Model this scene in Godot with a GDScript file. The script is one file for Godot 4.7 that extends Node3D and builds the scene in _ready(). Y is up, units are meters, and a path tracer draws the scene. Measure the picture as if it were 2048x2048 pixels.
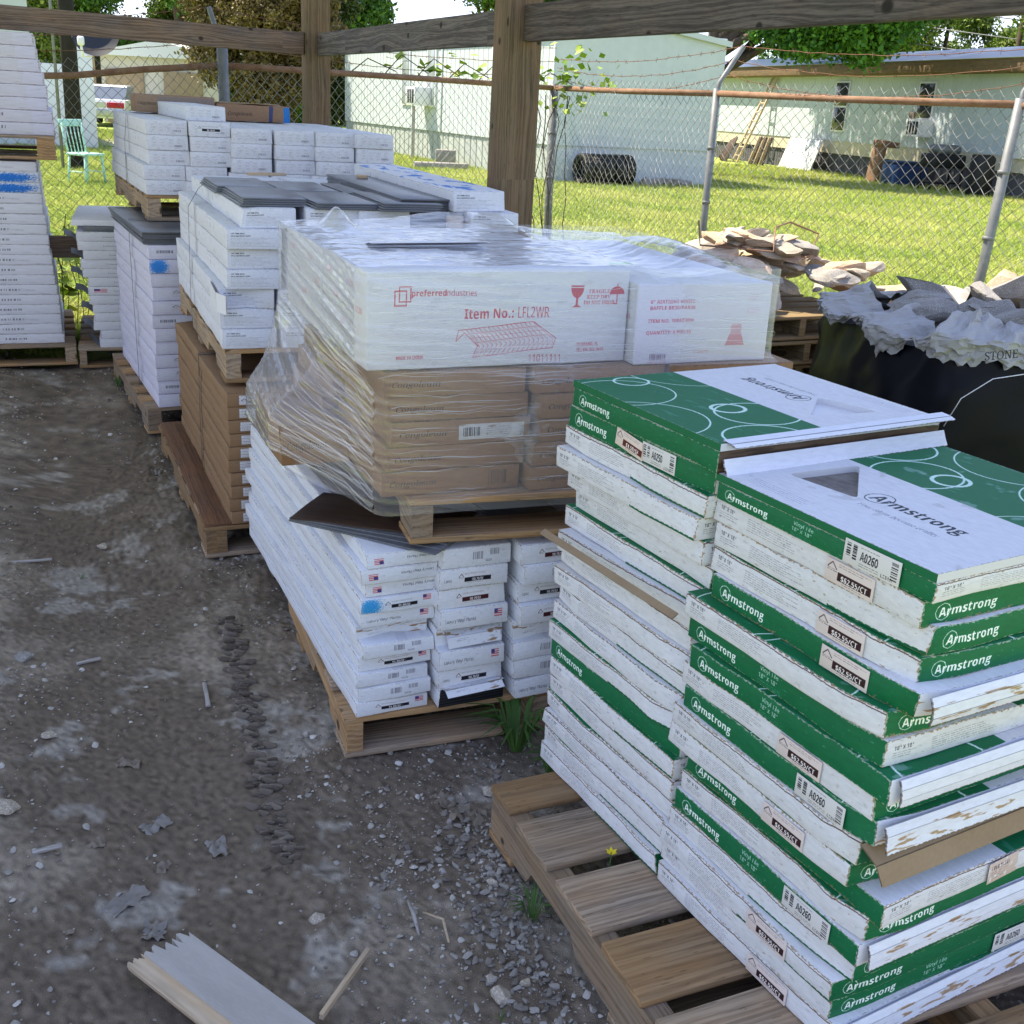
extends Node3D
# A shaded pole barn full of palletised flooring cartons; fence, lawn and mobile homes in the sun beyond.

const EYE := 1.52
var names := {}
var turn := Transform3D()      # measured bearing of the far things
var M := {}
var fonts := {}
var noi := FastNoiseLite.new()
var rng := RandomNumberGenerator.new()
var G := {}          # sheet rectangles (uv) of printed carton faces
const ORD := ["first", "second", "third", "fourth", "fifth", "sixth", "seventh", "eighth", "ninth", "tenth", "eleventh", "twelfth", "thirteenth", "fourteenth", "fifteenth", "sixteenth", "seventeenth", "eighteenth", "nineteenth", "twentieth", "twenty-first", "twenty-second"]
# barn frame: corner post, s runs along the right side towards the viewer, w along the back to the left
const BARN := Vector2(-1.32, -7.1)
const BS := Vector2(0.4226, 0.9063)
const BW := Vector2(-0.9063, 0.4226)

func _ready():
	# ---- camera
	var cam := Camera3D.new(); cam.name = "camera"; add_child(cam)
	var pi_ := deg_to_rad(20.27); var ro := deg_to_rad(3.2)
	var fw := Vector3(0, -sin(pi_), -cos(pi_)); var up0 := Vector3(0, cos(pi_), -sin(pi_))
	var rt := Vector3.RIGHT * cos(ro) + up0 * sin(ro); var up := up0 * cos(ro) - Vector3.RIGHT * sin(ro)
	cam.transform = Transform3D(Basis(rt, up, -fw), Vector3(0, EYE, 0))
	cam.fov = 49.74; cam.near = 0.05; cam.far = 600.0; cam.current = true
	# ---- sky, exposure
	var we := WorldEnvironment.new(); we.name = "environment"; add_child(we)
	var env := Environment.new(); we.environment = env
	var sky := Sky.new(); var sm := ProceduralSkyMaterial.new()
	sm.sky_top_color = Color(0.51, 0.58, 0.745); sm.sky_horizon_color = Color(0.835, 0.87, 0.915); sm.sky_curve = 0.16
	sm.ground_bottom_color = Color(0.30, 0.29, 0.25); sm.ground_horizon_color = Color(0.62, 0.66, 0.62); sm.ground_curve = 0.1
	sm.sky_energy_multiplier = 1.06; sm.sun_angle_max = 1.0
	sky.sky_material = sm; env.sky = sky; env.background_mode = Environment.BG_SKY
	env.tonemap_mode = Environment.TONE_MAPPER_LINEAR; env.tonemap_exposure = 2.45
	env.sdfgi_enabled = true; env.ssao_enabled = true; env.ssil_enabled = true
	# ---- sun: high, from behind the scene and from the left
	var sun := DirectionalLight3D.new(); sun.name = "sun"; add_child(sun)
	sun.basis = Basis.looking_at(Vector3(0.46, -0.84, 0.13).normalized(), Vector3.UP)
	sun.light_energy = 1.6; sun.light_color = Color(1.0, 0.95, 0.86); sun.light_angular_distance = 0.5; sun.shadow_enabled = true
	# ---- the place
	noi.seed = 7; noi.frequency = 1.0; noi.fractal_octaves = 3
	rng.seed = 11
	make_fonts(); make_materials(); make_prints()
	build_ground(); build_barn(); build_fences()
	build_stack_tiles(); build_stack_planks(); build_stack_wrapped()
	build_stack_white(); build_stack_brown(); build_stack_rear(); build_stack_left()
	turn.basis = Basis(Vector3.UP, deg_to_rad(0.6)); build_stone()
	turn.basis = Basis(Vector3.UP, deg_to_rad(1.05)); build_homes(); build_yard(); build_trees()
	turn = Transform3D(); build_vines(); build_litter()

# ------------------------------------------------------------------ helpers
func numbered(n: String) -> String:
	names[n] = names.get(n, 0) + 1
	return n if names[n] == 1 else "%s_%03d" % [n, names[n] - 1]

func meta(o, label, category, group = "", kind = ""):
	if label: o.set_meta("label", label)
	if category: o.set_meta("category", category)
	if group: o.set_meta("group", group)
	if kind: o.set_meta("kind", kind)
	return o

func thing(called, label, category, at := Vector3.ZERO, yaw := 0.0, group := ""):
	var o := Node3D.new(); o.name = numbered(called); add_child(o)
	o.transform = turn * Transform3D(Basis(Vector3.UP, yaw), at)
	return meta(o, label, category, group)

func part(called, mesh, m, parent, xf := Transform3D()):
	var o := MeshInstance3D.new(); o.name = called; o.mesh = mesh
	if m: o.material_override = m
	parent.add_child(o, true); o.transform = xf
	return o

func single(called, mesh, m, xf, label, category, group := ""):
	var o := MeshInstance3D.new(); o.name = numbered(called); o.mesh = mesh
	if m: o.material_override = m
	add_child(o); o.transform = turn * xf
	return meta(o, label, category, group)

func struct(called, mesh, m, xf := Transform3D()):
	var o := MeshInstance3D.new(); o.name = numbered(called); o.mesh = mesh
	if m: o.material_override = m
	add_child(o); o.transform = turn * xf; o.set_meta("kind", "structure")
	return o

func xf(at: Vector3, yaw := 0.0, pitch := 0.0, roll := 0.0) -> Transform3D:
	return Transform3D(Basis.from_euler(Vector3(pitch, yaw, roll)), at)

func along(a: Vector3, b: Vector3) -> Transform3D:      # local x runs from a to b, origin half way
	var x := (b - a).normalized(); var u := Vector3.UP if absf(x.y) < 0.95 else Vector3.BACK
	var zz := x.cross(u).normalized(); var y := zz.cross(x)
	return Transform3D(Basis(x, y, zz), (a + b) * 0.5)

func barn(s: float, w: float, y := 0.0) -> Vector3:
	var p := BARN + BS * s + BW * w
	return Vector3(p.x, y, p.y)

func begin() -> SurfaceTool:
	var st := SurfaceTool.new(); st.begin(Mesh.PRIMITIVE_TRIANGLES); return st

func done(st: SurfaceTool, normals := true) -> ArrayMesh:
	if normals: st.generate_normals()
	st.index()
	return st.commit()

func quad(st, a, b, c, d, uv := Rect2(0, 0, 1, 1)):      # clockwise seen from the front
	for q in [[a, 0, 0], [b, 1, 0], [c, 1, 1], [a, 0, 0], [c, 1, 1], [d, 0, 1]]:
		st.set_uv(uv.position + Vector2(uv.size.x * q[1], uv.size.y * q[2])); st.add_vertex(q[0])

func grid_lines(h: float, c: float, n: int) -> PackedFloat32Array:
	var r := PackedFloat32Array([-h])
	for i in n + 1: r.append(lerpf(-h + c, h - c, float(i) / n))
	r.append(h); return r

# a box with rounded, slightly uneven edges, origin at the middle of its base; rects: uv of front, left, right, back, top, bottom
func rbox_into(st: SurfaceTool, s: Vector3, c: float, n: Vector3i, amp := 0.0, sd := 0, rects := [], at := Transform3D(), top_turn := 0, dents := []):
	var h := s * 0.5
	var ax := [grid_lines(h.x, c, n.x), grid_lines(h.y, c, n.y), grid_lines(h.z, c, n.z)]
	var faces := [[2, 1, 0, 1, 1, -1], [0, -1, 2, 1, 1, -1], [0, 1, 2, -1, 1, -1], [2, -1, 0, -1, 1, -1], [1, 1, 0, 1, 2, 1], [1, -1, 0, 1, 2, -1]]
	var so := Vector3(sd * 3.17, sd * 1.31, sd * 0.77)
	var ih := Vector3(h.x - c, h.y - c, h.z - c)
	for f in 6:
		var fa = faces[f]; var na: int = fa[0]; var ua: int = fa[2]; var va: int = fa[4]
		var lu: PackedFloat32Array = ax[ua]; var lv: PackedFloat32Array = ax[va]
		var r: Rect2 = rects[f] if rects.size() > f and rects[f] != null else Rect2(0, 0, 1, 1)
		var pts := PackedVector3Array(); var uvs := PackedVector2Array()
		for j in lv.size():
			for i in lu.size():
				var p := Vector3.ZERO
				p[na] = h[na] * fa[1]; p[ua] = lu[i] * fa[3]; p[va] = lv[j] * fa[5]
				var fu: float = (lu[i] + h[ua]) / (2.0 * h[ua]); var fv: float = (lv[j] + h[va]) / (2.0 * h[va])
				if f == 4 and top_turn:
					for k in top_turn:
						var t := fu; fu = fv; fv = 1.0 - t
				var q := p.clamp(-ih, ih); p = q + (p - q).normalized() * c
				if amp > 0.0:
					var e := p * 7.0 + so
					p += Vector3(noi.get_noise_3d(e.x, e.y, e.z), 0.35 * noi.get_noise_3d(e.y + 9.0, e.z, e.x), noi.get_noise_3d(e.z, e.x + 5.0, e.y)) * amp
				for d in dents:                        # [point, radius, push]
					var w := 1.0 - clampf(p.distance_to(d[0]) / d[1], 0.0, 1.0)
					if w > 0.0:
						var e2 := p * 60.0 + so
						p += d[2] * (w * w * (3.0 - 2.0 * w)) * (0.8 + 0.5 * noi.get_noise_3d(e2.x, e2.y, e2.z))
				pts.append(at * (p + Vector3(0, h.y, 0)))
				uvs.append(r.position + Vector2(r.size.x * fu, r.size.y * fv))
		var w2 := lu.size()
		for j in lv.size() - 1:
			for i in w2 - 1:
				var a := j * w2 + i
				for k in [a, a + 1, a + w2 + 1, a, a + w2 + 1, a + w2]:
					st.set_uv(uvs[k]); st.add_vertex(pts[k])

func rbox(s: Vector3, c: float, n := Vector3i(1, 1, 1), amp := 0.0, sd := 0, rects := [], top_turn := 0, dents := []) -> ArrayMesh:
	var st := begin(); rbox_into(st, s, c, n, amp, sd, rects, Transform3D(), top_turn, dents); return done(st)

# tube along a list of points; radius may be a list
func tube_into(st: SurfaceTool, pts, rad, sides := 6, caps := true):
	var n: int = pts.size(); var ringp := []
	var ref := Vector3.UP
	for i in n:
		var d: Vector3 = (pts[min(i + 1, n - 1)] - pts[max(i - 1, 0)]).normalized()
		if absf(d.dot(ref)) > 0.96: ref = Vector3.RIGHT if absf(d.x) < 0.7 else Vector3.BACK
		var a := d.cross(ref).normalized(); var b := a.cross(d).normalized(); ref = b
		var r: float = rad[i] if rad is Array or rad is PackedFloat32Array else rad
		var ring := []
		for k in sides + 1:
			var t := TAU * k / sides
			ring.append(pts[i] + (a * cos(t) + b * sin(t)) * r)
		ringp.append(ring)
	var len := 0.0
	for i in n - 1:
		var l2: float = len + pts[i].distance_to(pts[i + 1])
		for k in sides:
			var q := [ringp[i][k], ringp[i + 1][k], ringp[i + 1][k + 1], ringp[i][k + 1]]
			var uv := [Vector2(len, float(k) / sides), Vector2(l2, float(k) / sides), Vector2(l2, (k + 1.0) / sides), Vector2(len, (k + 1.0) / sides)]
			for m in [0, 1, 2, 0, 2, 3]:
				st.set_uv(uv[m]); st.add_vertex(q[m])
		len = l2
	if caps:
		for e in [0, n - 1]:
			for k in sides:
				var tri := [pts[e], ringp[e][k], ringp[e][k + 1]]
				if e == n - 1: tri = [pts[e], ringp[e][k + 1], ringp[e][k]]
				for v in tri: st.set_uv(Vector2(0, 0)); st.add_vertex(v)

func tube(pts, rad, sides := 6) -> ArrayMesh:
	var st := begin(); tube_into(st, pts, rad, sides); return done(st)

# polygon in x,y pushed along z (centred)
func prism_into(st: SurfaceTool, poly: PackedVector2Array, depth: float, at := Transform3D()):
	var area := 0.0
	for i in poly.size(): area += poly[i].cross(poly[(i + 1) % poly.size()])
	if area < 0.0: poly.reverse()
	var idx := Geometry2D.triangulate_polygon(poly); var z := depth * 0.5
	for t in range(0, idx.size(), 3):
		var a := poly[idx[t]]; var b := poly[idx[t + 1]]; var c := poly[idx[t + 2]]
		if (b - a).cross(c - a) > 0.0: var s := b; b = c; c = s
		for v in [a, b, c]: st.set_uv(v); st.add_vertex(at * Vector3(v.x, v.y, z))
		for v in [a, c, b]: st.set_uv(v); st.add_vertex(at * Vector3(v.x, v.y, -z))
	for i in poly.size():
		var a := poly[i]; var b := poly[(i + 1) % poly.size()]
		var q := [Vector3(a.x, a.y, -z), Vector3(a.x, a.y, z), Vector3(b.x, b.y, z), Vector3(b.x, b.y, -z)]
		for k in [0, 1, 2, 0, 2, 3]: st.set_uv(Vector2(q[k].x, q[k].z)); st.add_vertex(at * q[k])

func prism(poly: PackedVector2Array, depth: float) -> ArrayMesh:
	var st := begin(); st.set_smooth_group(-1); prism_into(st, poly, depth); return done(st)

func rnd(a: float, b: float) -> float: return rng.randf_range(a, b)

func lin(r, g, b) -> Color: return Color(r, g, b).linear_to_srgb()
# ------------------------------------------------------------------ materials
func mat(c: Color, rough := 0.8, metal := 0.0) -> StandardMaterial3D:
	var m := StandardMaterial3D.new(); m.albedo_color = c; m.roughness = rough; m.metallic = metal; m.metallic_specular = 0.4
	return m

func tex_mat(im: Image, rough := 0.8) -> StandardMaterial3D:
	var m := mat(Color.WHITE, rough); m.albedo_texture = ImageTexture.create_from_image(im); return m

func tri_mat(im: Image, scale: Vector3, rough := 0.8, tint := Color.WHITE, off := Vector3.ZERO, bump := 0.0) -> StandardMaterial3D:
	var m := mat(tint, rough); var t := tex_for(im)
	m.albedo_texture = t; m.uv1_triplanar = true; m.uv1_scale = scale; m.uv1_offset = off; m.uv1_triplanar_sharpness = 6.0
	if bump != 0.0:
		m.heightmap_enabled = true; m.heightmap_texture = t; m.heightmap_scale = bump
	return m

var tex_cache := {}
func tex_for(im: Image) -> ImageTexture:
	if not tex_cache.has(im): tex_cache[im] = ImageTexture.create_from_image(im)
	return tex_cache[im]

# planks: grain along u (2 m wide, 0.5 m high); knots bend the grain
func wood_img(w: int, h: int, sd: int, light: Color, dark: Color, grey: Color, greyness: float, knots: int, contrast := 1.0) -> Image:
	var im := Image.create(w, h, false, Image.FORMAT_RGBA8)
	var n := FastNoiseLite.new(); n.seed = sd; n.frequency = 1.0; n.fractal_octaves = 3
	var r := RandomNumberGenerator.new(); r.seed = sd
	var ks := []
	for i in knots: ks.append([r.randf() * 2.0, r.randf() * 0.5, r.randf_range(0.012, 0.028)])
	for y in h:
		for x in w:
			var u := 2.0 * x / w; var v := 0.5 * y / h
			var edge := minf(minf(u, 2.0 - u) / 0.08, 1.0)
			var bend := 0.0; var kn := 0.0
			for k in ks:
				var du: float = (u - k[0]) * 0.35; var dv: float = v - k[1]
				var d := sqrt(du * du + dv * dv); var kr: float = k[2]
				bend += signf(dv) * kr * 1.1 * exp(-d * d / (kr * kr * 6.0))
				var d2 := sqrt((u - k[0]) * (u - k[0]) * 0.6 + dv * dv)
				kn = maxf(kn, 1.0 - smoothstep(kr * 0.35, kr * 0.75, d2))
			var vv := v - bend + 0.018 * n.get_noise_2d(u * 1.3, v * 5.0)
			var ring := clampf(0.5 + 1.1 * n.get_noise_2d(u * 0.35 + 11.0, vv * 95.0), 0.0, 1.0)
			ring = ring * ring * (3.0 - 2.0 * ring)
			var fib := n.get_noise_2d(u * 9.0, v * 420.0)
			var blo := n.get_noise_2d(u * 2.2 + 40.0, v * 9.0)
			var t := clampf(0.10 + (0.55 * ring + 0.30 * fib + 0.35 * blo) * contrast, 0.0, 1.0)
			var c := light.lerp(dark, t)
			c = c.lerp(grey.lerp(grey * 0.55, clampf(ring * 0.7 + fib * 0.5, 0, 1)), clampf(greyness + 0.55 * n.get_noise_2d(u * 3.0 + 7.0, v * 7.0 + 3.0), 0.0, 1.0))
			c = c.lerp(dark * 0.45, kn * 0.85)
			if fib > 0.55 and contrast > 0.5: c = c * 0.8
			c.a = 1.0
			im.set_pixel(x, y, c)
	return im

func mottle_img(w: int, sd: int, a: Color, b: Color, freq: float, fine: float, spots := 0.0) -> Image:
	var n := FastNoiseLite.new(); n.seed = sd; n.frequency = freq * 2.0 / w; n.fractal_octaves = 4
	var n2 := FastNoiseLite.new(); n2.seed = sd + 1; n2.frequency = fine * 0.32; n2.fractal_octaves = 2
	var p := n.get_seamless_image(w, w).get_data(); var q := n2.get_seamless_image(w, w).get_data(); var out := PackedByteArray(); out.resize(w * w * 3)
	for i in w * w:
		var f := q[i] / 255.0; var k := clampf(0.62 * p[i] / 255.0 + 0.38 * f, 0.0, 1.0); var g := 1.0
		if spots > 0.0 and f > 1.0 - spots: g = 1.25
		out[i * 3] = int(255.0 * clampf(lerpf(a.r, b.r, k) * g, 0, 1)); out[i * 3 + 1] = int(255.0 * clampf(lerpf(a.g, b.g, k) * g, 0, 1)); out[i * 3 + 2] = int(255.0 * clampf(lerpf(a.b, b.b, k) * g, 0, 1))
	return Image.create_from_data(w, w, false, Image.FORMAT_RGB8, out)

func make_materials():
	var pallet_a := wood_img(512, 256, 3, lin(0.42, 0.26, 0.125), lin(0.23, 0.125, 0.055), lin(0.29, 0.23, 0.175), 0.10, 3)
	var pallet_b := wood_img(512, 256, 9, lin(0.38, 0.265, 0.165), lin(0.22, 0.14, 0.082), lin(0.31, 0.26, 0.21), 0.35, 4)
	var beam_a := wood_img(1024, 256, 21, lin(0.27, 0.18, 0.115), lin(0.11, 0.07, 0.05), lin(0.20, 0.165, 0.145), 0.34, 9, 1.3)
	var beam_b := wood_img(1024, 256, 33, lin(0.20, 0.16, 0.135), lin(0.06, 0.047, 0.042), lin(0.16, 0.145, 0.135), 0.5, 12, 1.6)
	var post_i := wood_img(1024, 256, 47, lin(0.22, 0.145, 0.082), lin(0.115, 0.07, 0.038), lin(0.15, 0.125, 0.075), 0.22, 6, 1.1)
	var sc := Vector3(0.5, 2.0, 2.0)
	M.pallet = []
	for i in 6:
		var t := 0.86 + 0.05 * i
		M.pallet.append(tri_mat(pallet_a if i % 2 == 0 else pallet_b, sc, 0.85, Color(t, t, t), Vector3(0.31 * i, 0.37 * i, 0.61 * i), 0.05))
	M.pallet_grey = tri_mat(pallet_b, sc, 0.9, Color(0.86, 0.86, 0.76), Vector3(0.2, 0.5, 0.1), 0.12)
	M.beam_a = tri_mat(beam_a, sc, 0.85, Color.WHITE, Vector3(0.1, 0.2, 0.3), 0.15)
	M.beam_b = tri_mat(beam_b, sc, 0.85, Color.WHITE, Vector3(0.4, 0.05, 0.15), 0.2)
	M.beam_c = tri_mat(beam_b, sc, 0.85, Color(0.9, 0.88, 0.86), Vector3(0.77, 0.3, 0.22), 0.2)
	M.post = tri_mat(post_i, sc, 0.85, Color.WHITE, Vector3(0.3, 0.1, 0.2), 0.12)
	M.fresh_wood = tri_mat(wood_img(512, 128, 61, lin(0.58, 0.45, 0.30), lin(0.42, 0.29, 0.17), lin(0.42, 0.38, 0.34), 0.15, 1, 0.7), sc, 0.8)
	M.white_wood = tri_mat(wood_img(512, 128, 65, lin(0.44, 0.40, 0.37), lin(0.36, 0.32, 0.29), lin(0.42, 0.39, 0.37), 0.4, 1, 0.35), sc, 0.85)
	M.dark_tile = tri_mat(mottle_img(256, 5, lin(0.085, 0.09, 0.10), lin(0.17, 0.175, 0.19), 1.4, 0.35), Vector3(2, 2, 2), 0.32)
	M.dark_edge = mat(lin(0.018, 0.018, 0.02), 0.6)
	M.brown_plank = tri_mat(wood_img(512, 128, 71, lin(0.075, 0.042, 0.028), lin(0.03, 0.017, 0.012), lin(0.04, 0.028, 0.024), 0.2, 2, 1.0), Vector3(0.7, 3, 3), 0.45)
	M.grey_plank = tri_mat(wood_img(512, 128, 77, lin(0.27, 0.26, 0.27), lin(0.17, 0.16, 0.17), lin(0.23, 0.23, 0.24), 0.4, 1, 0.8), Vector3(0.7, 3, 3), 0.5)
	M.kraft = tri_mat(mottle_img(256, 12, lin(0.25, 0.175, 0.105), lin(0.34, 0.25, 0.16), 1.2, 0.5), Vector3(2.2, 2.2, 2.2), 0.9)
	M.strap = mat(lin(0.02, 0.02, 0.024), 0.45)
	M.sheet_white = mat(lin(0.72, 0.71, 0.74), 0.6)
	M.galv = tri_mat(mottle_img(256, 15, lin(0.13, 0.14, 0.145), lin(0.26, 0.265, 0.27), 1.6, 0.6), Vector3(3, 3, 3), 0.55)
	M.galv.metallic = 0.35
	M.wire = mat(lin(0.25, 0.255, 0.25), 0.55, 0.4)
	M.rust = tri_mat(mottle_img(256, 18, lin(0.15, 0.070, 0.038), lin(0.33, 0.225, 0.15), 3.0, 0.6), Vector3(2.5, 2.5, 2.5), 0.85)
	M.rust_wire = mat(lin(0.17, 0.085, 0.05), 0.8)
	M.film = mat(Color(1, 1, 1, 0.08), 0.17); M.film.transparency = BaseMaterial3D.TRANSPARENCY_ALPHA; M.film.metallic_specular = 0.55
	M.film.cull_mode = BaseMaterial3D.CULL_DISABLED
	M.film_fold = mat(Color(0.93, 0.95, 1.0, 0.26), 0.2); M.film_fold.transparency = BaseMaterial3D.TRANSPARENCY_ALPHA; M.film_fold.metallic_specular = 0.7
	M.film_fold.cull_mode = BaseMaterial3D.CULL_DISABLED
	M.black_film = mat(lin(0.006, 0.0065, 0.010), 0.3); M.black_film.metallic_specular = 0.22
	M.bark = tri_mat(mottle_img(256, 25, lin(0.045, 0.033, 0.024), lin(0.13, 0.10, 0.075), 2.4, 0.7), Vector3(1.6, 0.6, 1.6), 0.95)
	M.stone = tri_mat(mottle_img(256, 28, lin(0.28, 0.24, 0.19), lin(0.48, 0.42, 0.34), 1.8, 0.7, 0.3), Vector3(2.6, 2.6, 2.6), 0.92, Color.WHITE, Vector3.ZERO, 0.35)
	M.stone_grey = tri_mat(mottle_img(256, 29, lin(0.16, 0.15, 0.14), lin(0.33, 0.31, 0.28), 1.8, 0.7, 0.3), Vector3(2.6, 2.6, 2.6), 0.92, Color.WHITE, Vector3.ZERO, 0.35)
	M.stone_red = tri_mat(mottle_img(256, 30, lin(0.34, 0.22, 0.14), lin(0.50, 0.37, 0.27), 1.8, 0.7, 0.3), Vector3(2.6, 2.6, 2.6), 0.92, Color.WHITE, Vector3.ZERO, 0.35)
	M.white_paint = mat(lin(0.70, 0.71, 0.72), 0.6)
	M.window_tile = tri_mat(mottle_img(256, 52, lin(0.10, 0.085, 0.075), lin(0.30, 0.27, 0.245), 2.6, 0.12), Vector3(5, 5, 5), 0.6)
	M.black_bark = tri_mat(mottle_img(256, 26, lin(0.012, 0.011, 0.010), lin(0.035, 0.030, 0.026), 2.4, 0.7), Vector3(1.6, 0.6, 1.6), 0.9)
	M.leaf = mat(Color.WHITE, 0.6); M.leaf.vertex_color_use_as_albedo = true; M.leaf.backlight_enabled = true; M.leaf.backlight = Color(0.30, 0.42, 0.08); M.leaf.cull_mode = BaseMaterial3D.CULL_DISABLED
	M.weed = mat(lin(0.06, 0.13, 0.025), 0.7); M.weed.backlight_enabled = true; M.weed.backlight = Color(0.2, 0.3, 0.06); M.weed.cull_mode = BaseMaterial3D.CULL_DISABLED
	M.roof_tin = mat(lin(0.55, 0.55, 0.54), 0.5)
	M.edge_wood = tri_mat(pallet_b, sc, 0.9, Color(0.80, 0.68, 0.62), Vector3(0.7, 0.1, 0.4))
	M.flap = mat(Color.WHITE, 0.32)
	M.pale_board = tri_mat(mottle_img(256, 91, lin(0.37, 0.335, 0.30), lin(0.48, 0.45, 0.41), 2.0, 0.7), Vector3(0.7, 4.0, 4.0), 0.85)
	M.black = mat(lin(0.015, 0.015, 0.016), 0.6)

func make_fonts():
	for k in [["sans", "Droid Sans", 400], ["bold", "Droid Sans", 700], ["serif", "Droid Serif", 400], ["serifb", "Droid Serif", 700], ["mono", "Droid Sans Mono", 400]]:
		var f := SystemFont.new(); f.font_names = PackedStringArray([k[1]]); f.font_weight = k[2]; fonts[k[0]] = f

# ------------------------------------------------------------------ printing
var text_cache := {}
func tri_fill(im: Image, a: Vector2, b: Vector2, c: Vector2, col: Color):
	var y0 := int(floor(minf(a.y, minf(b.y, c.y)))); var y1 := int(ceil(maxf(a.y, maxf(b.y, c.y))))
	for y in range(maxi(y0, 0), mini(y1, im.get_height())):
		var yc := y + 0.5; var lo := 1e9; var hi := -1e9
		for e in [[a, b], [b, c], [c, a]]:
			var p: Vector2 = e[0]; var q: Vector2 = e[1]
			if (p.y <= yc and q.y > yc) or (q.y <= yc and p.y > yc):
				var x := p.x + (q.x - p.x) * (yc - p.y) / (q.y - p.y)
				lo = minf(lo, x); hi = maxf(hi, x)
		if hi > lo:
			var xa := int(round(lo)); var xb := int(round(hi))
			if xb > xa: im.fill_rect(Rect2i(xa, y, xb - xa, 1), col)

# text as an anti-aliased picture; px is the height of a capital letter
func text_img(s: String, font: String, px: float, col: Color, slant := 0.0, squeeze := 1.0) -> Image:
	var key := "%s|%s|%s|%s|%s|%s" % [s, font, px, col, slant, squeeze]
	if text_cache.has(key): return text_cache[key]
	var tm := TextMesh.new(); tm.text = s; tm.font = fonts[font]; tm.font_size = 64; tm.pixel_size = 1.0; tm.depth = 0.0; tm.curve_step = 4.0
	var a := tm.get_mesh_arrays(); var vs: PackedVector3Array = a[Mesh.ARRAY_VERTEX]; var ix: PackedInt32Array = a[Mesh.ARRAY_INDEX]
	var lo := Vector2(1e9, 1e9); var hi := -lo; var k := 3.0 * px / 46.0; var ps := PackedVector2Array()
	for v in vs:
		var p := Vector2((v.x + slant * v.y) * k * squeeze, -v.y * k); ps.append(p); lo = lo.min(p); hi = hi.max(p)
	lo -= Vector2(3, 3); hi += Vector2(3, 3)
	var w := maxi(3, int(ceil((hi.x - lo.x) / 3.0)) * 3); var h := maxi(3, int(ceil((hi.y - lo.y) / 3.0)) * 3)
	var im := Image.create(w, h, false, Image.FORMAT_RGBA8); im.fill(Color(col.r, col.g, col.b, 0.0))
	for t in range(0, ix.size(), 3): tri_fill(im, ps[ix[t]] - lo, ps[ix[t + 1]] - lo, ps[ix[t + 2]] - lo, col)
	im.resize(w / 3, h / 3, Image.INTERPOLATE_BILINEAR if false else Image.INTERPOLATE_TRILINEAR)
	text_cache[key] = im
	return im

func ring_img(d: int, th: float, col: Color, sy := 1.0) -> Image:
	var k := 3; var w := d * k; var h := int(d * sy) * k
	var im := Image.create(w, h, false, Image.FORMAT_RGBA8); im.fill(Color(col.r, col.g, col.b, 0.0))
	var c := Vector2(w, h) * 0.5
	for i in 48:
		var t0 := TAU * i / 48; var t1 := TAU * (i + 1) / 48
		var o0 := c + Vector2(cos(t0), sin(t0)) * (c - Vector2(1, 1)); var o1 := c + Vector2(cos(t1), sin(t1)) * (c - Vector2(1, 1))
		var i0 := c + Vector2(cos(t0), sin(t0)) * (c - Vector2.ONE * (1 + th * k)); var i1 := c + Vector2(cos(t1), sin(t1)) * (c - Vector2.ONE * (1 + th * k))
		tri_fill(im, o0, o1, i1, col); tri_fill(im, o0, i1, i0, col)
	im.resize(w / k, h / k, Image.INTERPOLATE_TRILINEAR)
	return im

func put(im: Image, src: Image, x: int, y: int):
	im.blend_rect(src, Rect2i(0, 0, src.get_width(), src.get_height()), Vector2i(x, y))

func logo_img(px: float, col: Color) -> Image:          # a ringed capital and the rest of the word
	var t := text_img("Armstrong", "bold", px, col)
	var d := int(px * 1.9)
	var im := Image.create(t.get_width() + int(px * 0.6), maxi(d + 2, t.get_height() + int(px * 0.4)), false, Image.FORMAT_RGBA8); im.fill(Color(col.r, col.g, col.b, 0))
	put(im, ring_img(d, maxf(1.0, px * 0.07), col), 0, 0)
	put(im, t, int(px * 0.45), int(px * 0.42))
	return im

func micro(im: Image, x: int, y: int, w: int, rows: int, step: int, col: Color, r: RandomNumberGenerator):   # print too small to read
	for k in rows:
		var xx := x; var stop := x + int(w * r.randf_range(0.7, 1.0))
		while xx < stop:
			var l := r.randi_range(3, 11)
			var s := Image.create(l, 1, false, Image.FORMAT_RGBA8); s.fill(Color(col.r, col.g, col.b, col.a * r.randf_range(0.5, 1.0)))
			put(im, s, xx, y + k * step); xx += l + 2

func bars(im: Image, x: int, y: int, w: int, h: int, r: RandomNumberGenerator, upright := true, col := Color(0.08, 0.08, 0.1)):
	var t := 0
	while t < (w if upright else h):
		var l := r.randi_range(1, 3)
		im.fill_rect(Rect2i(x + t, y, mini(l, w - t), h) if upright else Rect2i(x, y + t, w, mini(l, h - t)), col)
		t += l + r.randi_range(1, 3)

# matter that has come off or stuck on, with an outline of its own
func patch(im: Image, sd: int, col: Color, thresh: float, fx: float, fy: float, alpha := 1.0, y0 := 0.0, y1 := 1.0):
	var n := FastNoiseLite.new(); n.seed = sd; n.frequency = 1.0; n.fractal_octaves = 4
	var w := im.get_width(); var h := im.get_height()
	for y in range(int(y0 * h), int(y1 * h)):
		for x in w:
			var v := n.get_noise_2d(x * fx, y * fy)
			if v > thresh:
				var a := alpha * clampf((v - thresh) * 9.0, 0.0, 1.0)
				im.set_pixel(x, y, im.get_pixel(x, y).lerp(col, a))

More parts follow.
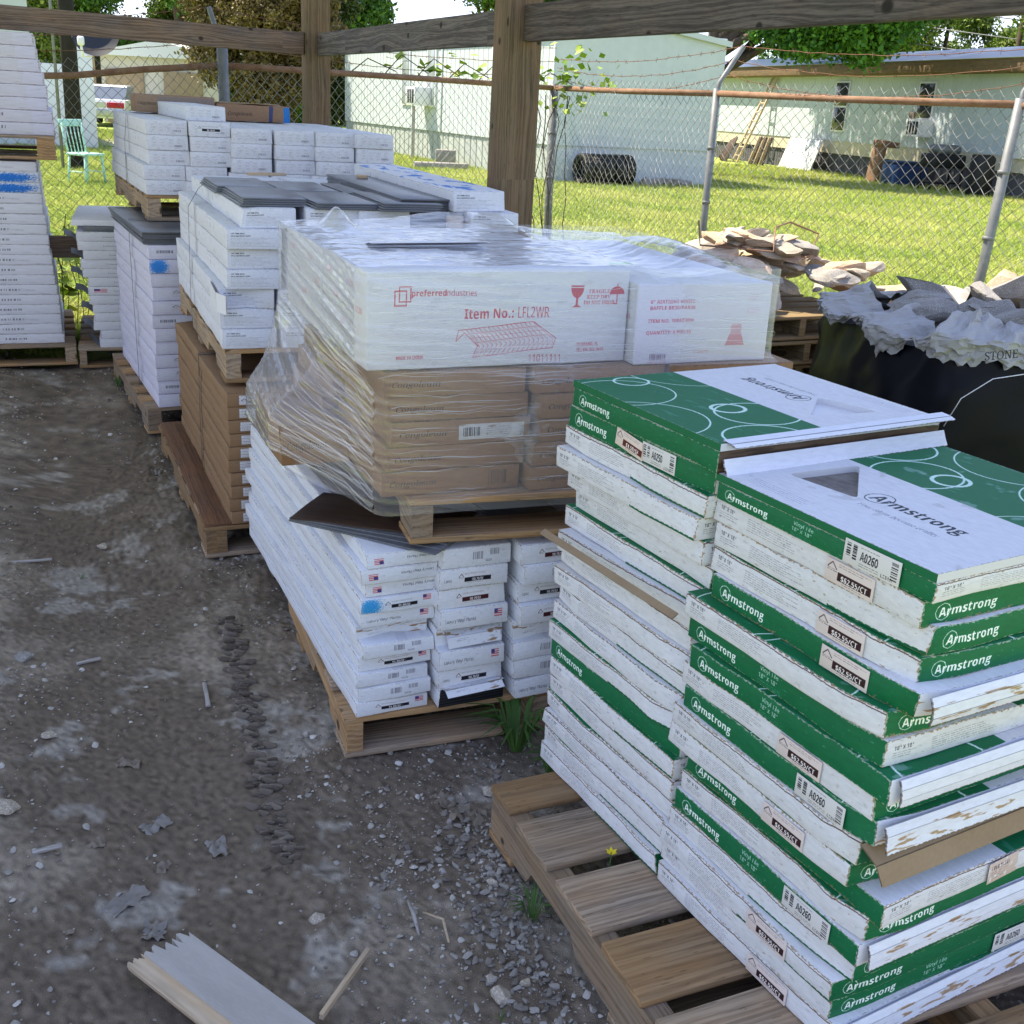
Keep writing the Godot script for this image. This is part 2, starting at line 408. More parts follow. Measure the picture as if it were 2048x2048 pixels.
func grainy(im: Image, sd: int, amt: float):
	var n := FastNoiseLite.new(); n.seed = sd; n.frequency = 1.0; n.fractal_octaves = 2
	for y in im.get_height():
		for x in im.get_width():
			var k := 1.0 + amt * (n.get_noise_2d(x * 0.6, y * 0.6) + 0.8 * n.get_noise_2d(x * 0.03 + 50.0, y * 0.09))
			var c := im.get_pixel(x, y); im.set_pixel(x, y, Color(c.r * k, c.g * k, c.b * k, 1))

func worn_edge(im: Image, sd: int, col: Color, depth: float, amount: float, sides := "tblr"):   # board showing where the print has rubbed off the edges
	var n := FastNoiseLite.new(); n.seed = sd; n.frequency = 1.0; n.fractal_octaves = 3
	var w := im.get_width(); var h := im.get_height()
	for y in h:
		for x in w:
			var e := 1e9
			if "t" in sides: e = minf(e, y)
			if "b" in sides: e = minf(e, h - 1 - y)
			if "l" in sides: e = minf(e, x)
			if "r" in sides: e = minf(e, w - 1 - x)
			if e < depth and n.get_noise_2d(x * 0.11, y * 0.11) + (1.0 - e / depth) * 0.8 > 1.15 - amount:
				im.set_pixel(x, y, im.get_pixel(x, y).lerp(col, 0.85))

# one picture that all printed faces of a kind share
class Sheet:
	var im: Image; var x := 1; var y := 1; var rowh := 0; var size := 2048
	func _init(s := 2048, c := Color.WHITE):
		size = s; im = Image.create(s, s, false, Image.FORMAT_RGBA8); im.fill(c)
	func add(src: Image) -> Rect2:
		if x + src.get_width() + 1 > size: x = 1; y += rowh + 2; rowh = 0
		if y + src.get_height() > size: push_error("sheet full")
		im.blit_rect(src, Rect2i(0, 0, src.get_width(), src.get_height()), Vector2i(x, y))
		var r := Rect2((x + 0.5) / size, (y + 0.5) / size, (src.get_width() - 1.0) / size, (src.get_height() - 1.0) / size)
		x += src.get_width() + 2; rowh = maxi(rowh, src.get_height()); return r
const KR := Color(0.60, 0.49, 0.37)        # bare corrugated board, sRGB
func blank(w: int, h: int, c: Color) -> Image:
	var im := Image.create(w, h, false, Image.FORMAT_RGBA8); im.fill(c); return im

func house_sticker(w: int, h: int, price: String, bar: Color, r, paper := Color(0.90, 0.86, 0.84)) -> Image:
	var im := blank(w, h, paper)
	var k := h / 44.0; var ink := Color(0.35, 0.3, 0.3, 0.8)
	for s in [[Vector2(5, 16), Vector2(16, 5)], [Vector2(16, 5), Vector2(27, 16)]]:
		for t in 14:
			var p: Vector2 = s[0].lerp(s[1], t / 13.0) * k
			im.fill_rect(Rect2i(int(p.x), int(p.y), 2, 2), Color(0.3, 0.28, 0.3))
	micro(im, int(5 * k), int(18 * k), int(24 * k), 2, int(3 * k), Color(0.25, 0.2, 0.22, 0.9), r)
	micro(im, int(32 * k), int(5 * k), w - int(40 * k), 2, int(4 * k), ink, r)
	im.fill_rect(Rect2i(int(32 * k), int(20 * k), w - int(38 * k), int(16 * k)), bar)
	var t2 := text_img(price, "bold", 10 * k, Color(0.97, 0.96, 0.95))
	put(im, t2, int(32 * k) + (w - int(38 * k) - t2.get_width()) / 2, int(23 * k))
	micro(im, int(45 * k), int(39 * k), w - int(70 * k), 1, 3, ink, r)
	return im

func flag(im: Image, x: int, y: int, w: int, h: int, upside := false):
	for i in 7: im.fill_rect(Rect2i(x, y + i * h / 7, w, h / 7 + 1), Color(0.78, 0.35, 0.37) if i % 2 == 0 else Color(0.85, 0.82, 0.84))
	im.fill_rect(Rect2i(x, y, int(w * 0.45), h * 4 / 7) if not upside else Rect2i(x + int(w * 0.55), y + h * 3 / 7, int(w * 0.45), h * 4 / 7), Color(0.27, 0.25, 0.48))

func make_prints():
	var r := RandomNumberGenerator.new(); r.seed = 5
	var GREEN := Color(0.035, 0.405, 0.245); var WH := Color(0.845, 0.845, 0.855); var INK := Color(0.13, 0.14, 0.16)
	var s := Sheet.new(2048, WH)
	# --- tile cartons: long side in green
	G.green = []
	for i in 10:
		var im := blank(480, 46, GREEN)
		put(im, logo_img(15, Color(0.95, 0.97, 0.96)), 24, 10)
		if i % 3 == 0:
			put(im, text_img("Vinyl Tile", "sans", 8, Color(0.82, 0.9, 0.86)), 196, 8); put(im, text_img("18\" X 18\"", "sans", 8, Color(0.82, 0.9, 0.86)), 194, 22)
			micro(im, 194, 36, 60, 2, 4, Color(0.7, 0.82, 0.76, 0.5), r)
		patch(im, 100 + i, Color(0.66, 0.74, 0.69), 0.55, 0.05, 0.16, 0.6)
		worn_edge(im, 140 + i, Color(0.66, 0.67, 0.60), 4.0, 0.6)
		if i % 4 == 1: worn_edge(im, 180 + i, KR, 9.0, 0.5, "b")
		grainy(im, 200 + i, 0.07); G.green.append(s.add(im))
	# --- tile cartons: long side in white, the cut edge of the board running along it
	G.white = []
	for i in 12:
		var im := blank(480, 46, WH)
		put(im, text_img("18\" X 18\"", "sans", 7, INK), 16, 12); micro(im, 16, 24, 48, 3, 4, Color(0.3, 0.3, 0.34, 0.7), r)
		micro(im, 92, 13, 130, 6, 4, Color(0.3, 0.3, 0.34, 0.65), r)
		if i % 3 != 1:
			var yy := 4.0
			for x in 480:                     # brown cut edge
				yy = clampf(yy + r.randf_range(-0.35, 0.35), 2.0, 7.0)
				im.fill_rect(Rect2i(x, int(yy), 1, 2), Color(0.31, 0.22, 0.18))
		if i % 4 == 0:                          # green lining of the lid below the edge
			var x0 := r.randi_range(170, 300)
			for x in range(x0, 480):
				im.fill_rect(Rect2i(x, 41 - int(2.0 * absf(sin(x * 0.21))), 1, 8), GREEN * 0.9)
		if i % 4 == 2: for x in range(6, 480, 15): im.fill_rect(Rect2i(x, 1, 8, 2), Color(0.22, 0.2, 0.2))
		patch(im, 300 + i, Color(0.70, 0.69, 0.69), 0.42, 0.03, 0.09, 0.5)
		patch(im, 330 + i, KR, 0.56, 0.03, 0.12, 0.85)
		worn_edge(im, 340 + i, KR, 4.5, 0.6, "tlr"); grainy(im, 350 + i, 0.05); G.white.append(s.add(im))
	# --- ends closed with a glued flap: glue and torn paper
	G.flap = []
	for i in 5:
		var im := blank(480, 46, Color(0.86, 0.87, 0.90))
		if i != 4: patch(im, 400 + i * 3, Color(0.64, 0.52, 0.40), 0.20 + 0.05 * (i % 3), 0.012, 0.07, 0.95, 0.3, 0.95)
		patch(im, 430 + i, Color(0.75, 0.75, 0.78), 0.5, 0.05, 0.1, 0.4)
		worn_edge(im, 440 + i, Color(0.30, 0.22, 0.18), 1.6, 0.9, "bl"); grainy(im, 450 + i, 0.04); G.flap.append(s.add(im))
	# --- lid: half white with the name, half green with thin white rings
	for v in 2:
		var im := blank(460, 460, WH)
		im.fill_rect(Rect2i(0, 0, 460, 215), GREEN * 1.02)
		for q in [[60, 96, 150, 4.0], [250, -60, 190, 3.0], [330, 120, 250, 2.5], [150, 112, 66, 7.0], [-70, 20, 150, 4.0], [380, 60, 70, 5.0], [60, -150, 230, 3.0]]:
			var ri := ring_img(q[2], q[3], Color(0.80, 0.90, 0.86)); var tmp := blank(460, 215, Color(0, 0, 0, 0))
			tmp.blit_rect(ri, Rect2i(0, 0, q[2], q[2]), Vector2i(q[0], q[1])); put(im, tmp, 0, 0)
		put(im, logo_img(25, Color(0.17, 0.19, 0.23)), 180, 290)
		put(im, text_img("Your ideas become reality", "serif", 9, Color(0.42, 0.44, 0.5), 0.2), 205, 350)
		micro(im, 50, 420, 150, 4, 6, Color(0.35, 0.36, 0.42, 0.7), r)
		if v == 1: patch(im, 465, Color(0.72, 0.71, 0.72), 0.4, 0.012, 0.012, 0.5)
		patch(im, 460 + v, Color(0.76, 0.77, 0.80), 0.42, 0.008, 0.03, 0.22); worn_edge(im, 470 + v, Color(0.62, 0.60, 0.54), 3.0, 0.6); grainy(im, 480 + v, 0.04)
		G["lid%d" % v] = s.add(im)
	var kb0 := blank(120, 20, Color(0.36, 0.28, 0.22)); patch(kb0, 471, Color(0.24, 0.18, 0.14), 0.1, 0.02, 0.2); grainy(kb0, 472, 0.1); G.kraft_edge = s.add(kb0)
	# --- stickers
	G.price = s.add(house_sticker(120, 44, "$62.55/CT", Color(0.20, 0.10, 0.11), r, Color(0.86, 0.80, 0.78)))
	G.price2 = s.add(house_sticker(120, 44, "$1.59/SF", Color(0.36, 0.14, 0.11), r, Color(0.87, 0.80, 0.76)))
	for nm in ["A0260", "A0250"]:
		var im := blank(124, 44, Color(0.84, 0.83, 0.82))
		bars(im, 6, 6, 9, 26, r, false); bars(im, 20, 6, 9, 26, r, false)
		put(im, text_img(nm, "bold", 16, INK, 0.0, 0.62), 36, 12); micro(im, 36, 6, 44, 1, 4, Color(0.2, 0.2, 0.2, 0.8), r); micro(im, 36, 34, 50, 2, 4, Color(0.2, 0.2, 0.2, 0.8), r)
		put(im, text_img("L001A", "mono", 6, INK), 84, 33); bars(im, 104, 6, 14, 32, r, false)
		G[nm] = s.add(im)
	var ts := blank(70, 40, Color(0.80, 0.72, 0.67)); bars(ts, 8, 8, 40, 8, r, true, Color(0.35, 0.28, 0.28)); micro(ts, 8, 20, 30, 4, 4, Color(0.4, 0.3, 0.3, 0.8), r); patch(ts, 77, Color(0.88, 0.87, 0.87), 0.25, 0.06, 0.06); G.tan_tag = s.add(ts)
	# --- plank cartons, short end
	var PW := Color(0.855, 0.86, 0.88)
	G.pl = {}
	for i in 3:
		var im := blank(300, 66, PW)
		put(im, text_img("Luxury Vinyl Planks", "sans", 11, Color(0.2, 0.2, 0.24)), 22, 30); flag(im, 236, 14, 36, 26)
		patch(im, 500 + i, Color(0.72, 0.71, 0.72), 0.45, 0.03, 0.06, 0.5); worn_edge(im, 510 + i, KR, 3.0, 0.5); grainy(im, 520 + i, 0.04); G.pl["lvp%d" % i] = s.add(im)
		im = blank(300, 66, PW); var tx := text_img("Luxury Vinyl Planks", "sans", 11, Color(0.2, 0.2, 0.24)).duplicate(); tx.flip_x(); tx.flip_y()
		put(im, tx, 150, 18); flag(im, 30, 22, 36, 26, true)
		patch(im, 530 + i, Color(0.74, 0.73, 0.74), 0.45, 0.03, 0.06, 0.5); worn_edge(im, 540 + i, KR, 3.0, 0.6); grainy(im, 550 + i, 0.04); G.pl["up%d" % i] = s.add(im)
		im = blank(300, 66, PW); bars(im, 130, 18, 44, 24, r, true, Color(0.45, 0.45, 0.48)); bars(im, 205, 12, 40, 20, r, true, Color(0.5, 0.5, 0.53))
		put(im, text_img(["90143", "60264", "60264"][i], "sans", 7, Color(0.25, 0.25, 0.3)), 186, 44)
		patch(im, 560 + i, Color(0.73, 0.72, 0.73), 0.45, 0.03, 0.06, 0.5); worn_edge(im, 570 + i, KR, 3.0, 0.5); grainy(im, 580 + i, 0.04); G.pl["bar%d" % i] = s.add(im)
		im = blank(300, 66, PW); var st := house_sticker(150, 40, ["$1.99/SF", "$0.79/SF", "$0.79/SF"][i], [Color(0.09, 0.09, 0.13), Color(0.09, 0.09, 0.13), Color(0.26, 0.08, 0.10)][i], r, Color(0.87, 0.86, 0.87))
		put(im, st, 76, 14); if i == 0: flag(im, 246, 10, 34, 24)
		if i == 1: put(im, text_img("Luxu", "sans", 11, Color(0.2, 0.2, 0.24)), 20, 30)
		patch(im, 590 + i, Color(0.73, 0.72, 0.73), 0.5, 0.03, 0.06, 0.5); worn_edge(im, 600 + i, KR, 3.0, 0.5); grainy(im, 610 + i, 0.04); G.pl["price%d" % i] = s.add(im)
	var bp := blank(300, 66, PW); put(bp, house_sticker(140, 40, "$1.99/SF", Color(0.09, 0.09, 0.13), r, Color(0.85, 0.86, 0.88)), 90, 16); flag(bp, 248, 10, 34, 24)
	for k in 5200:
		var p := Vector2(r.randfn(36, 20), r.randfn(36, 17)); bp.fill_rect(Rect2i(int(p.x), int(p.y), 1 + k % 2, 1 + k % 2), Color(0.10, 0.52, 0.78).lerp(Color(0.3, 0.66, 0.86), r.randf()))
	G.pl.paint = s.add(bp)
	var dp := blank(300, 66, Color(0.05, 0.055, 0.065))
	for k in 6: dp.fill_rect(Rect2i(0, 6 + k * 10, 300, 4), Color(0.17, 0.18, 0.21))
	G.pl.open = s.add(dp)
	var tp := blank(300, 66, PW); patch(tp, 640, KR, 0.34, 0.008, 0.04); patch(tp, 641, Color(0.70, 0.69, 0.71), 0.3, 0.015, 0.05, 0.6); micro(tp, 60, 40, 60, 2, 5, Color(0.3, 0.3, 0.35), r); G.pl.torn = s.add(tp)
	G.side = []                            # long plain side, dotted crease
	for i in 4:
		var im := blank(500, 20, Color(0.85, 0.855, 0.88))
		for x in range(0, 500, 5): im.fill_rect(Rect2i(x, 1 + (i % 2), 3, 1), Color(0.55, 0.53, 0.55))
		patch(im, 650 + i, Color(0.74, 0.74, 0.77), 0.4, 0.02, 0.1, 0.5); patch(im, 655 + i, KR, 0.66, 0.03, 0.2, 0.7)
		worn_edge(im, 660 + i, KR, 1.5, 0.5); grainy(im, 670 + i, 0.035); G.side.append(s.add(im))
	var stp := blank(120, 120, Color(0.85, 0.855, 0.88)); patch(stp, 690, Color(0.76, 0.76, 0.79), 0.3, 0.02, 0.02, 0.5); grainy(stp, 691, 0.03); G.side_top = s.add(stp)
	M.print_a = tex_mat(s.im, 0.62); M.flap.albedo_texture = M.print_a.albedo_texture
	# --- second sheet: the other cartons
	var q := Sheet.new(2048, WH); var CW := Color(0.84, 0.845, 0.875); var LW := Color(0.815, 0.80, 0.865)
	G.dfront = []
	for i in 6:                            # white cartons with a block of small print
		var im := blank(260, 92, CW)
		im.fill_rect(Rect2i(8, 6, 244, 80), CW * 1.02)
		if i % 3 != 1:
			put(im, text_img("LVT 17MIL BACK", "bold", 6, INK), 18, 16); put(im, text_img("SPCK SMRTPOST2 GREY", "bold", 6, INK), 18, 27); micro(im, 18, 40, 200, 7, 6, Color(0.25, 0.25, 0.3, 0.75), r)
		else:
			micro(im, 40, 12, 200, 8, 6, Color(0.25, 0.25, 0.3, 0.75), r); var tx := text_img("SPCK SMRTPOST2", "bold", 6, INK).duplicate(); tx.flip_x(); tx.flip_y(); put(im, tx, 150, 66)
		patch(im, 700 + i, Color(0.73, 0.72, 0.75), 0.42, 0.03, 0.04, 0.5); worn_edge(im, 710 + i, KR, 3.0, 0.4); grainy(im, 720 + i, 0.04); G.dfront.append(q.add(im))
	G.ffront = []
	for i in 6:                            # white cartons with a form of six small fields
		var im := blank(260, 92, CW)
		im.fill_rect(Rect2i(24, 20, 214, 56), Color(0.83, 0.83, 0.855))
		for a in 3:
			for b in 4:
				if b == 3 and a == 2: continue
				micro(im, 34 + b * 52, 26 + a * 17, 26, 2, 5, Color(0.35, 0.35, 0.4, 0.8), r)
		bars(im, 170, 58, 52, 12, r, true, Color(0.5, 0.49, 0.53))
		if i == 1: put(im, house_sticker(150, 42, "$0.79/SF", Color(0.1, 0.1, 0.12), r, CW), 50, 24)
		patch(im, 730 + i, Color(0.70, 0.69, 0.71), 0.36, 0.02, 0.05, 0.55); if i % 2: patch(im, 735 + i, KR, 0.6, 0.03, 0.06)
		worn_edge(im, 740 + i, KR, 2.5, 0.45); grainy(im, 750 + i, 0.04); G.ffront.append(q.add(im))
	G.gfront = []
	for i in 5:                            # lavender-white cartons
		var im := blank(260, 84, LW); im.fill_rect(Rect2i(12, 16, 236, 50), Color(0.83, 0.825, 0.87))
		if i % 2 == 0: bars(im, [30, 170, 190, 60, 120][i], 30, 60, 18, r, true, Color(0.3, 0.3, 0.36))
		else: put(im, house_sticker(150, 44, "$0.79/SF", Color(0.12, 0.12, 0.16), r, Color(0.8, 0.79, 0.83)), 70, 18)
		micro(im, 110, 52, 80, 2, 6, Color(0.35, 0.33, 0.42, 0.7), r)
		worn_edge(im, 760 + i, Color(0.66, 0.62, 0.64), 2.0, 0.4); grainy(im, 770 + i, 0.035); G.gfront.append(q.add(im))
	var gp := blank(260, 84, LW); bars(gp, 170, 28, 50, 18, r, true, Color(0.3, 0.3, 0.36))
	for k in 6500:
		var p := Vector2(clampf(r.randfn(34, 14), 0, 258), clampf(r.randfn(42, 19), 0, 82)); gp.fill_rect(Rect2i(int(p.x), int(p.y), 1 + k % 2, 1 + k % 2), Color(0.16, 0.45, 0.78).lerp(Color(0.22, 0.55, 0.85), r.randf()))
	G.gpaint = q.add(gp)
	G.hfront = []
	for i in 3:
		var im := blank(220, 66, Color(0.83, 0.83, 0.84)); put(im, text_img("Luxury Vinyl Planks", "sans", 9, Color(0.4, 0.4, 0.45)), 70, 26)
		if i == 1: flag(im, 16, 18, 36, 26)
		worn_edge(im, 780 + i, KR, 3.0, 0.5); grainy(im, 785 + i, 0.05); G.hfront.append(q.add(im))
	G.ifront = []
	for i in 5:
		var im := blank(300, 66, Color(0.845, 0.84, 0.865) if i < 3 else LW)
		if i < 3:
			bars(im, 210, 26, 34, 14, r, true, Color(0.5, 0.5, 0.52))
			if i > 0: put(im, house_sticker(140, 40, "$0.69/SF", Color(0.35, 0.18, 0.2) if i == 1 else Color(0.2, 0.2, 0.22), r, Color(0.84, 0.83, 0.85)), 20, 14)
		else:
			im.fill_rect(Rect2i(140, 6, 130, 52), Color(0.80, 0.79, 0.83)); bars(im, 186, 18, 44, 16, r, true, Color(0.45, 0.43, 0.48)); if i == 4: put(im, house_sticker(120, 40, "$0.69/SF", Color(0.2, 0.17, 0.2), r, Color(0.8, 0.79, 0.82)), 10, 14)
		patch(im, 790 + i, Color(0.70, 0.69, 0.71), 0.4, 0.02, 0.05, 0.5); worn_edge(im, 795 + i, KR, 2.5, 0.5); grainy(im, 800 + i, 0.045); G.ifront.append(q.add(im))
	var ip := blank(300, 66, Color(0.845, 0.84, 0.865))
	for k in 3600:
		var p := Vector2(r.randfn(256, 17), r.randfn(36, 13)); ip.fill_rect(Rect2i(int(p.x), int(p.y), 1 + k % 2, 1 + k % 2), Color(0.10, 0.40, 0.74).lerp(Color(0.16, 0.48, 0.82), r.randf()))
	G.ipaint = q.add(ip)
	G.cside = []                           # plain carton sides
	for i in 4:
		var im := blank(500, 40, CW if i < 2 else LW)
		for k in 4: im.fill_rect(Rect2i(r.randi_range(30, 470), 14, 2, 10), Color(0.6, 0.59, 0.64))
		patch(im, 810 + i, CW * 0.86, 0.4, 0.015, 0.06, 0.5); worn_edge(im, 820 + i, Color(0.63, 0.60, 0.62), 1.6, 0.7, "tb"); grainy(im, 830 + i, 0.03); G.cside.append(q.add(im))
	G.ctop = []
	for i in 2:
		var im := blank(200, 200, CW * 0.98); patch(im, 840 + i, CW * 0.88, 0.3, 0.03, 0.03, 0.5); grainy(im, 845 + i, 0.04); G.ctop.append(q.add(im))
	var bt := blank(200, 200, CW); patch(bt, 848, Color(0.25, 0.46, 0.78), 0.22, 0.012, 0.03, 0.9); G.blue_top = q.add(bt)
	# --- brown cartons
	var BR := Color(0.55, 0.43, 0.31)
	G.brown = []
	for i in 3:
		var im := blank(400, 64, BR); patch(im, 850 + i, BR * 0.85, 0.35, 0.01, 0.05, 0.6); worn_edge(im, 855 + i, BR * 0.7, 2.0, 0.5, "tb"); grainy(im, 860 + i, 0.05); G.brown.append(q.add(im))
	G.efront = []
	for i in 3:
		var im := blank(400, 64, BR); var lab := blank(230, 44, Color(0.84, 0.83, 0.83))
		for x in [0, 60, 150, 229]: lab.fill_rect(Rect2i(x, 0, 1, 44), Color(0.4, 0.4, 0.42))
		for y in [0, 14, 28, 43]: lab.fill_rect(Rect2i(0, y, 230, 1), Color(0.5, 0.5, 0.52))
		micro(lab, 6, 5, 48, 5, 8, Color(0.25, 0.25, 0.28, 0.9), r); micro(lab, 66, 5, 78, 5, 8, Color(0.25, 0.25, 0.28, 0.7), r); bars(lab, 188, 16, 34, 14, r)
		if i == 0: put(lab, house_sticker(190, 32, "$0.79/SF", Color(0.08, 0.08, 0.1), r, Color(0.84, 0.83, 0.85)), 4, 12)
		put(im, lab, 34, 10); grainy(im, 865 + i, 0.04); G.efront.append(q.add(im))
	G.cong = []
	for i in 3:
		var im := blank(420, 74, Color(0.54, 0.405, 0.29)); put(im, text_img("Congoleum", "serif", 15, Color(0.12, 0.11, 0.13), 0.25, 1.25), 24, 28)
		if i == 1:
			var lab := blank(200, 46, Color(0.74, 0.73, 0.73)); bars(lab, 14, 10, 50, 26, r); micro(lab, 84, 10, 90, 5, 6, Color(0.3, 0.3, 0.32, 0.8), r); put(im, lab, 200, 16)
		if i == 2: bars(im, 330, 14, 50, 44, r, true, Color(0.3, 0.24, 0.2)); im.fill_rect(Rect2i(322, 10, 2, 52), Color(0.35, 0.27, 0.22))
		patch(im, 870 + i, BR * 0.84, 0.35, 0.012, 0.05, 0.5); worn_edge(im, 875 + i, BR * 0.7, 2.0, 0.5); grainy(im, 880 + i, 0.05); G.cong.append(q.add(im))
	var lv := blank(420, 80, Color(0.56, 0.47, 0.39)); lv.fill_rect(Rect2i(110, 8, 300, 66), Color(0.50, 0.45, 0.42)); put(lv, text_img("LV01  TA 042  1", "sans", 20, Color(0.22, 0.2, 0.22), 0, 0.8), 120, 34); bars(lv, 330, 34, 60, 26, r, true, Color(0.4, 0.36, 0.35)); put(lv, text_img("Congoleum", "serif", 13, Color(0.15, 0.12, 0.12), 0.25), 10, 30); grainy(lv, 890, 0.06); G.kbox = q.add(lv)
	var kb := blank(420, 80, Color(0.56, 0.44, 0.34)); put(kb, text_img("Congoleum", "serif", 16, Color(0.12, 0.1, 0.1), 0.25, 1.2), 60, 34); kb.fill_rect(Rect2i(300, 0, 22, 80), Color(0.25, 0.27, 0.42)); kb.fill_rect(Rect2i(382, 6, 38, 74), Color(0.15, 0.45, 0.72)); grainy(kb, 891, 0.06); G.kbox2 = q.add(kb)
	# --- the two big white cartons under film
	var RED := Color(0.72, 0.23, 0.32); var BW2 := Color(0.80, 0.80, 0.835)
	var big := blank(900, 300, BW2)
	put(big, text_img("preferred", "bold", 18, RED), 142, 56); put(big, text_img("industries", "sans", 18, RED), 250, 56)
	for f in [[88, 58, 40, 48], [102, 46, 40, 48]]:
		big.fill_rect(Rect2i(f[0], f[1], f[2], 4), RED); big.fill_rect(Rect2i(f[0], f[1] + f[3] - 4, f[2], 4), RED); big.fill_rect(Rect2i(f[0], f[1], 4, f[3]), RED); big.fill_rect(Rect2i(f[0] + f[2] - 4, f[1], 4, f[3]), RED)
	put(big, text_img("Item No.:", "bold", 30, RED, 0, 0.92), 318, 116); put(big, text_img("LFL2WR", "sans", 34, RED, 0, 0.68), 504, 113)
	put(big, text_img("MADE IN CHINA", "bold", 12, RED, 0, 0.7), 96, 256); put(big, text_img("11011111", "sans", 24, RED, 0, 0.8), 548, 266)
	put(big, text_img("POMPANO, FL", "bold", 11, RED, 0, 0.8), 720, 232); put(big, text_img("TEL: 954. 922. 9813", "bold", 11, RED, 0, 0.75), 720, 250)
	put(big, text_img("FRAGILE", "serifb", 12, RED), 752, 60); put(big, text_img("KEEP DRY", "serifb", 12, RED), 746, 78); put(big, text_img("DO NOT DROP", "serifb", 12, RED, 0, 0.9), 736, 96)
	for t in 40:                          # glass
		var hw := 24.0 * sqrt(1.0 - pow(t / 40.0, 2.2)) if t < 40 else 3.0
		if not (t < 12 and absi(t - 6) < 2): big.fill_rect(Rect2i(int(712 - hw), 48 + t, int(hw * 2), 1), RED)
	big.fill_rect(Rect2i(708, 86, 8, 28), RED); for t in 8: big.fill_rect(Rect2i(712 - 4 - t * 2, 110 + t, 8 + t * 4, 1), RED)
	for t in 26:                          # umbrella
		var hw2 := 28.0 * sqrt(1.0 - pow((26.0 - t) / 26.0, 2.0)); big.fill_rect(Rect2i(int(856 - hw2), 52 + t, int(hw2 * 2), 1), RED)
	big.fill_rect(Rect2i(854, 44, 4, 62), RED); big.fill_rect(Rect2i(842, 106, 16, 4), RED); big.fill_rect(Rect2i(842, 98, 4, 10), RED)
	# outline of a light fitting drawn as a mesh of triangles
	var A := [Vector2(300, 182), Vector2(560, 160), Vector2(640, 214), Vector2(630, 246), Vector2(352, 268), Vector2(368, 232), Vector2(320, 190), Vector2(292, 216)]
	var line := func(a: Vector2, b: Vector2, wd: int):
		var n := int(a.distance_to(b)) + 1
		for k in n: var p := a.lerp(b, float(k) / n); big.fill_rect(Rect2i(int(p.x), int(p.y), wd, wd), RED)
	for k in A.size(): line.call(A[k], A[(k + 1) % A.size()], 2)
	for k in 17:
		var f := k / 16.0; var ta := Vector2(310, 182).lerp(Vector2(560, 162), f); var tb := Vector2(375, 236).lerp(Vector2(630, 216), f); var tc := Vector2(358, 266).lerp(Vector2(628, 246), f)
		line.call(ta, tb, 1); line.call(tb, tc, 1); line.call(ta, Vector2(375, 236).lerp(Vector2(630, 216), maxf(f - 0.12, 0)), 1); line.call(tb, Vector2(358, 266).lerp(Vector2(628, 246), maxf(f - 0.08, 0)), 1)
	for k in 4: line.call(Vector2(310, 182).lerp(Vector2(375, 236), k / 4.0), Vector2(560, 162).lerp(Vector2(630, 216), k / 4.0), 1)
	patch(big, 901, BW2 * 0.92, 0.35, 0.01, 0.02, 0.5); grainy(big, 902, 0.03); G.big_a = q.add(big)
	var bb := blank(520, 290, Color(0.80, 0.795, 0.845)); var PK := Color(0.74, 0.40, 0.50)
	put(bb, text_img("6\" AIRTIGHT WHITE", "bold", 13, PK), 48, 56); put(bb, text_img("BAFFLE BR30/PAR30", "bold", 13, PK), 48, 78); put(bb, text_img("ITEM NO. 108AT30W", "bold", 13, PK), 44, 124); put(bb, text_img("QUANTITY: 6 PIECES", "bold", 13, PK), 40, 166)
	bars(bb, 60, 250, 60, 24, r, true, Color(0.5, 0.42, 0.5)); put(bb, text_img("MADE IN CHINA", "sans", 7, PK), 54, 278); put(bb, text_img("11010711", "sans", 10, PK), 230, 244)
	micro(bb, 430, 44, 40, 4, 6, PK, r); micro(bb, 424, 92, 52, 4, 6, PK, r)
	for t in 80:                          # recessed can
		var hw3 := (14.0 + 8.0 * sqrt(maxf(0, 1.0 - pow((t - 14.0) / 16.0, 2)))) if t < 26 else 20.0 + (t - 26) * 0.36
		if t % 3 != 2 or t > 40: bb.fill_rect(Rect2i(int(390 - hw3), 150 + t, int(hw3 * 2), 1), PK.lerp(bb.get_pixel(2, 2), 0.25))
	grainy(bb, 905, 0.03); G.big_b = q.add(bb)
	var bs := blank(500, 180, Color(0.79, 0.79, 0.81)); for k in 5: put(bs, text_img("LFL2WR", "bold", 12, Color(0.75, 0.5, 0.56)), 40 + k * 90, 30 + (k % 3) * 40)
	grainy(bs, 906, 0.03); G.big_side = q.add(bs)
	M.print_b = tex_mat(q.im, 0.65)
# ------------------------------------------------------------------ ground
func ground_y(x: float, z: float) -> float:
	var p := Vector2(x, z) - BARN; var s := p.dot(BS); var w := p.dot(BW)
	var h := 0.013 * noi.get_noise_2d(x * 0.9, z * 0.9) + 0.007 * noi.get_noise_2d(x * 5.0, z * 5.0) + 0.0055 * noi.get_noise_2d(x * 19.0, z * 19.0) + 0.0045 * noi.get_noise_2d(x * 52.0 + 7.0, z * 52.0)
	# wheel ruts beside the pallets
	var t := w - 1.62 - 0.05 * sin(s * 0.9); var lane := exp(-pow(t / 0.30, 4.0))
	h *= 1.0 - 0.6 * lane
	h -= 0.030 * exp(-pow(t / 0.22, 2.0)); h += 0.020 * exp(-pow((t - 0.42) / 0.12, 2.0))
	var t2 := w - 3.2; h -= 0.02 * exp(-pow(t2 / 0.25, 2.0))
	var t3 := w - 1.33 - 0.03 * sin(s * 1.7); h += 0.016 * exp(-pow(t3 / 0.05, 2.0)) * (0.4 + 0.9 * noi.get_noise_2d(x * 11.0, z * 11.0))
	return h - 0.014

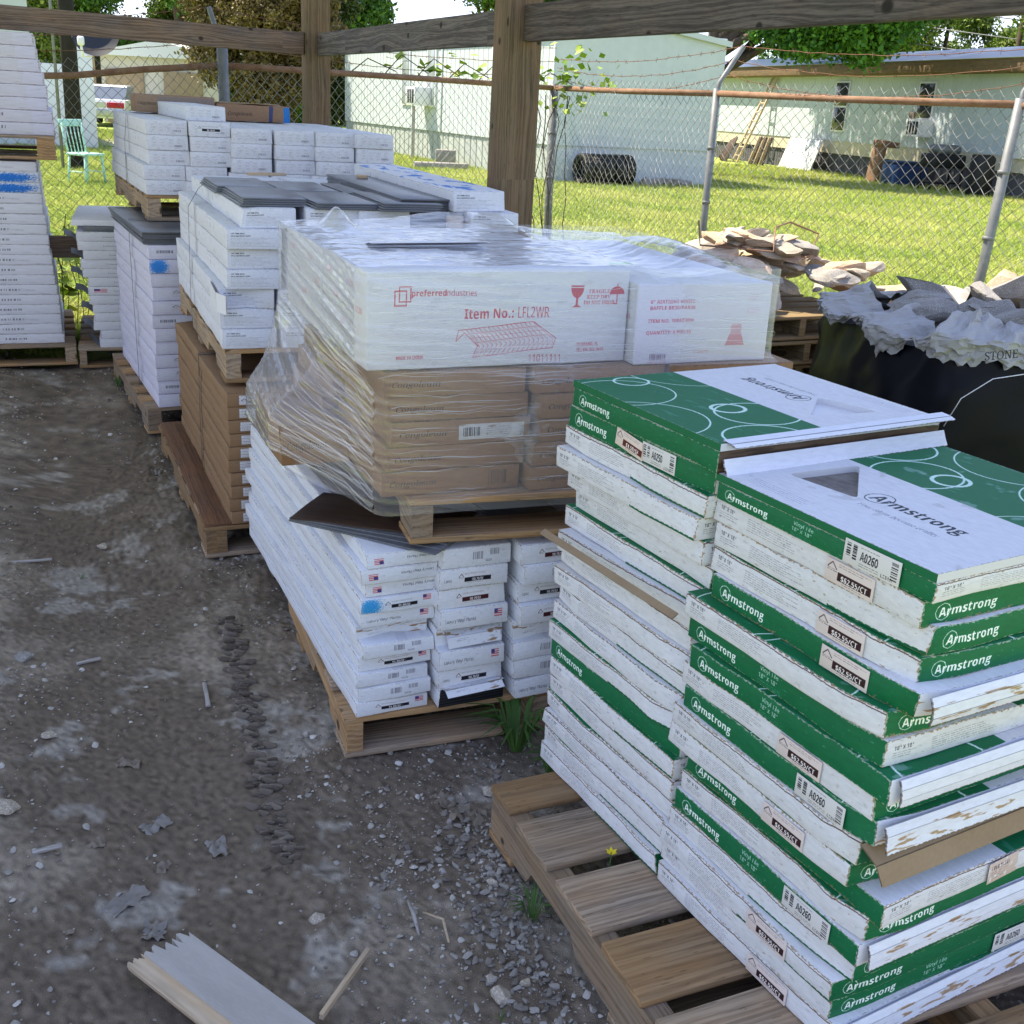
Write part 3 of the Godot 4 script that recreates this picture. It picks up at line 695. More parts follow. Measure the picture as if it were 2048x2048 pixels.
func dirt_w(x: float, z: float) -> float:              # 1 inside the barn, 0 on the lawn
	var p := Vector2(x, z) - BARN; var s := p.dot(BS); var w := p.dot(BW)
	return clampf(minf(s + 0.35, w + 0.9) / 0.5 + 0.9 * noi.get_noise_2d(x * 1.7, z * 1.7), 0.0, 1.0)

func build_ground():
	# lawn out to the horizon
	var gi := mottle_img(512, 40, lin(0.20, 0.28, 0.045), lin(0.36, 0.40, 0.10), 3.0, 0.5)
	var lawn_m := tri_mat(gi, Vector3(0.35, 0.35, 0.35), 0.95); lawn_m.uv1_world_triplanar = true
	var pm := PlaneMesh.new(); pm.size = Vector2(500, 500); pm.subdivide_depth = 8; pm.subdivide_width = 8
	struct("ground", pm, lawn_m, xf(Vector3(0, -0.055, -120)))
	# trodden dirt
	var n := FastNoiseLite.new(); n.seed = 31; n.frequency = 1.0; n.fractal_octaves = 4
	var xs := PackedFloat32Array(); var zs := PackedFloat32Array(); var t0 := -6.6
	while t0 < 4.8: xs.append(t0); t0 += 0.0125 if t0 > -1.75 and t0 < 0.35 else 0.04
	t0 = -8.2
	while t0 < 0.3: zs.append(t0); t0 += 0.0125 if t0 > -3.3 and t0 < -1.2 else (0.022 if t0 > -4.6 and t0 < -1.2 else 0.04)
	var nx := xs.size() - 1; var nz := zs.size() - 1
	var st := begin(); var vv := PackedVector3Array(); var cc := PackedColorArray()
	for z in zs:
		for x in xs:
			var k := dirt_w(x, z)
			vv.append(Vector3(x, ground_y(x, z) - (1.0 - k) * 0.075, z))
			var p := Vector2(x, z) - BARN; var w := p.dot(BW)
			var damp := exp(-pow((w - 1.62) / 0.30, 2.0)) * 0.75 + exp(-pow((w - 1.08) / 0.22, 2.0)) * 0.5
			var a := clampf(0.5 + 0.8 * n.get_noise_2d(x * 1.1, z * 1.1) + 0.35 * n.get_noise_2d(x * 6.0, z * 6.0) - damp, 0.0, 1.0)
			var c := Color(0.21, 0.165, 0.122).lerp(Color(0.54, 0.465, 0.37), a)
			var g := n.get_noise_2d(x * 2.3 + 40.0, z * 2.3) + 0.3 * n.get_noise_2d(x * 17.0, z * 17.0)
			if g > 0.22: c = c.lerp(Color(0.50, 0.465, 0.41), clampf((g - 0.24) * 4.0, 0.0, 0.7))
			c = c * (1.0 + 0.75 * n.get_noise_2d(x * 45.0, z * 45.0)); c.a = 1.0
			cc.append(c)
	for v in vv.size(): st.set_color(cc[v]); st.add_vertex(vv[v])
	for j in nz:
		for i in nx:
			var a := j * (nx + 1) + i; var b := a + 1; var c := a + nx + 2; var e := a + nx + 1
			for q in [a, b, c, a, c, e]: st.add_index(q)
	st.generate_normals()
	var fine := mottle_img(1024, 44, Color(0.76, 0.75, 0.74), Color(1, 1, 1), 14.0, 0.9, 0.3)
	var dm := tri_mat(fine, Vector3(1.3, 1.3, 1.3), 0.95, Color.WHITE, Vector3.ZERO, 1.2); dm.vertex_color_use_as_albedo = true; dm.uv1_world_triplanar = true
	struct("dirt_floor", st.commit(), dm)
	# pebbles and crushed stone
	var shapes := []
	for k in 3: shapes.append(stone_mesh(0.5, 60 + k, Vector3(1.0, 0.5, 0.75), [0, 1, 1][k]))
	var pmat := mat(Color.WHITE, 0.9); pmat.vertex_color_use_as_albedo = true
	for k in 3:
		var list := []; var cols := []
		var r := RandomNumberGenerator.new(); r.seed = 90 + k
		var tries := 0
		while list.size() < [60000, 26000, 4600][k] and tries < 1500000:
			tries += 1
			var z := -7.6 + 6.7 * pow(r.randf(), 0.8); var x := r.randf_range(0.62 * z - 0.4, 0.35 * -z + 0.5)
			if dirt_w(x, z) < 0.5: continue
			var p := Vector2(x, z) - BARN; var w := p.dot(BW); var s := p.dot(BS)
			var den := 0.16 + 0.9 * smoothstep(0.0, 0.5, n.get_noise_2d(x * 1.5 + 9.0, z * 1.5)) + 0.9 * smoothstep(1.95, 2.3, w) + 0.5 * smoothstep(-4.0, -6.0, z) + 0.35 * smoothstep(-0.6, 0.1, x)
			den *= 1.0 - 0.88 * exp(-pow((w - 1.58) / 0.33, 4.0))
			if r.randf() > den: continue
			var sz: float = [r.randf_range(0.0025, 0.007), r.randf_range(0.005, 0.013), r.randf_range(0.010, 0.026)][k] * (1.0 + 0.4 * smoothstep(-3.0, -6.0, z))
			var b := Basis.from_euler(Vector3(r.randf_range(-0.5, 0.5), r.randf() * TAU, r.randf_range(-0.5, 0.5))).scaled(Vector3.ONE * sz)
			list.append(Transform3D(b, Vector3(x, ground_y(x, z) + sz * 0.12, z)))
			var t := r.randf(); var c := Color(0.20, 0.175, 0.15).lerp(Color(0.56, 0.53, 0.48), t * t)
			if r.randf() < 0.15: c = Color(0.22, 0.18, 0.135)
			cols.append(c)
		stuff("gravel", shapes[k], pmat, list, cols, ["fine grey grit scattered over the dirt floor", "small grey pebbles scattered over the dirt floor", "coarse crushed stone lying on the dirt floor"][k], "gravel")
	# grass
	var gm := mat(Color.WHITE, 0.8); gm.vertex_color_use_as_albedo = true; gm.backlight_enabled = true; gm.backlight = Color(0.25, 0.32, 0.06)
	for k in 3:
		var tuft := grass_mesh(70 + k); var list := []; var cols := []
		var r := RandomNumberGenerator.new(); r.seed = 130 + k
		while list.size() < 62000:
			var dist: float = 5.5 + 34.0 * pow(r.randf(), 1.9); var x: float = r.randf_range(-0.56, 0.54) * dist * 1.02; var z := -dist
			if dist < 11.0 and dirt_w(x, z) > 0.25: continue
			var sz := r.randf_range(0.022, 0.046) * (1.0 + dist * 0.05)
			list.append(Transform3D(Basis.from_euler(Vector3(0, r.randf() * TAU, 0)).scaled(Vector3(sz * 1.5, sz * r.randf_range(0.6, 1.2), sz * 1.5)), Vector3(x, -0.056, z)))
			var t := clampf(0.5 + 0.8 * n.get_noise_2d(x * 0.4, z * 0.4) + r.randf_range(-0.35, 0.35), 0.0, 1.0)
			cols.append(Color(0.25, 0.34, 0.055).lerp(Color(0.50, 0.50, 0.15), t))
		stuff("lawn_grass", tuft, gm, list, cols, ["short mown grass of the sunny lawn", "light mown grass of the sunny lawn", "yellowish mown grass of the sunny lawn"][k], "grass")

func stuff(called, mesh, m, list: Array, cols: Array, label, category):
	var mm := MultiMesh.new(); mm.transform_format = MultiMesh.TRANSFORM_3D; mm.use_colors = cols.size() > 0; mm.mesh = mesh; mm.instance_count = list.size()
	for i in list.size():
		mm.set_instance_transform(i, list[i])
		if cols.size(): mm.set_instance_color(i, cols[i])
	var o := MultiMeshInstance3D.new(); o.name = numbered(called); o.multimesh = mm; o.material_override = m; add_child(o)
	return meta(o, label, category, "", "stuff")

func stone_mesh(r: float, sd: int, sq := Vector3.ONE, sub := 2, flat := true) -> ArrayMesh:   # an angular lump
	var t := (1.0 + sqrt(5.0)) / 2.0
	var v := [Vector3(-1, t, 0), Vector3(1, t, 0), Vector3(-1, -t, 0), Vector3(1, -t, 0), Vector3(0, -1, t), Vector3(0, 1, t), Vector3(0, -1, -t), Vector3(0, 1, -t), Vector3(t, 0, -1), Vector3(t, 0, 1), Vector3(-t, 0, -1), Vector3(-t, 0, 1)]
	var f := [[0, 11, 5], [0, 5, 1], [0, 1, 7], [0, 7, 10], [0, 10, 11], [1, 5, 9], [5, 11, 4], [11, 10, 2], [10, 7, 6], [7, 1, 8], [3, 9, 4], [3, 4, 2], [3, 2, 6], [3, 6, 8], [3, 8, 9], [4, 9, 5], [2, 4, 11], [6, 2, 10], [8, 6, 7], [9, 8, 1]]
	var tris := []
	for q in f: tris.append([v[q[0]].normalized(), v[q[1]].normalized(), v[q[2]].normalized()])
	for k in sub:
		var nt := []
		for q in tris:
			var a: Vector3 = (q[0] + q[1]).normalized(); var b: Vector3 = (q[1] + q[2]).normalized(); var c: Vector3 = (q[2] + q[0]).normalized()
			nt.append_array([[q[0], a, c], [a, q[1], b], [c, b, q[2]], [a, b, c]])
		tris = nt
	var r2 := RandomNumberGenerator.new(); r2.seed = sd; var cuts := []
	for k in 13: cuts.append([Vector3(r2.randfn(), r2.randfn(), r2.randfn()).normalized(), r2.randf_range(0.42, 0.8)])
	var st := begin(); st.set_smooth_group(-1 if flat else 0)
	for q in tris:
		for k in [0, 2, 1]:
			var p: Vector3 = q[k]
			for c in cuts:
				var dd: float = p.dot(c[0]) - c[1]
				if dd > 0.0: p -= c[0] * dd
			p *= 1.0 + 0.10 * noi.get_noise_3d(p.x * 2.0 + sd, p.y * 2.0, p.z * 2.0)
			st.set_uv(Vector2(p.x, p.z)); st.add_vertex(p * sq * r)
	return done(st)

func grass_mesh(sd: int) -> ArrayMesh:
	var r := RandomNumberGenerator.new(); r.seed = sd; var st := begin()
	for k in 9:
		var a := r.randf() * TAU; var base := Vector3(cos(a), 0, sin(a)) * r.randf() * 0.5; var lean := Vector3(r.randfn() * 0.3, 1.0, r.randfn() * 0.3)
		var side := Vector3(-sin(a + 1.0), 0, cos(a + 1.0)) * 0.04; var hh := r.randf_range(0.5, 1.1)
		for q in [[base - side, base + side, base + lean * hh * 0.6 + side * 0.6], [base - side, base + lean * hh * 0.6 + side * 0.6, base + lean * hh * 0.6 - side * 0.6], [base + lean * hh * 0.6 - side * 0.6, base + lean * hh * 0.6 + side * 0.6, base + lean * hh + Vector3(r.randfn() * 0.2, 0, r.randfn() * 0.2)]]:
			for p in q: st.set_color(Color.WHITE); st.set_uv(Vector2.ZERO); st.add_vertex(p)
	return done(st)

# ------------------------------------------------------------------ barn
func board(parent, called, a: Vector3, b: Vector3, hgt: float, th: float, m, sd := 0):    # a plank from a to b, standing on edge
	var t := along(a, b); var l := a.distance_to(b)
	t.origin -= t.basis.y * hgt * 0.5
	return part(called, rbox(Vector3(l, hgt, th), 0.003, Vector3i(maxi(2, int(l / 0.4)), 1, 1), 0.004, sd), m, parent, t)

func build_barn():
	var b = thing("pole_barn", "open sided pole barn of weathered timber posts and rails with metal roof", "barn", barn(0, 0))
	b.rotation.y = 0.0
	var o: Vector3 = b.position
	var post := func(s: float, w: float, hh: float):
		var p := barn(s, w); var t := Transform3D(Basis(Vector3(0, 1, 0), Vector3(-BS.x, 0, -BS.y), Vector3(BW.x, 0, BW.y) * -1.0), Vector3(p.x, hh * 0.5 - 0.3, p.z) - o)
		t.basis = Basis(Vector3.UP, Vector3(BS.x, 0, BS.y), Vector3.UP.cross(Vector3(BS.x, 0, BS.y)))
		t.origin -= t.basis.y * 0.07
		return part("post", rbox(Vector3(hh + 0.6, 0.14, 0.14), 0.006, Vector3i(8, 1, 1), 0.004, int(s * 7 + w)), M.post, b, t)
	for q in [[0, 0], [2.94, 0], [0, 4.8], [4.5, 4.8]]: post.call(q[0], q[1], 4.3 + q[1] * 0.05)
	post.call(5.9, 0, 1.9)
	var rail := func(s0, w0, y0, s1, w1, y1, m, sd): board(b, "rail", barn(s0, w0, y0) - o, barn(s1, w1, y1) - o, 0.122, 0.04, m, sd)
	rail.call(0.075, -0.01, 1.785, 2.865, -0.01, 1.788, M.beam_b, 1)
	rail.call(3.015, -0.01, 1.795, 5.83, -0.01, 1.79, M.beam_c, 2)
	rail.call(-0.0, 0.075, 1.787, -0.01, 4.73, 1.85, M.beam_a, 3)
	rail.call(0.0, 0.075, 0.60, 0.0, 4.73, 0.63, M.beam_a, 5)
	# roof: rafters and corrugated sheet
	var ry := func(w: float): return 4.42 + w * 0.05
	for k in 5:
		var s := -2.4 + 1.8 * k
		board(b, "rafter", barn(s, 0.0, ry.call(0.0) - 0.10) - o, barn(s, 4.95, ry.call(4.95) - 0.10) - o, 0.15, 0.045, M.beam_a, 10 + k)
	for k in 3:
		var st := begin(); st.set_smooth_group(0); var w0 := -0.05 + k * 1.68; var n := 36
		for i in n:
			for u in 2:
				pass
			var wa := w0 + 1.69 * i / n; var wb := w0 + 1.69 * (i + 1.0) / n
			var ya: float = ry.call(wa) + 0.008 * sin(i * TAU / 4.0); var yb: float = ry.call(wb) + 0.008 * sin((i + 1) * TAU / 4.0)
			quad(st, barn(-2.5, wa, ya) - o, barn(4.95, wa, ya) - o, barn(4.95, wb, yb) - o, barn(-2.5, wb, yb) - o)
		part("roof_sheet", done(st), M.roof_tin, b)

# ------------------------------------------------------------------ fences
func chain_link(parent, a: Vector3, b: Vector3, y0: float, y1: float, sd: int, sag := 0.012):
	var st := begin(); var p := 0.036; var l := Vector2(b.x - a.x, b.z - a.z).length(); var n := int(l / p); var rows := int((y1 - y0) / p)
	var dir := (Vector3(b.x, 0, b.z) - Vector3(a.x, 0, a.z)).normalized(); var nor := dir.cross(Vector3.UP)
	for i in n:
		var prev := Vector3.ZERO
		for j in rows + 1:
			var xx := (i + ((i + j) % 2)) * p; var f := xx / l
			var y := y0 + j * p + (lerpf(a.y, b.y, f) - lerpf(a.y, b.y, 0.5)) * float(j) / rows
			var bow := sag * noi.get_noise_2d(xx * 1.3 + sd * 9.0, y * 1.3) * 4.0
			var q := Vector3(a.x, 0, a.z) + dir * (xx + 0.006 * noi.get_noise_2d(xx * 4.0, y * 4.0 + sd)) + Vector3(0, y + 0.006 * noi.get_noise_2d(y * 4.0 + 7.0, xx * 4.0), 0) + nor * (bow + (0.004 if (j % 2) == 0 else -0.004))
			if j > 0:
				var d := (q - prev).normalized(); var u := d.cross(nor).normalized() * 0.0018; var w := nor * 0.0018
				var off := [u, -u * 0.5 + w * 0.87, -u * 0.5 - w * 0.87]
				for k in 3: quad(st, prev + off[k], q + off[k], q + off[(k + 1) % 3], prev + off[(k + 1) % 3])
			prev = q
	var o = part("chain_link_mesh", done(st), M.wire, parent); o.set_meta("kind", "stuff")

func barbed(parent, a: Vector3, b: Vector3, sag: float, sd: int):
	var st := begin(); var pts := []; var r := RandomNumberGenerator.new(); r.seed = sd
	for i in 25:
		var t := i / 24.0; pts.append(a.lerp(b, t) + Vector3(0, -sag * 4.0 * t * (1.0 - t) + r.randf_range(-0.004, 0.004), r.randf_range(-0.004, 0.004)))
	tube_into(st, pts, 0.0022, 4, false)
	var n := int(a.distance_to(b) / 0.11)
	for i in n:
		var t := (i + 0.5) / n * 24.0; var k := int(t); var p: Vector3 = pts[k].lerp(pts[k + 1], t - k)
		for e in 2:
			var d := Vector3(r.randfn(), r.randfn(), r.randfn()).normalized() * 0.02
			tube_into(st, [p - d, p + d], 0.0014, 3, false)
	part("barbed_wire", done(st), M.rust_wire, parent)

func build_fences():
	var P0 := Vector3(-2.0, 1.65, -7.55); var P1 := Vector3(0.15, 1.655, -9.6); var P2 := Vector3(1.19, 1.652, -7.8); var P3 := Vector3(2.57, 1.655, -6.3); var PL := Vector3(-3.8, 1.49, -7.5); var P4 := Vector3(4.0, 1.66, -4.75)
	var f = thing("chain_link_fence", "galvanised chain link fence with rusty top rail beside the lawn", "fence")
	for q in [[P1, 0.034], [P2, 0.024], [P3, 0.028], [P4, 0.024]]:
		var p: Vector3 = q[0]; var lean := Vector3(-0.05, 0, 0) if p == P3 else Vector3(0.02, 0, 0)
		part("post", tube([Vector3(p.x, -0.15, p.z) + lean * 2.0, Vector3(p.x, 0.8, p.z) + lean * 0.5, p + Vector3(0, 0.03, 0)], q[1], 12), M.galv, f)
		for yb in [0.5, 0.95, 1.3]:
			part("tie_band", tube([Vector3(p.x, yb, p.z) + lean * (1.2 - yb * 0.7), Vector3(p.x, yb + 0.02, p.z) + lean * (1.2 - yb * 0.7)], q[1] + 0.004, 12), M.galv, f)
		if p != P1:
			var arm := p + Vector3(0.16, 0.30, -0.10)
			part("barb_arm", tube([p + Vector3(0, -0.05, 0), p + Vector3(0.01, 0.06, -0.01), arm], 0.016, 8), M.galv, f)
	for q in [[P1, P2], [P2, P3], [P3, P4]]:
		part("top_rail", tube([q[0], q[0].lerp(q[1], 0.5) + Vector3(0, -0.006, 0), q[1]], 0.021, 10), M.rust, f)
		chain_link(f, q[0] + Vector3(0, 0, 0), q[1], 0.03, 1.74, int(q[0].x * 10))
		var o := Vector3(0.16, 0.30, -0.10) if q[0] != P1 else Vector3(0.02, 0.22, 0.0)
		for k in 3: barbed(f, q[0] + o * (1.0 - k * 0.3), q[1] + Vector3(0.16, 0.30, -0.10) * (1.0 - k * 0.3), 0.05 + 0.03 * k, 7 * k + int(q[0].x * 5))
	var g = thing("chain_link_fence", "chain link fence with bent rusty rail behind the rear stacks", "fence")
	part("post", tube([Vector3(P0.x + 0.02, -0.15, P0.z), P0 + Vector3(0, 0.16, 0)], 0.036, 12), M.galv, g)
	part("barb_arm", tube([P0 + Vector3(0, 0.1, 0), P0 + Vector3(-0.10, 0.34, -0.1)], 0.016, 8), M.galv, g)
	part("post", tube([Vector3(PL.x, -0.15, PL.z), PL + Vector3(0, 0.05, 0)], 0.03, 10), M.galv, g)
	part("top_rail", tube([P0, Vector3(-0.9, 1.655, -8.5), P1], 0.021, 10), M.rust, g)
	part("top_rail", tube([P0, Vector3(-2.5, 1.60, -7.53), Vector3(-2.95, 1.54, -7.51), PL], 0.021, 10), M.rust, g)
	chain_link(g, P0, P1, 0.03, 1.70, 3, 0.016); chain_link(g, PL, P0, 0.03, 1.66, 5, 0.03)
	for k in 3:
		barbed(g, P0 + Vector3(-0.1, 0.34 - 0.1 * k, -0.1), PL + Vector3(0, 0.34 - 0.09 * k, 0), 0.03, 20 + k)
		barbed(g, P0 + Vector3(-0.1, 0.34 - 0.1 * k, -0.1), P1 + Vector3(0, 0.3 - 0.1 * k, 0), 0.06, 30 + k)

# ------------------------------------------------------------------ pallets and cartons
func frame(P: Vector2, yaw: float, x: float, y: float, z: float) -> Vector3:
	return Vector3(P.x + cos(yaw) * x + sin(yaw) * z, y, P.y - sin(yaw) * x + cos(yaw) * z)

func pallet(P: Vector2, yaw: float, y: float, W: float, L: float, label: String, o := {}):
	# P is the front left corner; stringers run front to back, deck boards across
	var t = thing("pallet", label, "pallet", frame(P, yaw, W * 0.5, y, -L * 0.5), yaw, "wooden shipping pallets")
	var th := 0.016; var sh: float = o.get("stringer", 0.086); var sw: float = o.get("sw", 0.038); var m: Array = o.get("mats", M.pallet)
	var hl := L * 0.5; var poly := PackedVector2Array()
	var nw := 0.115; var nd := 0.036; var c1 := hl * 0.5
	poly.append_array([Vector2(-hl, 0), Vector2(-c1 - nw, 0), Vector2(-c1 - nw + 0.025, nd), Vector2(-c1 + nw - 0.025, nd), Vector2(-c1 + nw, 0), Vector2(c1 - nw, 0), Vector2(c1 - nw + 0.025, nd), Vector2(c1 + nw - 0.025, nd), Vector2(c1 + nw, 0), Vector2(hl, 0), Vector2(hl, sh), Vector2(-hl, sh)])
	var sm := prism(poly, sw); var xs: Array = o.get("xs", [-W * 0.5 + sw * 0.5 + 0.004, 0.0, W * 0.5 - sw * 0.5 - 0.004])
	for x in xs:
		part("stringer", sm, m[rng.randi() % m.size()], t, Transform3D(Basis(Vector3.UP, PI / 2), Vector3(x, th, 0)))
	var boards: Array = o.get("boards", [])
	if boards.is_empty():
		var n: int = o.get("n", 7)
		for k in n: boards.append([L * k / (n - 1.0) - hl, 0.125 if k in [0, n - 1] else 0.10])
		boards[0][0] += 0.0625; boards[n - 1][0] -= 0.0625
	for k in boards.size():
		part("deck_board", rbox(Vector3(W + rnd(-0.006, 0.006), th, boards[k][1]), 0.002, Vector3i(5, 1, 1), 0.003, rng.randi() % 90), m[rng.randi() % m.size()], t, xf(Vector3(rnd(-0.004, 0.004), th + sh, boards[k][0]), rnd(-0.006, 0.006)))
	if o.has("edge"): part("edge_board", rbox(Vector3(L, 0.012, 0.10), 0.002, Vector3i(6, 1, 1), 0.003, 5), M.edge_wood, t, Transform3D(Basis(Vector3.UP, PI / 2), Vector3(-W * 0.5 + 0.052, th * 2 + sh - 0.001, 0)))
	for k in [[hl - 0.06, 0.12], [0.0, 0.1], [-hl + 0.06, 0.12]]:
		part("bottom_board", rbox(Vector3(W, th, k[1]), 0.002, Vector3i(3, 1, 1), 0.002, rng.randi() % 90), m[rng.randi() % m.size()], t, xf(Vector3(0, 0, k[0])))
	return t

func carton(called: String, size: Vector3, at: Vector3, yaw: float, faces: Array, m, label: String, group: String, o := {}):
	var n := Vector3i(maxi(2, int(size.x / 0.075)), 1, maxi(2, int(size.z / 0.075)))
	var mesh := rbox(size - Vector3(0.001, 0.0008, 0.001), o.get("c", 0.0025), n, o.get("amp", 0.004), int(at.x * 1000) % 97 + int(at.y * 700) % 53 + int(at.z * 500) % 31, faces, o.get("turn", 0), o.get("dents", []))
	var t := xf(at, yaw + o.get("skew", 0.0), o.get("pitch", 0.0), o.get("roll", 0.0))
	return single(called, mesh, m, t, label, "carton", group)

func sticker(parent, rect: Rect2, m, face: String, size: Vector3, u: float, v: float, w: float, h: float, called := "price_sticker", tilt := 0.0):
	# u, v: middle of the sticker on the face, metres from the face's left and bottom
	var th := 0.0007; var r := Rect2(rect.position, rect.size); var side := Rect2(rect.position, Vector2.ONE * 0.001)
	var mesh := rbox(Vector3(w, h, th), 0.0002, Vector3i(1, 1, 1), 0.0, 0, [r, side, side, side, side, side])
	var t: Transform3D
	if face == "L": t = Transform3D(Basis(Vector3.UP, -PI / 2) * Basis(Vector3.BACK, tilt), Vector3(-size.x * 0.5 - 0.0022, v - h * 0.5, -size.z * 0.5 + u))
	else: t = Transform3D(Basis(Vector3.BACK, tilt), Vector3(-size.x * 0.5 + u, v - h * 0.5, size.z * 0.5 + 0.0022))
	return part(called, mesh, m, parent, t)
# ------------------------------------------------------------------ tile cartons, front right
func lid_with_window(parent, size: Vector3, rect: Rect2, turn: int, hole: PackedVector2Array, y: float):
	# hole in x (left to right), z (back to front), metres from the back left corner
	var st := begin(); st.set_smooth_group(-1); var th := 0.013; var hx := size.x * 0.5; var hz := size.z * 0.5
	var outer := PackedVector2Array([Vector2(0, 0), Vector2(size.x, 0), Vector2(size.x, size.z), Vector2(0, size.z)])
	var h := PackedVector2Array()
	for i in hole.size():                             # round the corners
		var p := hole[i]; var a := hole[(i + hole.size() - 1) % hole.size()]; var b := hole[(i + 1) % hole.size()]
		var pa := p + (a - p).normalized() * 0.016; var pb := p + (b - p).normalized() * 0.016
		for k in 5:
			var t := k / 4.0; h.append(pa.lerp(p, t).lerp(p.lerp(pb, t), t))
	var area := 0.0
	for i in h.size(): area += h[i].cross(h[(i + 1) % h.size()])
	if area > 0.0: h.reverse()
	var near := 0
	for i in h.size():
		if h[i].length() < h[near].length(): near = i
	var poly := PackedVector2Array([outer[0] + Vector2(0.0002, 0)]); poly.append_array([outer[1], outer[2], outer[3], outer[0] + Vector2(0, 0.0002)])
	for i in h.size() + 1:
		poly.append(h[(near + i) % h.size()] + (Vector2(0.0001, -0.0001) if i == h.size() else Vector2.ZERO))
	var idx := Geometry2D.triangulate_polygon(poly)
	if idx.is_empty(): push_error("lid")
	var uv := func(p: Vector2) -> Vector2:
		var fu := p.x / size.x; var fv := p.y / size.z
		for k in turn: var t := fu; fu = fv; fv = 1.0 - t
		return rect.position + Vector2(rect.size.x * fu, rect.size.y * fv)
	var at3 := func(p: Vector2, yy: float) -> Vector3: return Vector3(p.x - hx, y + yy, p.y - hz)
	for t in range(0, idx.size(), 3):
		var q := [poly[idx[t]], poly[idx[t + 1]], poly[idx[t + 2]]]
		if (q[1] - q[0]).cross(q[2] - q[0]) < 0.0: q.reverse()
		for p in q: st.set_uv(uv.call(p)); st.add_vertex(at3.call(p, th))
		q.reverse()
		for p in q: st.set_uv(uv.call(p)); st.add_vertex(at3.call(p, 0.0))
	for loop in [outer, h]:
		for i in loop.size():
			var a: Vector2 = loop[i]; var b: Vector2 = loop[(i + 1) % loop.size()]
			var qq := [at3.call(a, th), at3.call(b, th), at3.call(b, 0.0), at3.call(a, 0.0)]
			var eu: Vector2 = G.green[2].position + G.green[2].size * Vector2(0.72, 0.5) if loop == outer and i == 3 else G.white[1].position + Vector2(0.005, 0.005)
			for k in [0, 1, 2, 0, 2, 3]: st.set_uv(eu); st.add_vertex(qq[k])
	return part("lid", done(st), M.print_a, parent)

func strip(called, parent, pts: Array, width_dir: Vector3, m, uvrect := Rect2(0, 0, 1, 1)):     # bent sheet: a line of points swept sideways
	var st := begin(); st.set_smooth_group(0); var n := pts.size(); var th := 0.0025
	for i in n - 1:
		var u0 := float(i) / (n - 1); var u1 := (i + 1.0) / (n - 1)
		var nr: Vector3 = (pts[i + 1] - pts[i]).cross(width_dir).normalized() * th
		for o in [Vector3.ZERO, nr]:
			quad(st, pts[i] + o, pts[i] + width_dir + o, pts[i + 1] + width_dir + o, pts[i + 1] + o, Rect2(uvrect.position + Vector2(0, uvrect.size.y * u0), Vector2(uvrect.size.x, uvrect.size.y * (u1 - u0))))
	return part(called, done(st), m, parent)

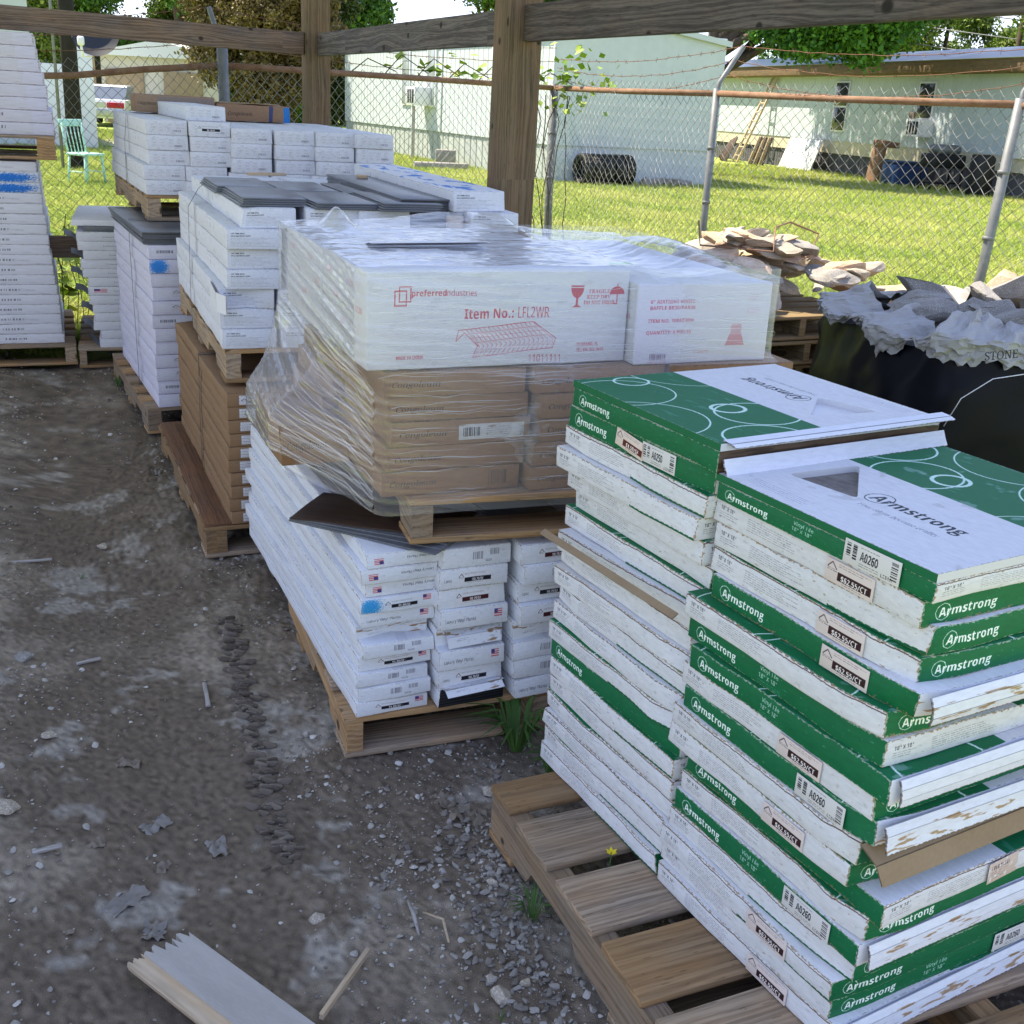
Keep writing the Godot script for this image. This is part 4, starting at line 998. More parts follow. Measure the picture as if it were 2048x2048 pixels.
func build_stack_tiles():
	var yaw := deg_to_rad(30.0); var S := Vector2(0.332, -1.772)
	pallet(Vector2(0.494, -0.944), deg_to_rad(24.5), -0.006, 1.12, 1.22, "wooden pallet with spaced deck boards under the green and white tile cartons", {"stringer": 0.098, "sw": 0.045, "boards": [[-0.565, 0.10], [-0.395, 0.15], [-0.205, 0.15], [-0.02, 0.15], [0.165, 0.15], [0.355, 0.15], [0.545, 0.12]]})
	var w := 0.525; var d := 0.462; var y0 := 0.126; var h := 0.0437
	# front column, top to bottom: side, end, shift left, shift front, sticker
	var F := [["g3", "w0", 0, 0, "A0260"], ["w1", "g1", 0.012, -0.004, "p"], ["w4", "g2", 0.016, 0.0, ""], ["w5", "g4", 0.01, 0.006, "p"], ["g1", "f1", -0.004, 0.026, "p"], ["w2", "g5", -0.035, -0.012, ""], ["g0", "w7", -0.024, -0.004, ""], ["g6", "f4", -0.036, 0.018, ""], ["w10", "g7", -0.028, -0.004, "p"], ["g2", "f0", -0.03, 0.01, "A0260"], ["w3", "g8", -0.036, -0.012, ""], ["w7", "g1", -0.034, -0.014, "p"], ["g5", "w11", -0.004, 0.026, ""], ["w5", "g4", -0.01, 0.012, ""], ["g9", "f2", -0.016, 0.008, "A0260"], ["w0", "g6", -0.014, -0.006, ""], ["w8", "g2", -0.03, -0.01, "p"], ["w6", "g3", -0.02, -0.014, "A0260e"], ["w9", "f3", -0.024, -0.01, "p"]]
	var B := [["g0", "f1", 0, 0, "A0250"], ["w0", "w1", -0.012, 0, ""], ["w4", "w4", -0.034, -0.012, ""], ["w1", "w2", 0.004, 0.0, ""], ["w6", "g1", 0.03, 0.012, ""], ["w8", "w7", 0.014, -0.004, ""], ["w9", "g5", -0.016, 0.004, ""], ["w2", "w7", 0.01, -0.008, ""], ["w5", "w6", -0.014, -0.004, ""], ["w0", "w8", -0.002, 0.0, ""], ["w10", "w9", -0.012, -0.002, ""], ["w8", "g4", -0.018, -0.006, ""], ["g7", "w2", -0.006, -0.004, ""], ["w4", "w1", -0.014, 0.0, ""], ["w11", "w2", -0.008, 0.002, ""], ["w2", "w4", -0.012, -0.002, ""], ["w6", "g5", -0.020, 0.0, ""], ["w0", "w6", -0.012, 0.002, ""], ["w8", "g7", -0.022, -0.002, ""]]
	var pick := func(c: String) -> Rect2:
		var i := int(c.substr(1)); return G.green[i % 10] if c[0] == "g" else (G.white[i % 12] if c[0] == "w" else G.flap[i % 5])
	for col in 2:
		var L: Array = F if col == 0 else B; var n := L.size()
		for i in n:
			var q = L[i]; var k := n - 1 - i; var zc: float = (d * 0.5 + 0.003 if col == 0 else -d * 0.5 - 0.003) + q[3]
			var hh := h if not (col == 0 and i == 0) else h * 0.74
			var at := frame(S, yaw, w * 0.5 + 0.008 + q[2] * (0.75 if col == 0 else 0.6), y0 + k * h, zc)
			var sz := Vector3(w, hh, d)
			var desc: String = ("green sided" if q[0][0] == "g" else "white sided") + (" tile carton with green end" if q[1][0] == "g" else (" tile carton with torn glued end" if q[1][0] == "f" else " tile carton with white end"))
			if col == 1: desc = ("green sided" if q[0][0] == "g" else "white sided") + " tile carton"
			var lab := "%s, %s from top, %s tile column" % [desc, ORD[i], "front" if col == 0 else "back"]
			var o := {"amp": 0.006, "skew": rnd(-0.016, 0.016) + (0.05 if col == 1 and i == 6 else 0.0), "turn": 1 if i % 2 == 0 else 3, "roll": 0.0}
			if rng.randf() < 0.75: o["dents"] = [[Vector3(-w * 0.5, rnd(-0.01, 0.01), d * 0.5 * (1 if rng.randf() < 0.7 else -1)), rnd(0.03, 0.09), Vector3(rnd(0.0, 0.018), rnd(-0.006, 0.008), rnd(-0.016, 0.0))], [Vector3(-w * 0.5, h * 0.4, rnd(-0.2, 0.2)), rnd(0.04, 0.1), Vector3(rnd(-0.004, 0.008), rnd(-0.006, 0.002), 0)]]
			if col == 0 and i == 3: o["dents"] = [[Vector3(-w * 0.5, 0, d * 0.5), 0.09, Vector3(0.03, -0.006, -0.022)]]
			var fr: Array = [pick.call(q[1]), pick.call(q[0]), G.white[3], G.white[4], G["lid%d" % (i % 2)], G.white[1]]
			var c = carton("tile_carton", sz, at, yaw, fr, M.print_a, lab, "green and white floor tile cartons", o)
			if q[4] == "p": sticker(c, G.price, M.print_a, "L", sz, d * rnd(0.66, 0.72), h * 0.46, 0.098, 0.036, "price_sticker", 0.0)
			if q[4] == "A0260": sticker(c, G.A0260, M.print_a, "L", sz, d * 0.76, h * 0.47, 0.106, 0.037, "barcode_label")
			if q[4] == "A0250": sticker(c, G.A0250, M.print_a, "L", sz, d * 0.66, h * 0.47, 0.10, 0.037, "barcode_label"); sticker(c, G.price2, M.print_a, "L", sz, d * 0.46, h * 0.5, 0.09, 0.034, "price_sticker", -0.12)
			if q[4] == "A0260e": sticker(c, G.A0260, M.print_a, "F", sz, w * 0.83, h * 0.5, 0.11, 0.037, "barcode_label")
			if col == 0 and i == 0:
				lid_with_window(c, sz, G.lid1, 1, PackedVector2Array([Vector2(0.112, 0.05), Vector2(0.272, 0.06), Vector2(0.132, 0.19)]), hh)
				part("floor_tile", rbox(Vector3(0.4, 0.001, 0.4), 0.0003, Vector3i(1, 1, 1)), M.window_tile, c, xf(Vector3(0, hh + 0.0006, 0)))
			if col == 0 and i == 12: sticker(c, G.tan_tag, M.print_a, "F", sz, w * 0.52, h * 0.5, 0.07, 0.04, "torn_tag", 0.08)
			# loose flaps along glued ends
			if q[1][0] == "f":
				var y1 := hh * 0.98; var zf := d * 0.5 + 0.004; var fl := rnd(0.004, 0.012)
				strip("end_flap", c, [Vector3(-w * 0.5 + 0.012, y1, zf), Vector3(-w * 0.5 + 0.012, y1 * 0.7, zf + 0.006), Vector3(-w * 0.5 + 0.012, y1 * 0.35, zf + 0.008), Vector3(-w * 0.5 + 0.012, 0.002, zf + fl)], Vector3(w - 0.02, 0, 0), M.flap, G.flap[int(q[1].substr(1))])
	# the carton lying across the top of the back column
	var at := frame(S, yaw, w * 0.5 + 0.002, y0 + 19 * h, -d * 0.5 + 0.012)
	var sz := Vector3(w, 0.040, d)
	var c = carton("tile_carton", sz, at, yaw, [G.kraft_edge, G.green[4], G.white[2], G.white[3], G.lid0, G.white[1]], M.print_a, "green sided tile carton with split open white end, lying highest on the tile stack", "green and white floor tile cartons", {"amp": 0.005, "dents": [[Vector3(w * 0.2, 0.024, d * 0.5), 0.2, Vector3(0, 0.004, -0.01)]]})
	lid_with_window(c, sz, G.lid0, 3, PackedVector2Array([Vector2(0.282, 0.372), Vector2(0.40, 0.268), Vector2(0.436, 0.392)]), sz.y)
	part("floor_tile", rbox(Vector3(0.4, 0.001, 0.4), 0.0003, Vector3i(1, 1, 1)), M.sheet_white, c, xf(Vector3(0, sz.y + 0.0006, 0)))
	strip("torn_flap", c, [Vector3(-w * 0.5 + 0.012, sz.y + 0.0135, d * 0.5 - 0.012), Vector3(-w * 0.5 + 0.014, sz.y + 0.0115, d * 0.5 + 0.008), Vector3(-w * 0.5 + 0.02, sz.y + 0.006, d * 0.5 + 0.014)], Vector3(w + 0.004, 0.003, 0), M.flap, G.flap[4])
	strip("torn_flap", c, [Vector3(-w * 0.5 + 0.004, 0.026, d * 0.5 + 0.003), Vector3(-w * 0.5 + 0.004, 0.012, d * 0.5 + 0.010), Vector3(-w * 0.5 + 0.006, -0.001, d * 0.5 + 0.016)], Vector3(w + 0.006, 0.002, 0), M.print_a, G.flap[4])
	# loose brown sheets poking out between layers
	for q in [[0, 10, -0.01, 0.02, 0.52, 0.07], [1, 6, -0.045, 0.0, 0.06, 0.44]]:
		var n2 := 19; var yy: float = y0 + (n2 - q[1]) * h
		var kp = thing("kraft_sheet", ["brown kraft sheet hanging out under the tenth front tile carton", "brown kraft sheet poking from the side of the back tile column"][q[0]], "cardboard", frame(S, yaw, 0.0, yy - h, 0.0), yaw)
		if q[0] == 0: strip("sheet", kp, [Vector3(-0.02, h + 0.001, d - 0.01), Vector3(-0.012, h * 0.55, d + 0.018), Vector3(0.0, -0.012, d + 0.026)], Vector3(w, 0.01, 0), M.kraft)
		else: strip("sheet", kp, [Vector3(-0.040, h * 0.80, -0.01), Vector3(-0.028, h * 1.0, -0.01)], Vector3(-0.012, 0, -d + 0.02), M.kraft)

# ------------------------------------------------------------------ vinyl plank cartons on the ground pallet in the middle
func build_stack_planks():
	var yaw := deg_to_rad(25.5); var P := Vector2(-0.352, -2.318); var L := 1.25
	pallet(Vector2(-0.374, -2.322), deg_to_rad(21.5), -0.006, 1.02, L, "wooden pallet on the dirt under the white plank cartons", {"stringer": 0.082, "sw": 0.04})
	var y0 := 0.11
	var A := ["up0", "up1", "up2", "paint", "lvp0", "torn", "bar0", "price0", "bar0", "bar0", "price0"]
	var B := ["bar1", "price1", "price2", "lvp1", "torn", "lvp2", "price1", "open"]
	var C := ["price2", "bar1", "price1", "price2", "torn", "bar2", "bar1", "lvp0"]
	var cols := [[A, 0.004, 0.186, "left"], [B, 0.205, 0.176, "middle"], [C, 0.398, 0.18, "right"], [B, 0.585, 0.176, "hidden"], [C, 0.78, 0.18, "far"]]
	for ci in 5:
		var q = cols[ci]; var n: int = q[0].size(); var h: float = (0.532 - y0) / n
		if ci > 2: n = mini(n, 8)
		for i in n:
			var k := n - 1 - i; var f: String = q[0][i]; var lift: float = 0.03 * (k / float(n)) if ci == 0 else 0.0
			var sx := rnd(-0.006, 0.006) + lift; var szf := rnd(-0.02, 0.008) - (0.02 if f == "torn" else 0.0)
			var at := frame(P, yaw, q[1] + q[2] * 0.5 + sx, y0 + k * h, -L * 0.5 + szf + 0.026 * ci)
			var what: String = {"u": "white plank carton with upside down lettering", "p": "white plank carton with price sticker", "l": "white plank carton with lettering and flag", "t": "crushed white plank carton", "b": "white plank carton with barcode", "o": "torn open plank carton showing dark planks"}[f[0]]
			if f == "paint": what = "white plank carton with blue spray paint"
			var lab := "%s, %s from top of the %s column" % [what, ORD[i], ["left", "middle", "right", "fourth", "fifth"][ci]]
			var fr := [G.pl[f], G.side[i % 4], G.side[(i + 1) % 4], G.pl.bar2, G.side_top, G.side_top]
			var dn := []
			if f == "torn": dn = [[Vector3(0, h * 0.5, L * 0.5), 0.16, Vector3(0, -0.012, -0.03)]]
			elif rng.randf() < 0.5: dn = [[Vector3(q[2] * 0.5 * (1 if rng.randf() < 0.5 else -1), h * 0.5, L * 0.5), 0.05, Vector3(0, -0.007, -0.012)]]
			var o := {"amp": 0.006, "skew": rnd(-0.006, 0.006), "roll": rnd(-0.006, 0.006), "dents": dn, "c": 0.003}
			var c = carton("plank_carton", Vector3(q[2], h, L), at, yaw, fr, M.print_a, lab, "white luxury vinyl plank cartons", o)
			if f == "open":
				strip("torn_flap", c, [Vector3(-0.08, h, L * 0.5), Vector3(-0.08, h + 0.004, L * 0.5 + 0.02), Vector3(-0.078, h - 0.008, L * 0.5 + 0.035)], Vector3(0.15, 0.006, 0), M.print_a, G.pl.torn)
			if f == "torn" and ci == 1:
				strip("torn_flap", c, [Vector3(-0.07, h * 0.8, L * 0.5 - 0.02), Vector3(-0.07, h * 0.55, L * 0.5 + 0.012), Vector3(-0.068, 0.004, L * 0.5 + 0.02)], Vector3(0.14, 0.004, 0), M.print_a, G.pl.torn)
	# loose planks on top, squeezed out by the load above
	for i in 4:
		var at := frame(P, yaw, 0.12 + 0.006 * i, 0.534 + 0.0042 * i, -0.17 - 0.01 * i)
		single("vinyl_plank", rbox(Vector3(0.42, 0.004, 0.19), 0.0008, Vector3i(5, 1, 2), 0.004, i), M.brown_plank if i == 3 else M.dark_tile, xf(at, yaw + deg_to_rad(-52.0 + 4.0 * i), 0.02, 0.02), ["lowest dark plank sticking out under the wrapped pallet", "second dark plank sticking out under the wrapped pallet", "third dark plank sticking out under the wrapped pallet", "brown wood grain plank lying topmost under the wrapped pallet"][i], "vinyl plank", "loose vinyl planks")
	for i in 3:
		single("vinyl_plank", rbox(Vector3(0.9, 0.004, 0.15), 0.0008, Vector3i(5, 1, 2), 0.002, i), M.grey_plank, xf(frame(P, yaw, 0.14 + 0.02 * i, 0.534 + 0.0042 * i, -0.74), yaw + PI / 2 + 0.02 * i), ["lowest of the grey planks lying along the left column top", "middle of the grey planks lying along the left column top", "uppermost grey plank lying along the left column top"][i], "vinyl plank", "loose vinyl planks")
	single("vinyl_plank", rbox(Vector3(0.19, 0.004, 0.6), 0.0008, Vector3i(2, 1, 5), 0.001, 8), M.dark_tile, xf(frame(P, yaw, 0.488, 0.5345, -0.32), yaw), "dark grey plank lying on the right plank column", "vinyl plank", "loose vinyl planks")

# ------------------------------------------------------------------ wrapped pallet
func build_stack_wrapped():
	var yaw := deg_to_rad(23.5); var P := Vector2(-0.232, -2.36); var y0 := 0.553
	pallet(P, deg_to_rad(18.0), y0, 0.98, 0.95, "wooden pallet carrying the film wrapped cartons", {"stringer": 0.078, "sw": 0.05})
	var yb := y0 + 0.112; var h := 0.0585; var Q := Vector2(-0.30, -2.352)
	for i in 5:
		for j in 3:
			var k := 4 - i; var x: float = [0.176, 0.525, 0.87][j] + [0.0, 0.012, 0.02, 0.008, 0.0][i]
			var at := frame(Q, yaw, x, yb + k * h, -0.22 + rnd(-0.006, 0.004) + 0.03 * j)
			var lab := "brown carton under film, %s row from top, %s from the left" % [ORD[i], ORD[j]]
			carton("flooring_carton", Vector3(0.338, h, 0.44), at, yaw, [G.cong[1 if (i == 2 and j == 0) else (2 if i == 4 and j == 0 else 0)], G.brown[i % 3], G.brown[0], G.brown[1], G.brown[2], G.brown[0]], M.print_b, lab, "brown flooring cartons under stretch film", {"amp": 0.004, "skew": rnd(-0.02, 0.02)})
	for i in 4:
		var k := 3 - i
		carton("flooring_carton", Vector3(0.36, h, 0.40), frame(Q, yaw, 0.14 + 0.02 * k, yb + k * h, -0.66), yaw, [G.cong[0], G.brown[i % 3], G.brown[0], G.brown[1], G.brown[2], G.brown[0]], M.print_b, "brown carton under film at the rear left, %s from top" % ORD[i], "brown flooring cartons under stretch film", {"amp": 0.004, "skew": rnd(-0.02, 0.02)})
	carton("flooring_carton", Vector3(0.3, 0.10, 0.34), frame(Q, yaw, -0.012, yb - 0.012, -0.49), yaw, [G.cong[0], G.brown[1], G.brown[0], G.brown[1], G.brown[2], G.brown[0]], M.print_b, "brown carton jutting out of the left side of the wrapped load", "brown flooring cartons under stretch film", {"amp": 0.006})
	var yw := yb + 5 * h + 0.004
	for i in 2:
		carton("fixture_carton", Vector3(0.628, 0.214, 0.40), frame(Q, yaw, -0.036 + 0.314, yw, -0.20 - 0.405 * i), yaw, [G.big_a, G.big_side, G.big_side, G.big_side, G.ctop[0], G.ctop[1]], M.print_b, ["big white carton with red print and light fitting drawing under film", "big white carton behind the red printed one under film"][i], "white fixture cartons under film", {"amp": 0.006, "c": 0.004})
		carton("fixture_carton", Vector3(0.37, 0.19, 0.40), frame(Q, yaw, -0.036 + 0.634 + 0.185, yw - 0.003, -0.165 - 0.405 * i), yaw, [G.big_b, G.big_side, G.big_side, G.big_side, G.ctop[1], G.ctop[1]], M.print_b, ["white carton with pale pink print at the right end of the wrapped load", "white carton behind the pale pink printed one under film"][i], "white fixture cartons under film", {"amp": 0.006, "c": 0.004})
	single("green_sticker", rbox(Vector3(0.055, 0.001, 0.02), 0.0003), mat(lin(0.02, 0.55, 0.16), 0.6), xf(frame(Q, yaw, 0.60, yw + 0.217, -0.07), yaw), "bright green paper sticker on top of the wrapped cartons", "sticker")
	var op = thing("torn_lid", "torn cardboard lid gaping open on top of the wrapped cartons", "cardboard", frame(Q, yaw, 0.20, yw + 0.2145, -0.30), yaw)
	strip("lid_edge", op, [Vector3(-0.14, 0.001, -0.09), Vector3(-0.14, 0.014, -0.03), Vector3(-0.14, 0.016, 0.004)], Vector3(0.30, 0.004, 0.0), M.sheet_white)
	# stretch film drawn round the load
	var film = thing("stretch_film", "clear wrinkled stretch film round the wrapped pallet load", "plastic film", Vector3(Q.x, 0, Q.y), yaw)
	var ring := func(t: float) -> PackedVector3Array:        # outline at height t (0 bottom, 1 top)
		var y := lerpf(y0 + 0.075, yw + 0.222, t)
		var k := smoothstep(0.50, 0.64, t); var left := lerpf(0.0, -0.045, k); var right := lerpf(1.05, 0.972, k); var front := lerpf(0.012, 0.014, k); var fr2 := lerpf(0.075, 0.052, k)
		var bl := lerpf(-0.11, -0.05, smoothstep(0.10, 0.75, t)); var mid := lerpf(-0.176, -0.05, smoothstep(0.22, 0.55, t))
		if t < 0.10: mid = -0.14
		return PackedVector3Array([Vector3(left - 0.009, y, front - 0.026), Vector3(left - 0.002, y, front - 0.005), Vector3(left + 0.016, y, front + 0.004), Vector3(right * 0.57, y, lerpf(front + 0.036, front + 0.006, k)), Vector3(right, y, fr2), Vector3(right + 0.01, y, -0.4), Vector3(right, y, -0.80), Vector3(0.4, y, -0.86), Vector3(bl, y, -0.85), Vector3(mid, y, -0.70), Vector3(mid, y, -0.36), Vector3(lerpf(left - 0.006, mid, 0.25), y, -0.12)])
	var st := begin(); st.set_smooth_group(0); var nu := 260; var nv := 110; var rows := []
	for j in nv + 1:
		var t := float(j) / nv; var rg: PackedVector3Array = ring.call(t); var m := rg.size(); var cum := [0.0]
		for i in m: cum.append(cum[i] + rg[i].distance_to(rg[(i + 1) % m]))
		var row := PackedVector3Array()
		for i in nu + 1:
			var s: float = cum[m] * i / nu; var e := 0
			while e < m - 1 and cum[e + 1] < s: e += 1
			var a := rg[e]; var b := rg[(e + 1) % m]; var p := a.lerp(b, (s - cum[e]) / maxf(cum[e + 1] - cum[e], 1e-4))
			var out := (b - a).cross(Vector3.UP).normalized() * -1.0
			out = Vector3(out.x, 0, out.z)
			var side := 1.0 if p.z < -0.01 else 0.32
			var dd := 0.006 * noi.get_noise_2d(s * 1.2 + t * 2.0, t * 30.0 + s * 5.0) + 0.0022 * noi.get_noise_2d(s * 2.2 + 40.0, t * 110.0 + s * 16.0)
			p += -out * (0.004 + side * dd)
			row.append(p)
		rows.append(row)
	for j in nv:
		for i in nu:
			quad(st, rows[j + 1][i], rows[j + 1][i + 1], rows[j][i + 1], rows[j][i])
	part("side_wrap", done(st), M.film, film)
	# top sheet, loosely folded over
	st = begin(); st.set_smooth_group(0); var rim: PackedVector3Array = rows[nv]; rows = []
	for j in 101:
		var row := PackedVector3Array()
		for i in 161:
			var x := lerpf(-0.05, 0.985, i / 160.0); var z := lerpf(0.015, -0.86, j / 100.0) + 0.036 * smoothstep(0.5, 0.7, x) * (1.0 - j / 100.0)
			var y: float = yw + 0.223 + 0.003 * noi.get_noise_2d(x * 4.0, z * 10.0 + x * 3.0) + 0.004 * absf(noi.get_noise_2d(x * 3.0 + 9.0, z * 7.0)) + 0.0026 * noi.get_noise_2d(x * 5.0 + z * 3.0, z * 34.0) + 0.0014 * noi.get_noise_2d(x * 22.0 + z * 14.0, z * 60.0)
			if x > 0.6: y -= 0.026 * smoothstep(0.6, 0.66, x) - 0.05 * exp(-pow((x - 0.86) / 0.08, 2.0) - pow((z + 0.30) / 0.3, 2.0))
			y += 0.05 * exp(-pow((x - 0.08) / 0.035, 2.0) - pow((z + 0.72) / 0.08, 2.0)) + 0.03 * exp(-pow((x - 0.5) / 0.25, 2.0) - pow((z + 0.85) / 0.1, 2.0))
			if j == 0: y -= 0.012
			row.append(Vector3(x, y, z))
		rows.append(row)
	for j in 100:
		for i in 160: quad(st, rows[j + 1][i], rows[j + 1][i + 1], rows[j][i + 1], rows[j][i])
	part("top_wrap", done(st), M.film, film)
	# gathered strands of film where it is doubled and drawn tight
	var r := RandomNumberGenerator.new(); r.seed = 77; st = begin(); st.set_smooth_group(0)
	for k in 520:
		var on_left := k < 320
		var t0 := r.randf_range(0.03, 0.97); var s0 := r.randf(); var ln := r.randf_range(0.08, 0.34); var pts := []; var slope := r.randf_range(-0.34, -0.10) if on_left else r.randf_range(-0.02, 0.03)
		for i in 7:
			var t := clampf(t0 + slope * ln * (i / 6.0 - 0.5) * 2.0, 0.0, 1.0); var rg: PackedVector3Array = ring.call(t)
			var p: Vector3
			if on_left:
				var path := [rg[8], rg[9], rg[10], rg[11], rg[0]]; var u := clampf(s0 - ln * (0.5 - i / 6.0) * 1.6, 0.0, 0.999) * 4.0; p = path[int(u)].lerp(path[int(u) + 1], u - int(u)) + Vector3(-0.004, 0, 0.002)
			else:
				var uu := clampf(s0 - ln * (0.5 - i / 6.0), 0.0, 1.0); p = (rg[2].lerp(rg[3], uu / 0.57) if uu < 0.57 else rg[3].lerp(rg[4], (uu - 0.57) / 0.43)) + Vector3(0, 0, 0.007)
			pts.append(p + Vector3(0, 0.002 * r.randfn(), 0))
		var wd := r.randf_range(0.0007, 0.0026) if on_left else r.randf_range(0.0005, 0.0013)
		for i in 6:
			var w0 := wd * sin(PI * (i + 0.15) / 6.3); var w1 := wd * sin(PI * (i + 1.15) / 6.3)
			quad(st, pts[i] + Vector3(0, w0, 0), pts[i + 1] + Vector3(0, w1, 0), pts[i + 1] - Vector3(0, w1, 0), pts[i] - Vector3(0, w0, 0))
	part("gathered_strands", done(st), M.film_fold, film)
	# crumpled tail hanging on the front
	st = begin(); st.set_smooth_group(0); rows = []
	for j in 30:
		var row := PackedVector3Array()
		for i in 16:
			var u := i / 15.0; var v := j / 29.0
			row.append(Vector3(0.40 + (u - 0.5) * (0.10 + 0.07 * sin(v * 3.4)) + 0.03 * sin(v * 6.0) + 0.02 * noi.get_noise_2d(u * 4.0, v * 9.0), yw + 0.0 - v * 0.24, 0.022 + 0.014 * noi.get_noise_2d(u * 5.0 + 3.0 + v * 3.0, v * 14.0) + 0.006 * sin(u * 17.0 + v * 9.0)))
		rows.append(row)
	for j in 29:
		for i in 15: quad(st, rows[j][i], rows[j][i + 1], rows[j + 1][i + 1], rows[j + 1][i])
	part("loose_tail", done(st), M.film, film)
# ------------------------------------------------------------------ white cartons with loose tiles on top, on the brown stack
func strap(label: String, pts: Array, wide: Vector3):
	var t = thing("strap", label, "strap", Vector3.ZERO, 0.0, "packing straps")
	var st := begin(); st.set_smooth_group(0)
	for i in pts.size() - 1:
		quad(st, pts[i] - wide, pts[i + 1] - wide, pts[i + 1] + wide, pts[i] + wide)
	part("band", done(st), M.strap, t)

func build_stack_white():
	var yaw := deg_to_rad(23.0); var P := Vector2(-0.985, -3.612); var L := 1.36; var y0 := 0.588
	pallet(P, yaw, y0, 1.06, L, "wooden pallet between the white cartons and the brown carton stack", {"stringer": 0.084, "sw": 0.05})
	var yb := y0 + 0.117; var h := 0.0655; var cw := 0.178
	for i in 7:
		for j in 5:
			if i == 0 and j > 2 and j < 4: continue
			var k := 6 - i; var off: float = [0.06, 0.018, 0.018, 0.018, -0.004, -0.004, 0.0][i]
			var at := frame(P, yaw, off + cw * (j + 0.5) + 0.014 * j + (0.01 if i == 0 else 0.0), yb + k * h, -L * 0.5 + rnd(-0.01, 0.012) + (0.02 if i == 1 else 0.0) + 0.012 * j)
			var lab := "white carton with small black print, %s layer from top, %s from the left" % [ORD[i], ORD[j]]
			var o := {"amp": 0.005, "skew": rnd(-0.008, 0.008) + (0.02 if i == 0 and j == 1 else 0.0)}
			if i == 0 and j == 0: o["dents"] = [[Vector3(-cw * 0.5, 0.02, L * 0.5), 0.06, Vector3(0.014, -0.006, -0.012)], [Vector3(-cw * 0.5, 0.0, 0.2), 0.05, Vector3(0.02, 0, 0)]]
			if i == 4 and j == 0: o["dents"] = [[Vector3(0, 0, L * 0.5), 0.13, Vector3(0, 0, -0.05)]]
			var c = carton("white_carton", Vector3(cw, h, L), at, yaw, [G.dfront[(i * 3 + j * 2) % 6], G.cside[i % 2], G.cside[1], G.dfront[0], G.ctop[j % 2], G.ctop[0]], M.print_b, lab, "white cartons of the stack in the middle distance", o)
			if i == 4 and j == 0:
				strip("torn_flap", c, [Vector3(-cw * 0.5 - 0.002, 0.0, L * 0.5 - 0.22), Vector3(-cw * 0.5 - 0.012, -0.004, L * 0.5), Vector3(-cw * 0.5 + 0.012, -0.008, L * 0.5 + 0.055)], Vector3(0, h * 0.95, 0), M.sheet_white)
	# the box lying on top at the right, blue paint on its lid
	carton("white_carton", Vector3(0.19, 0.069, L), frame(P, yaw, 0.875, yb + 7 * h - 0.02 + 0.02, -L * 0.5 + 0.02), yaw, [G.dfront[0], G.cside[0], G.cside[1], G.dfront[1], G.blue_top, G.ctop[0]], M.print_b, "white carton with blue paint on its top, highest at the right of its stack", "white cartons of the stack in the middle distance", {"amp": 0.005, "roll": 0.02})
	# loose dark tiles
	var yt := yb + 7 * h
	var n := 0
	for q in [[0.07, 0.20, 4, 0.0, 0.44, 0.46], [0.30, 0.20, 3, 0.018, 0.44, 0.4], [0.51, 0.17, 4, 0.03, 0.44, 0.36], [0.05, 0.2, 4, -0.01, 0.42, 0.9], [0.28, 0.2, 3, 0.01, 0.44, 0.86], [0.50, 0.17, 3, 0.02, 0.44, 0.82]]:
		for k in q[2]:
			n += 1
			single("floor_tile", rbox(Vector3(0.205, 0.0055, q[4]), 0.001, Vector3i(2, 1, 3), 0.001, k), M.dark_tile, xf(frame(P, yaw, q[0] + 0.1025 + 0.006 * k + rnd(-0.004, 0.004), yt + 0.001 + k * 0.0062, -q[5] * 1.0 + 0.22 - 0.008 * k), yaw + rnd(-0.012, 0.012)), "dark grey floor tile, %s of pile %s on the white cartons" % [ORD[k], ["one", "two", "three", "four", "five", "six"][[0.07, 0.30, 0.51, 0.05, 0.28, 0.50].find(q[0])]], "floor tile", "loose dark floor tiles")
	for k in 16:
		single("floor_tile", rbox(Vector3(0.172, 0.0056, 1.1), 0.001, Vector3i(2, 1, 4), 0.001, k), M.dark_tile, xf(frame(P, yaw, 0.693 + rnd(-0.004, 0.004), yb + 6 * h + k * 0.0062 + 0.002, -0.57 + rnd(-0.008, 0.008)), yaw + rnd(-0.006, 0.006)), "long dark plank, %s from the bottom of the bare plank pile" % ORD[k], "floor tile", "loose dark floor tiles")
	single("wood_scrap", rbox(Vector3(0.16, 0.012, 0.03), 0.002, Vector3i(3, 1, 1), 0.004, 3), M.fresh_wood, xf(frame(P, yaw, 0.34, yt + 0.026, -1.05), yaw + 0.2), "broken sliver of wood on the dark tiles, nearer the left", "wood scrap")
	single("wood_scrap", rbox(Vector3(0.05, 0.014, 0.02), 0.003, Vector3i(2, 1, 1), 0.004, 4), M.fresh_wood, xf(frame(P, yaw, 0.70, yt + 0.036, -0.9), yaw - 0.5), "small wood chip on the dark planks at the right", "wood scrap")
	single("wood_scrap", rbox(Vector3(0.06, 0.05, 0.05), 0.006, Vector3i(2, 1, 1), 0.006, 5), M.fresh_wood, xf(frame(P, yaw, 0.80, yb + 6 * h, -0.01), yaw - 0.5), "wooden block wedged beside the bare plank pile", "wood scrap")
	var zs := -0.80
	strap("black strap down the side of the white cartons", [frame(P, yaw, 0.22, yt + 0.026, zs + 0.05), frame(P, yaw, 0.07, yt + 0.022, zs + 0.01), frame(P, yaw, 0.035, yt - 0.01, zs), frame(P, yaw, -0.006, yt - h * 1.2, zs), frame(P, yaw, -0.012, yb + 0.02, zs), frame(P, yaw, -0.008, y0 + 0.02, zs)], Vector3(sin(yaw), 0, cos(yaw)) * 0.008)

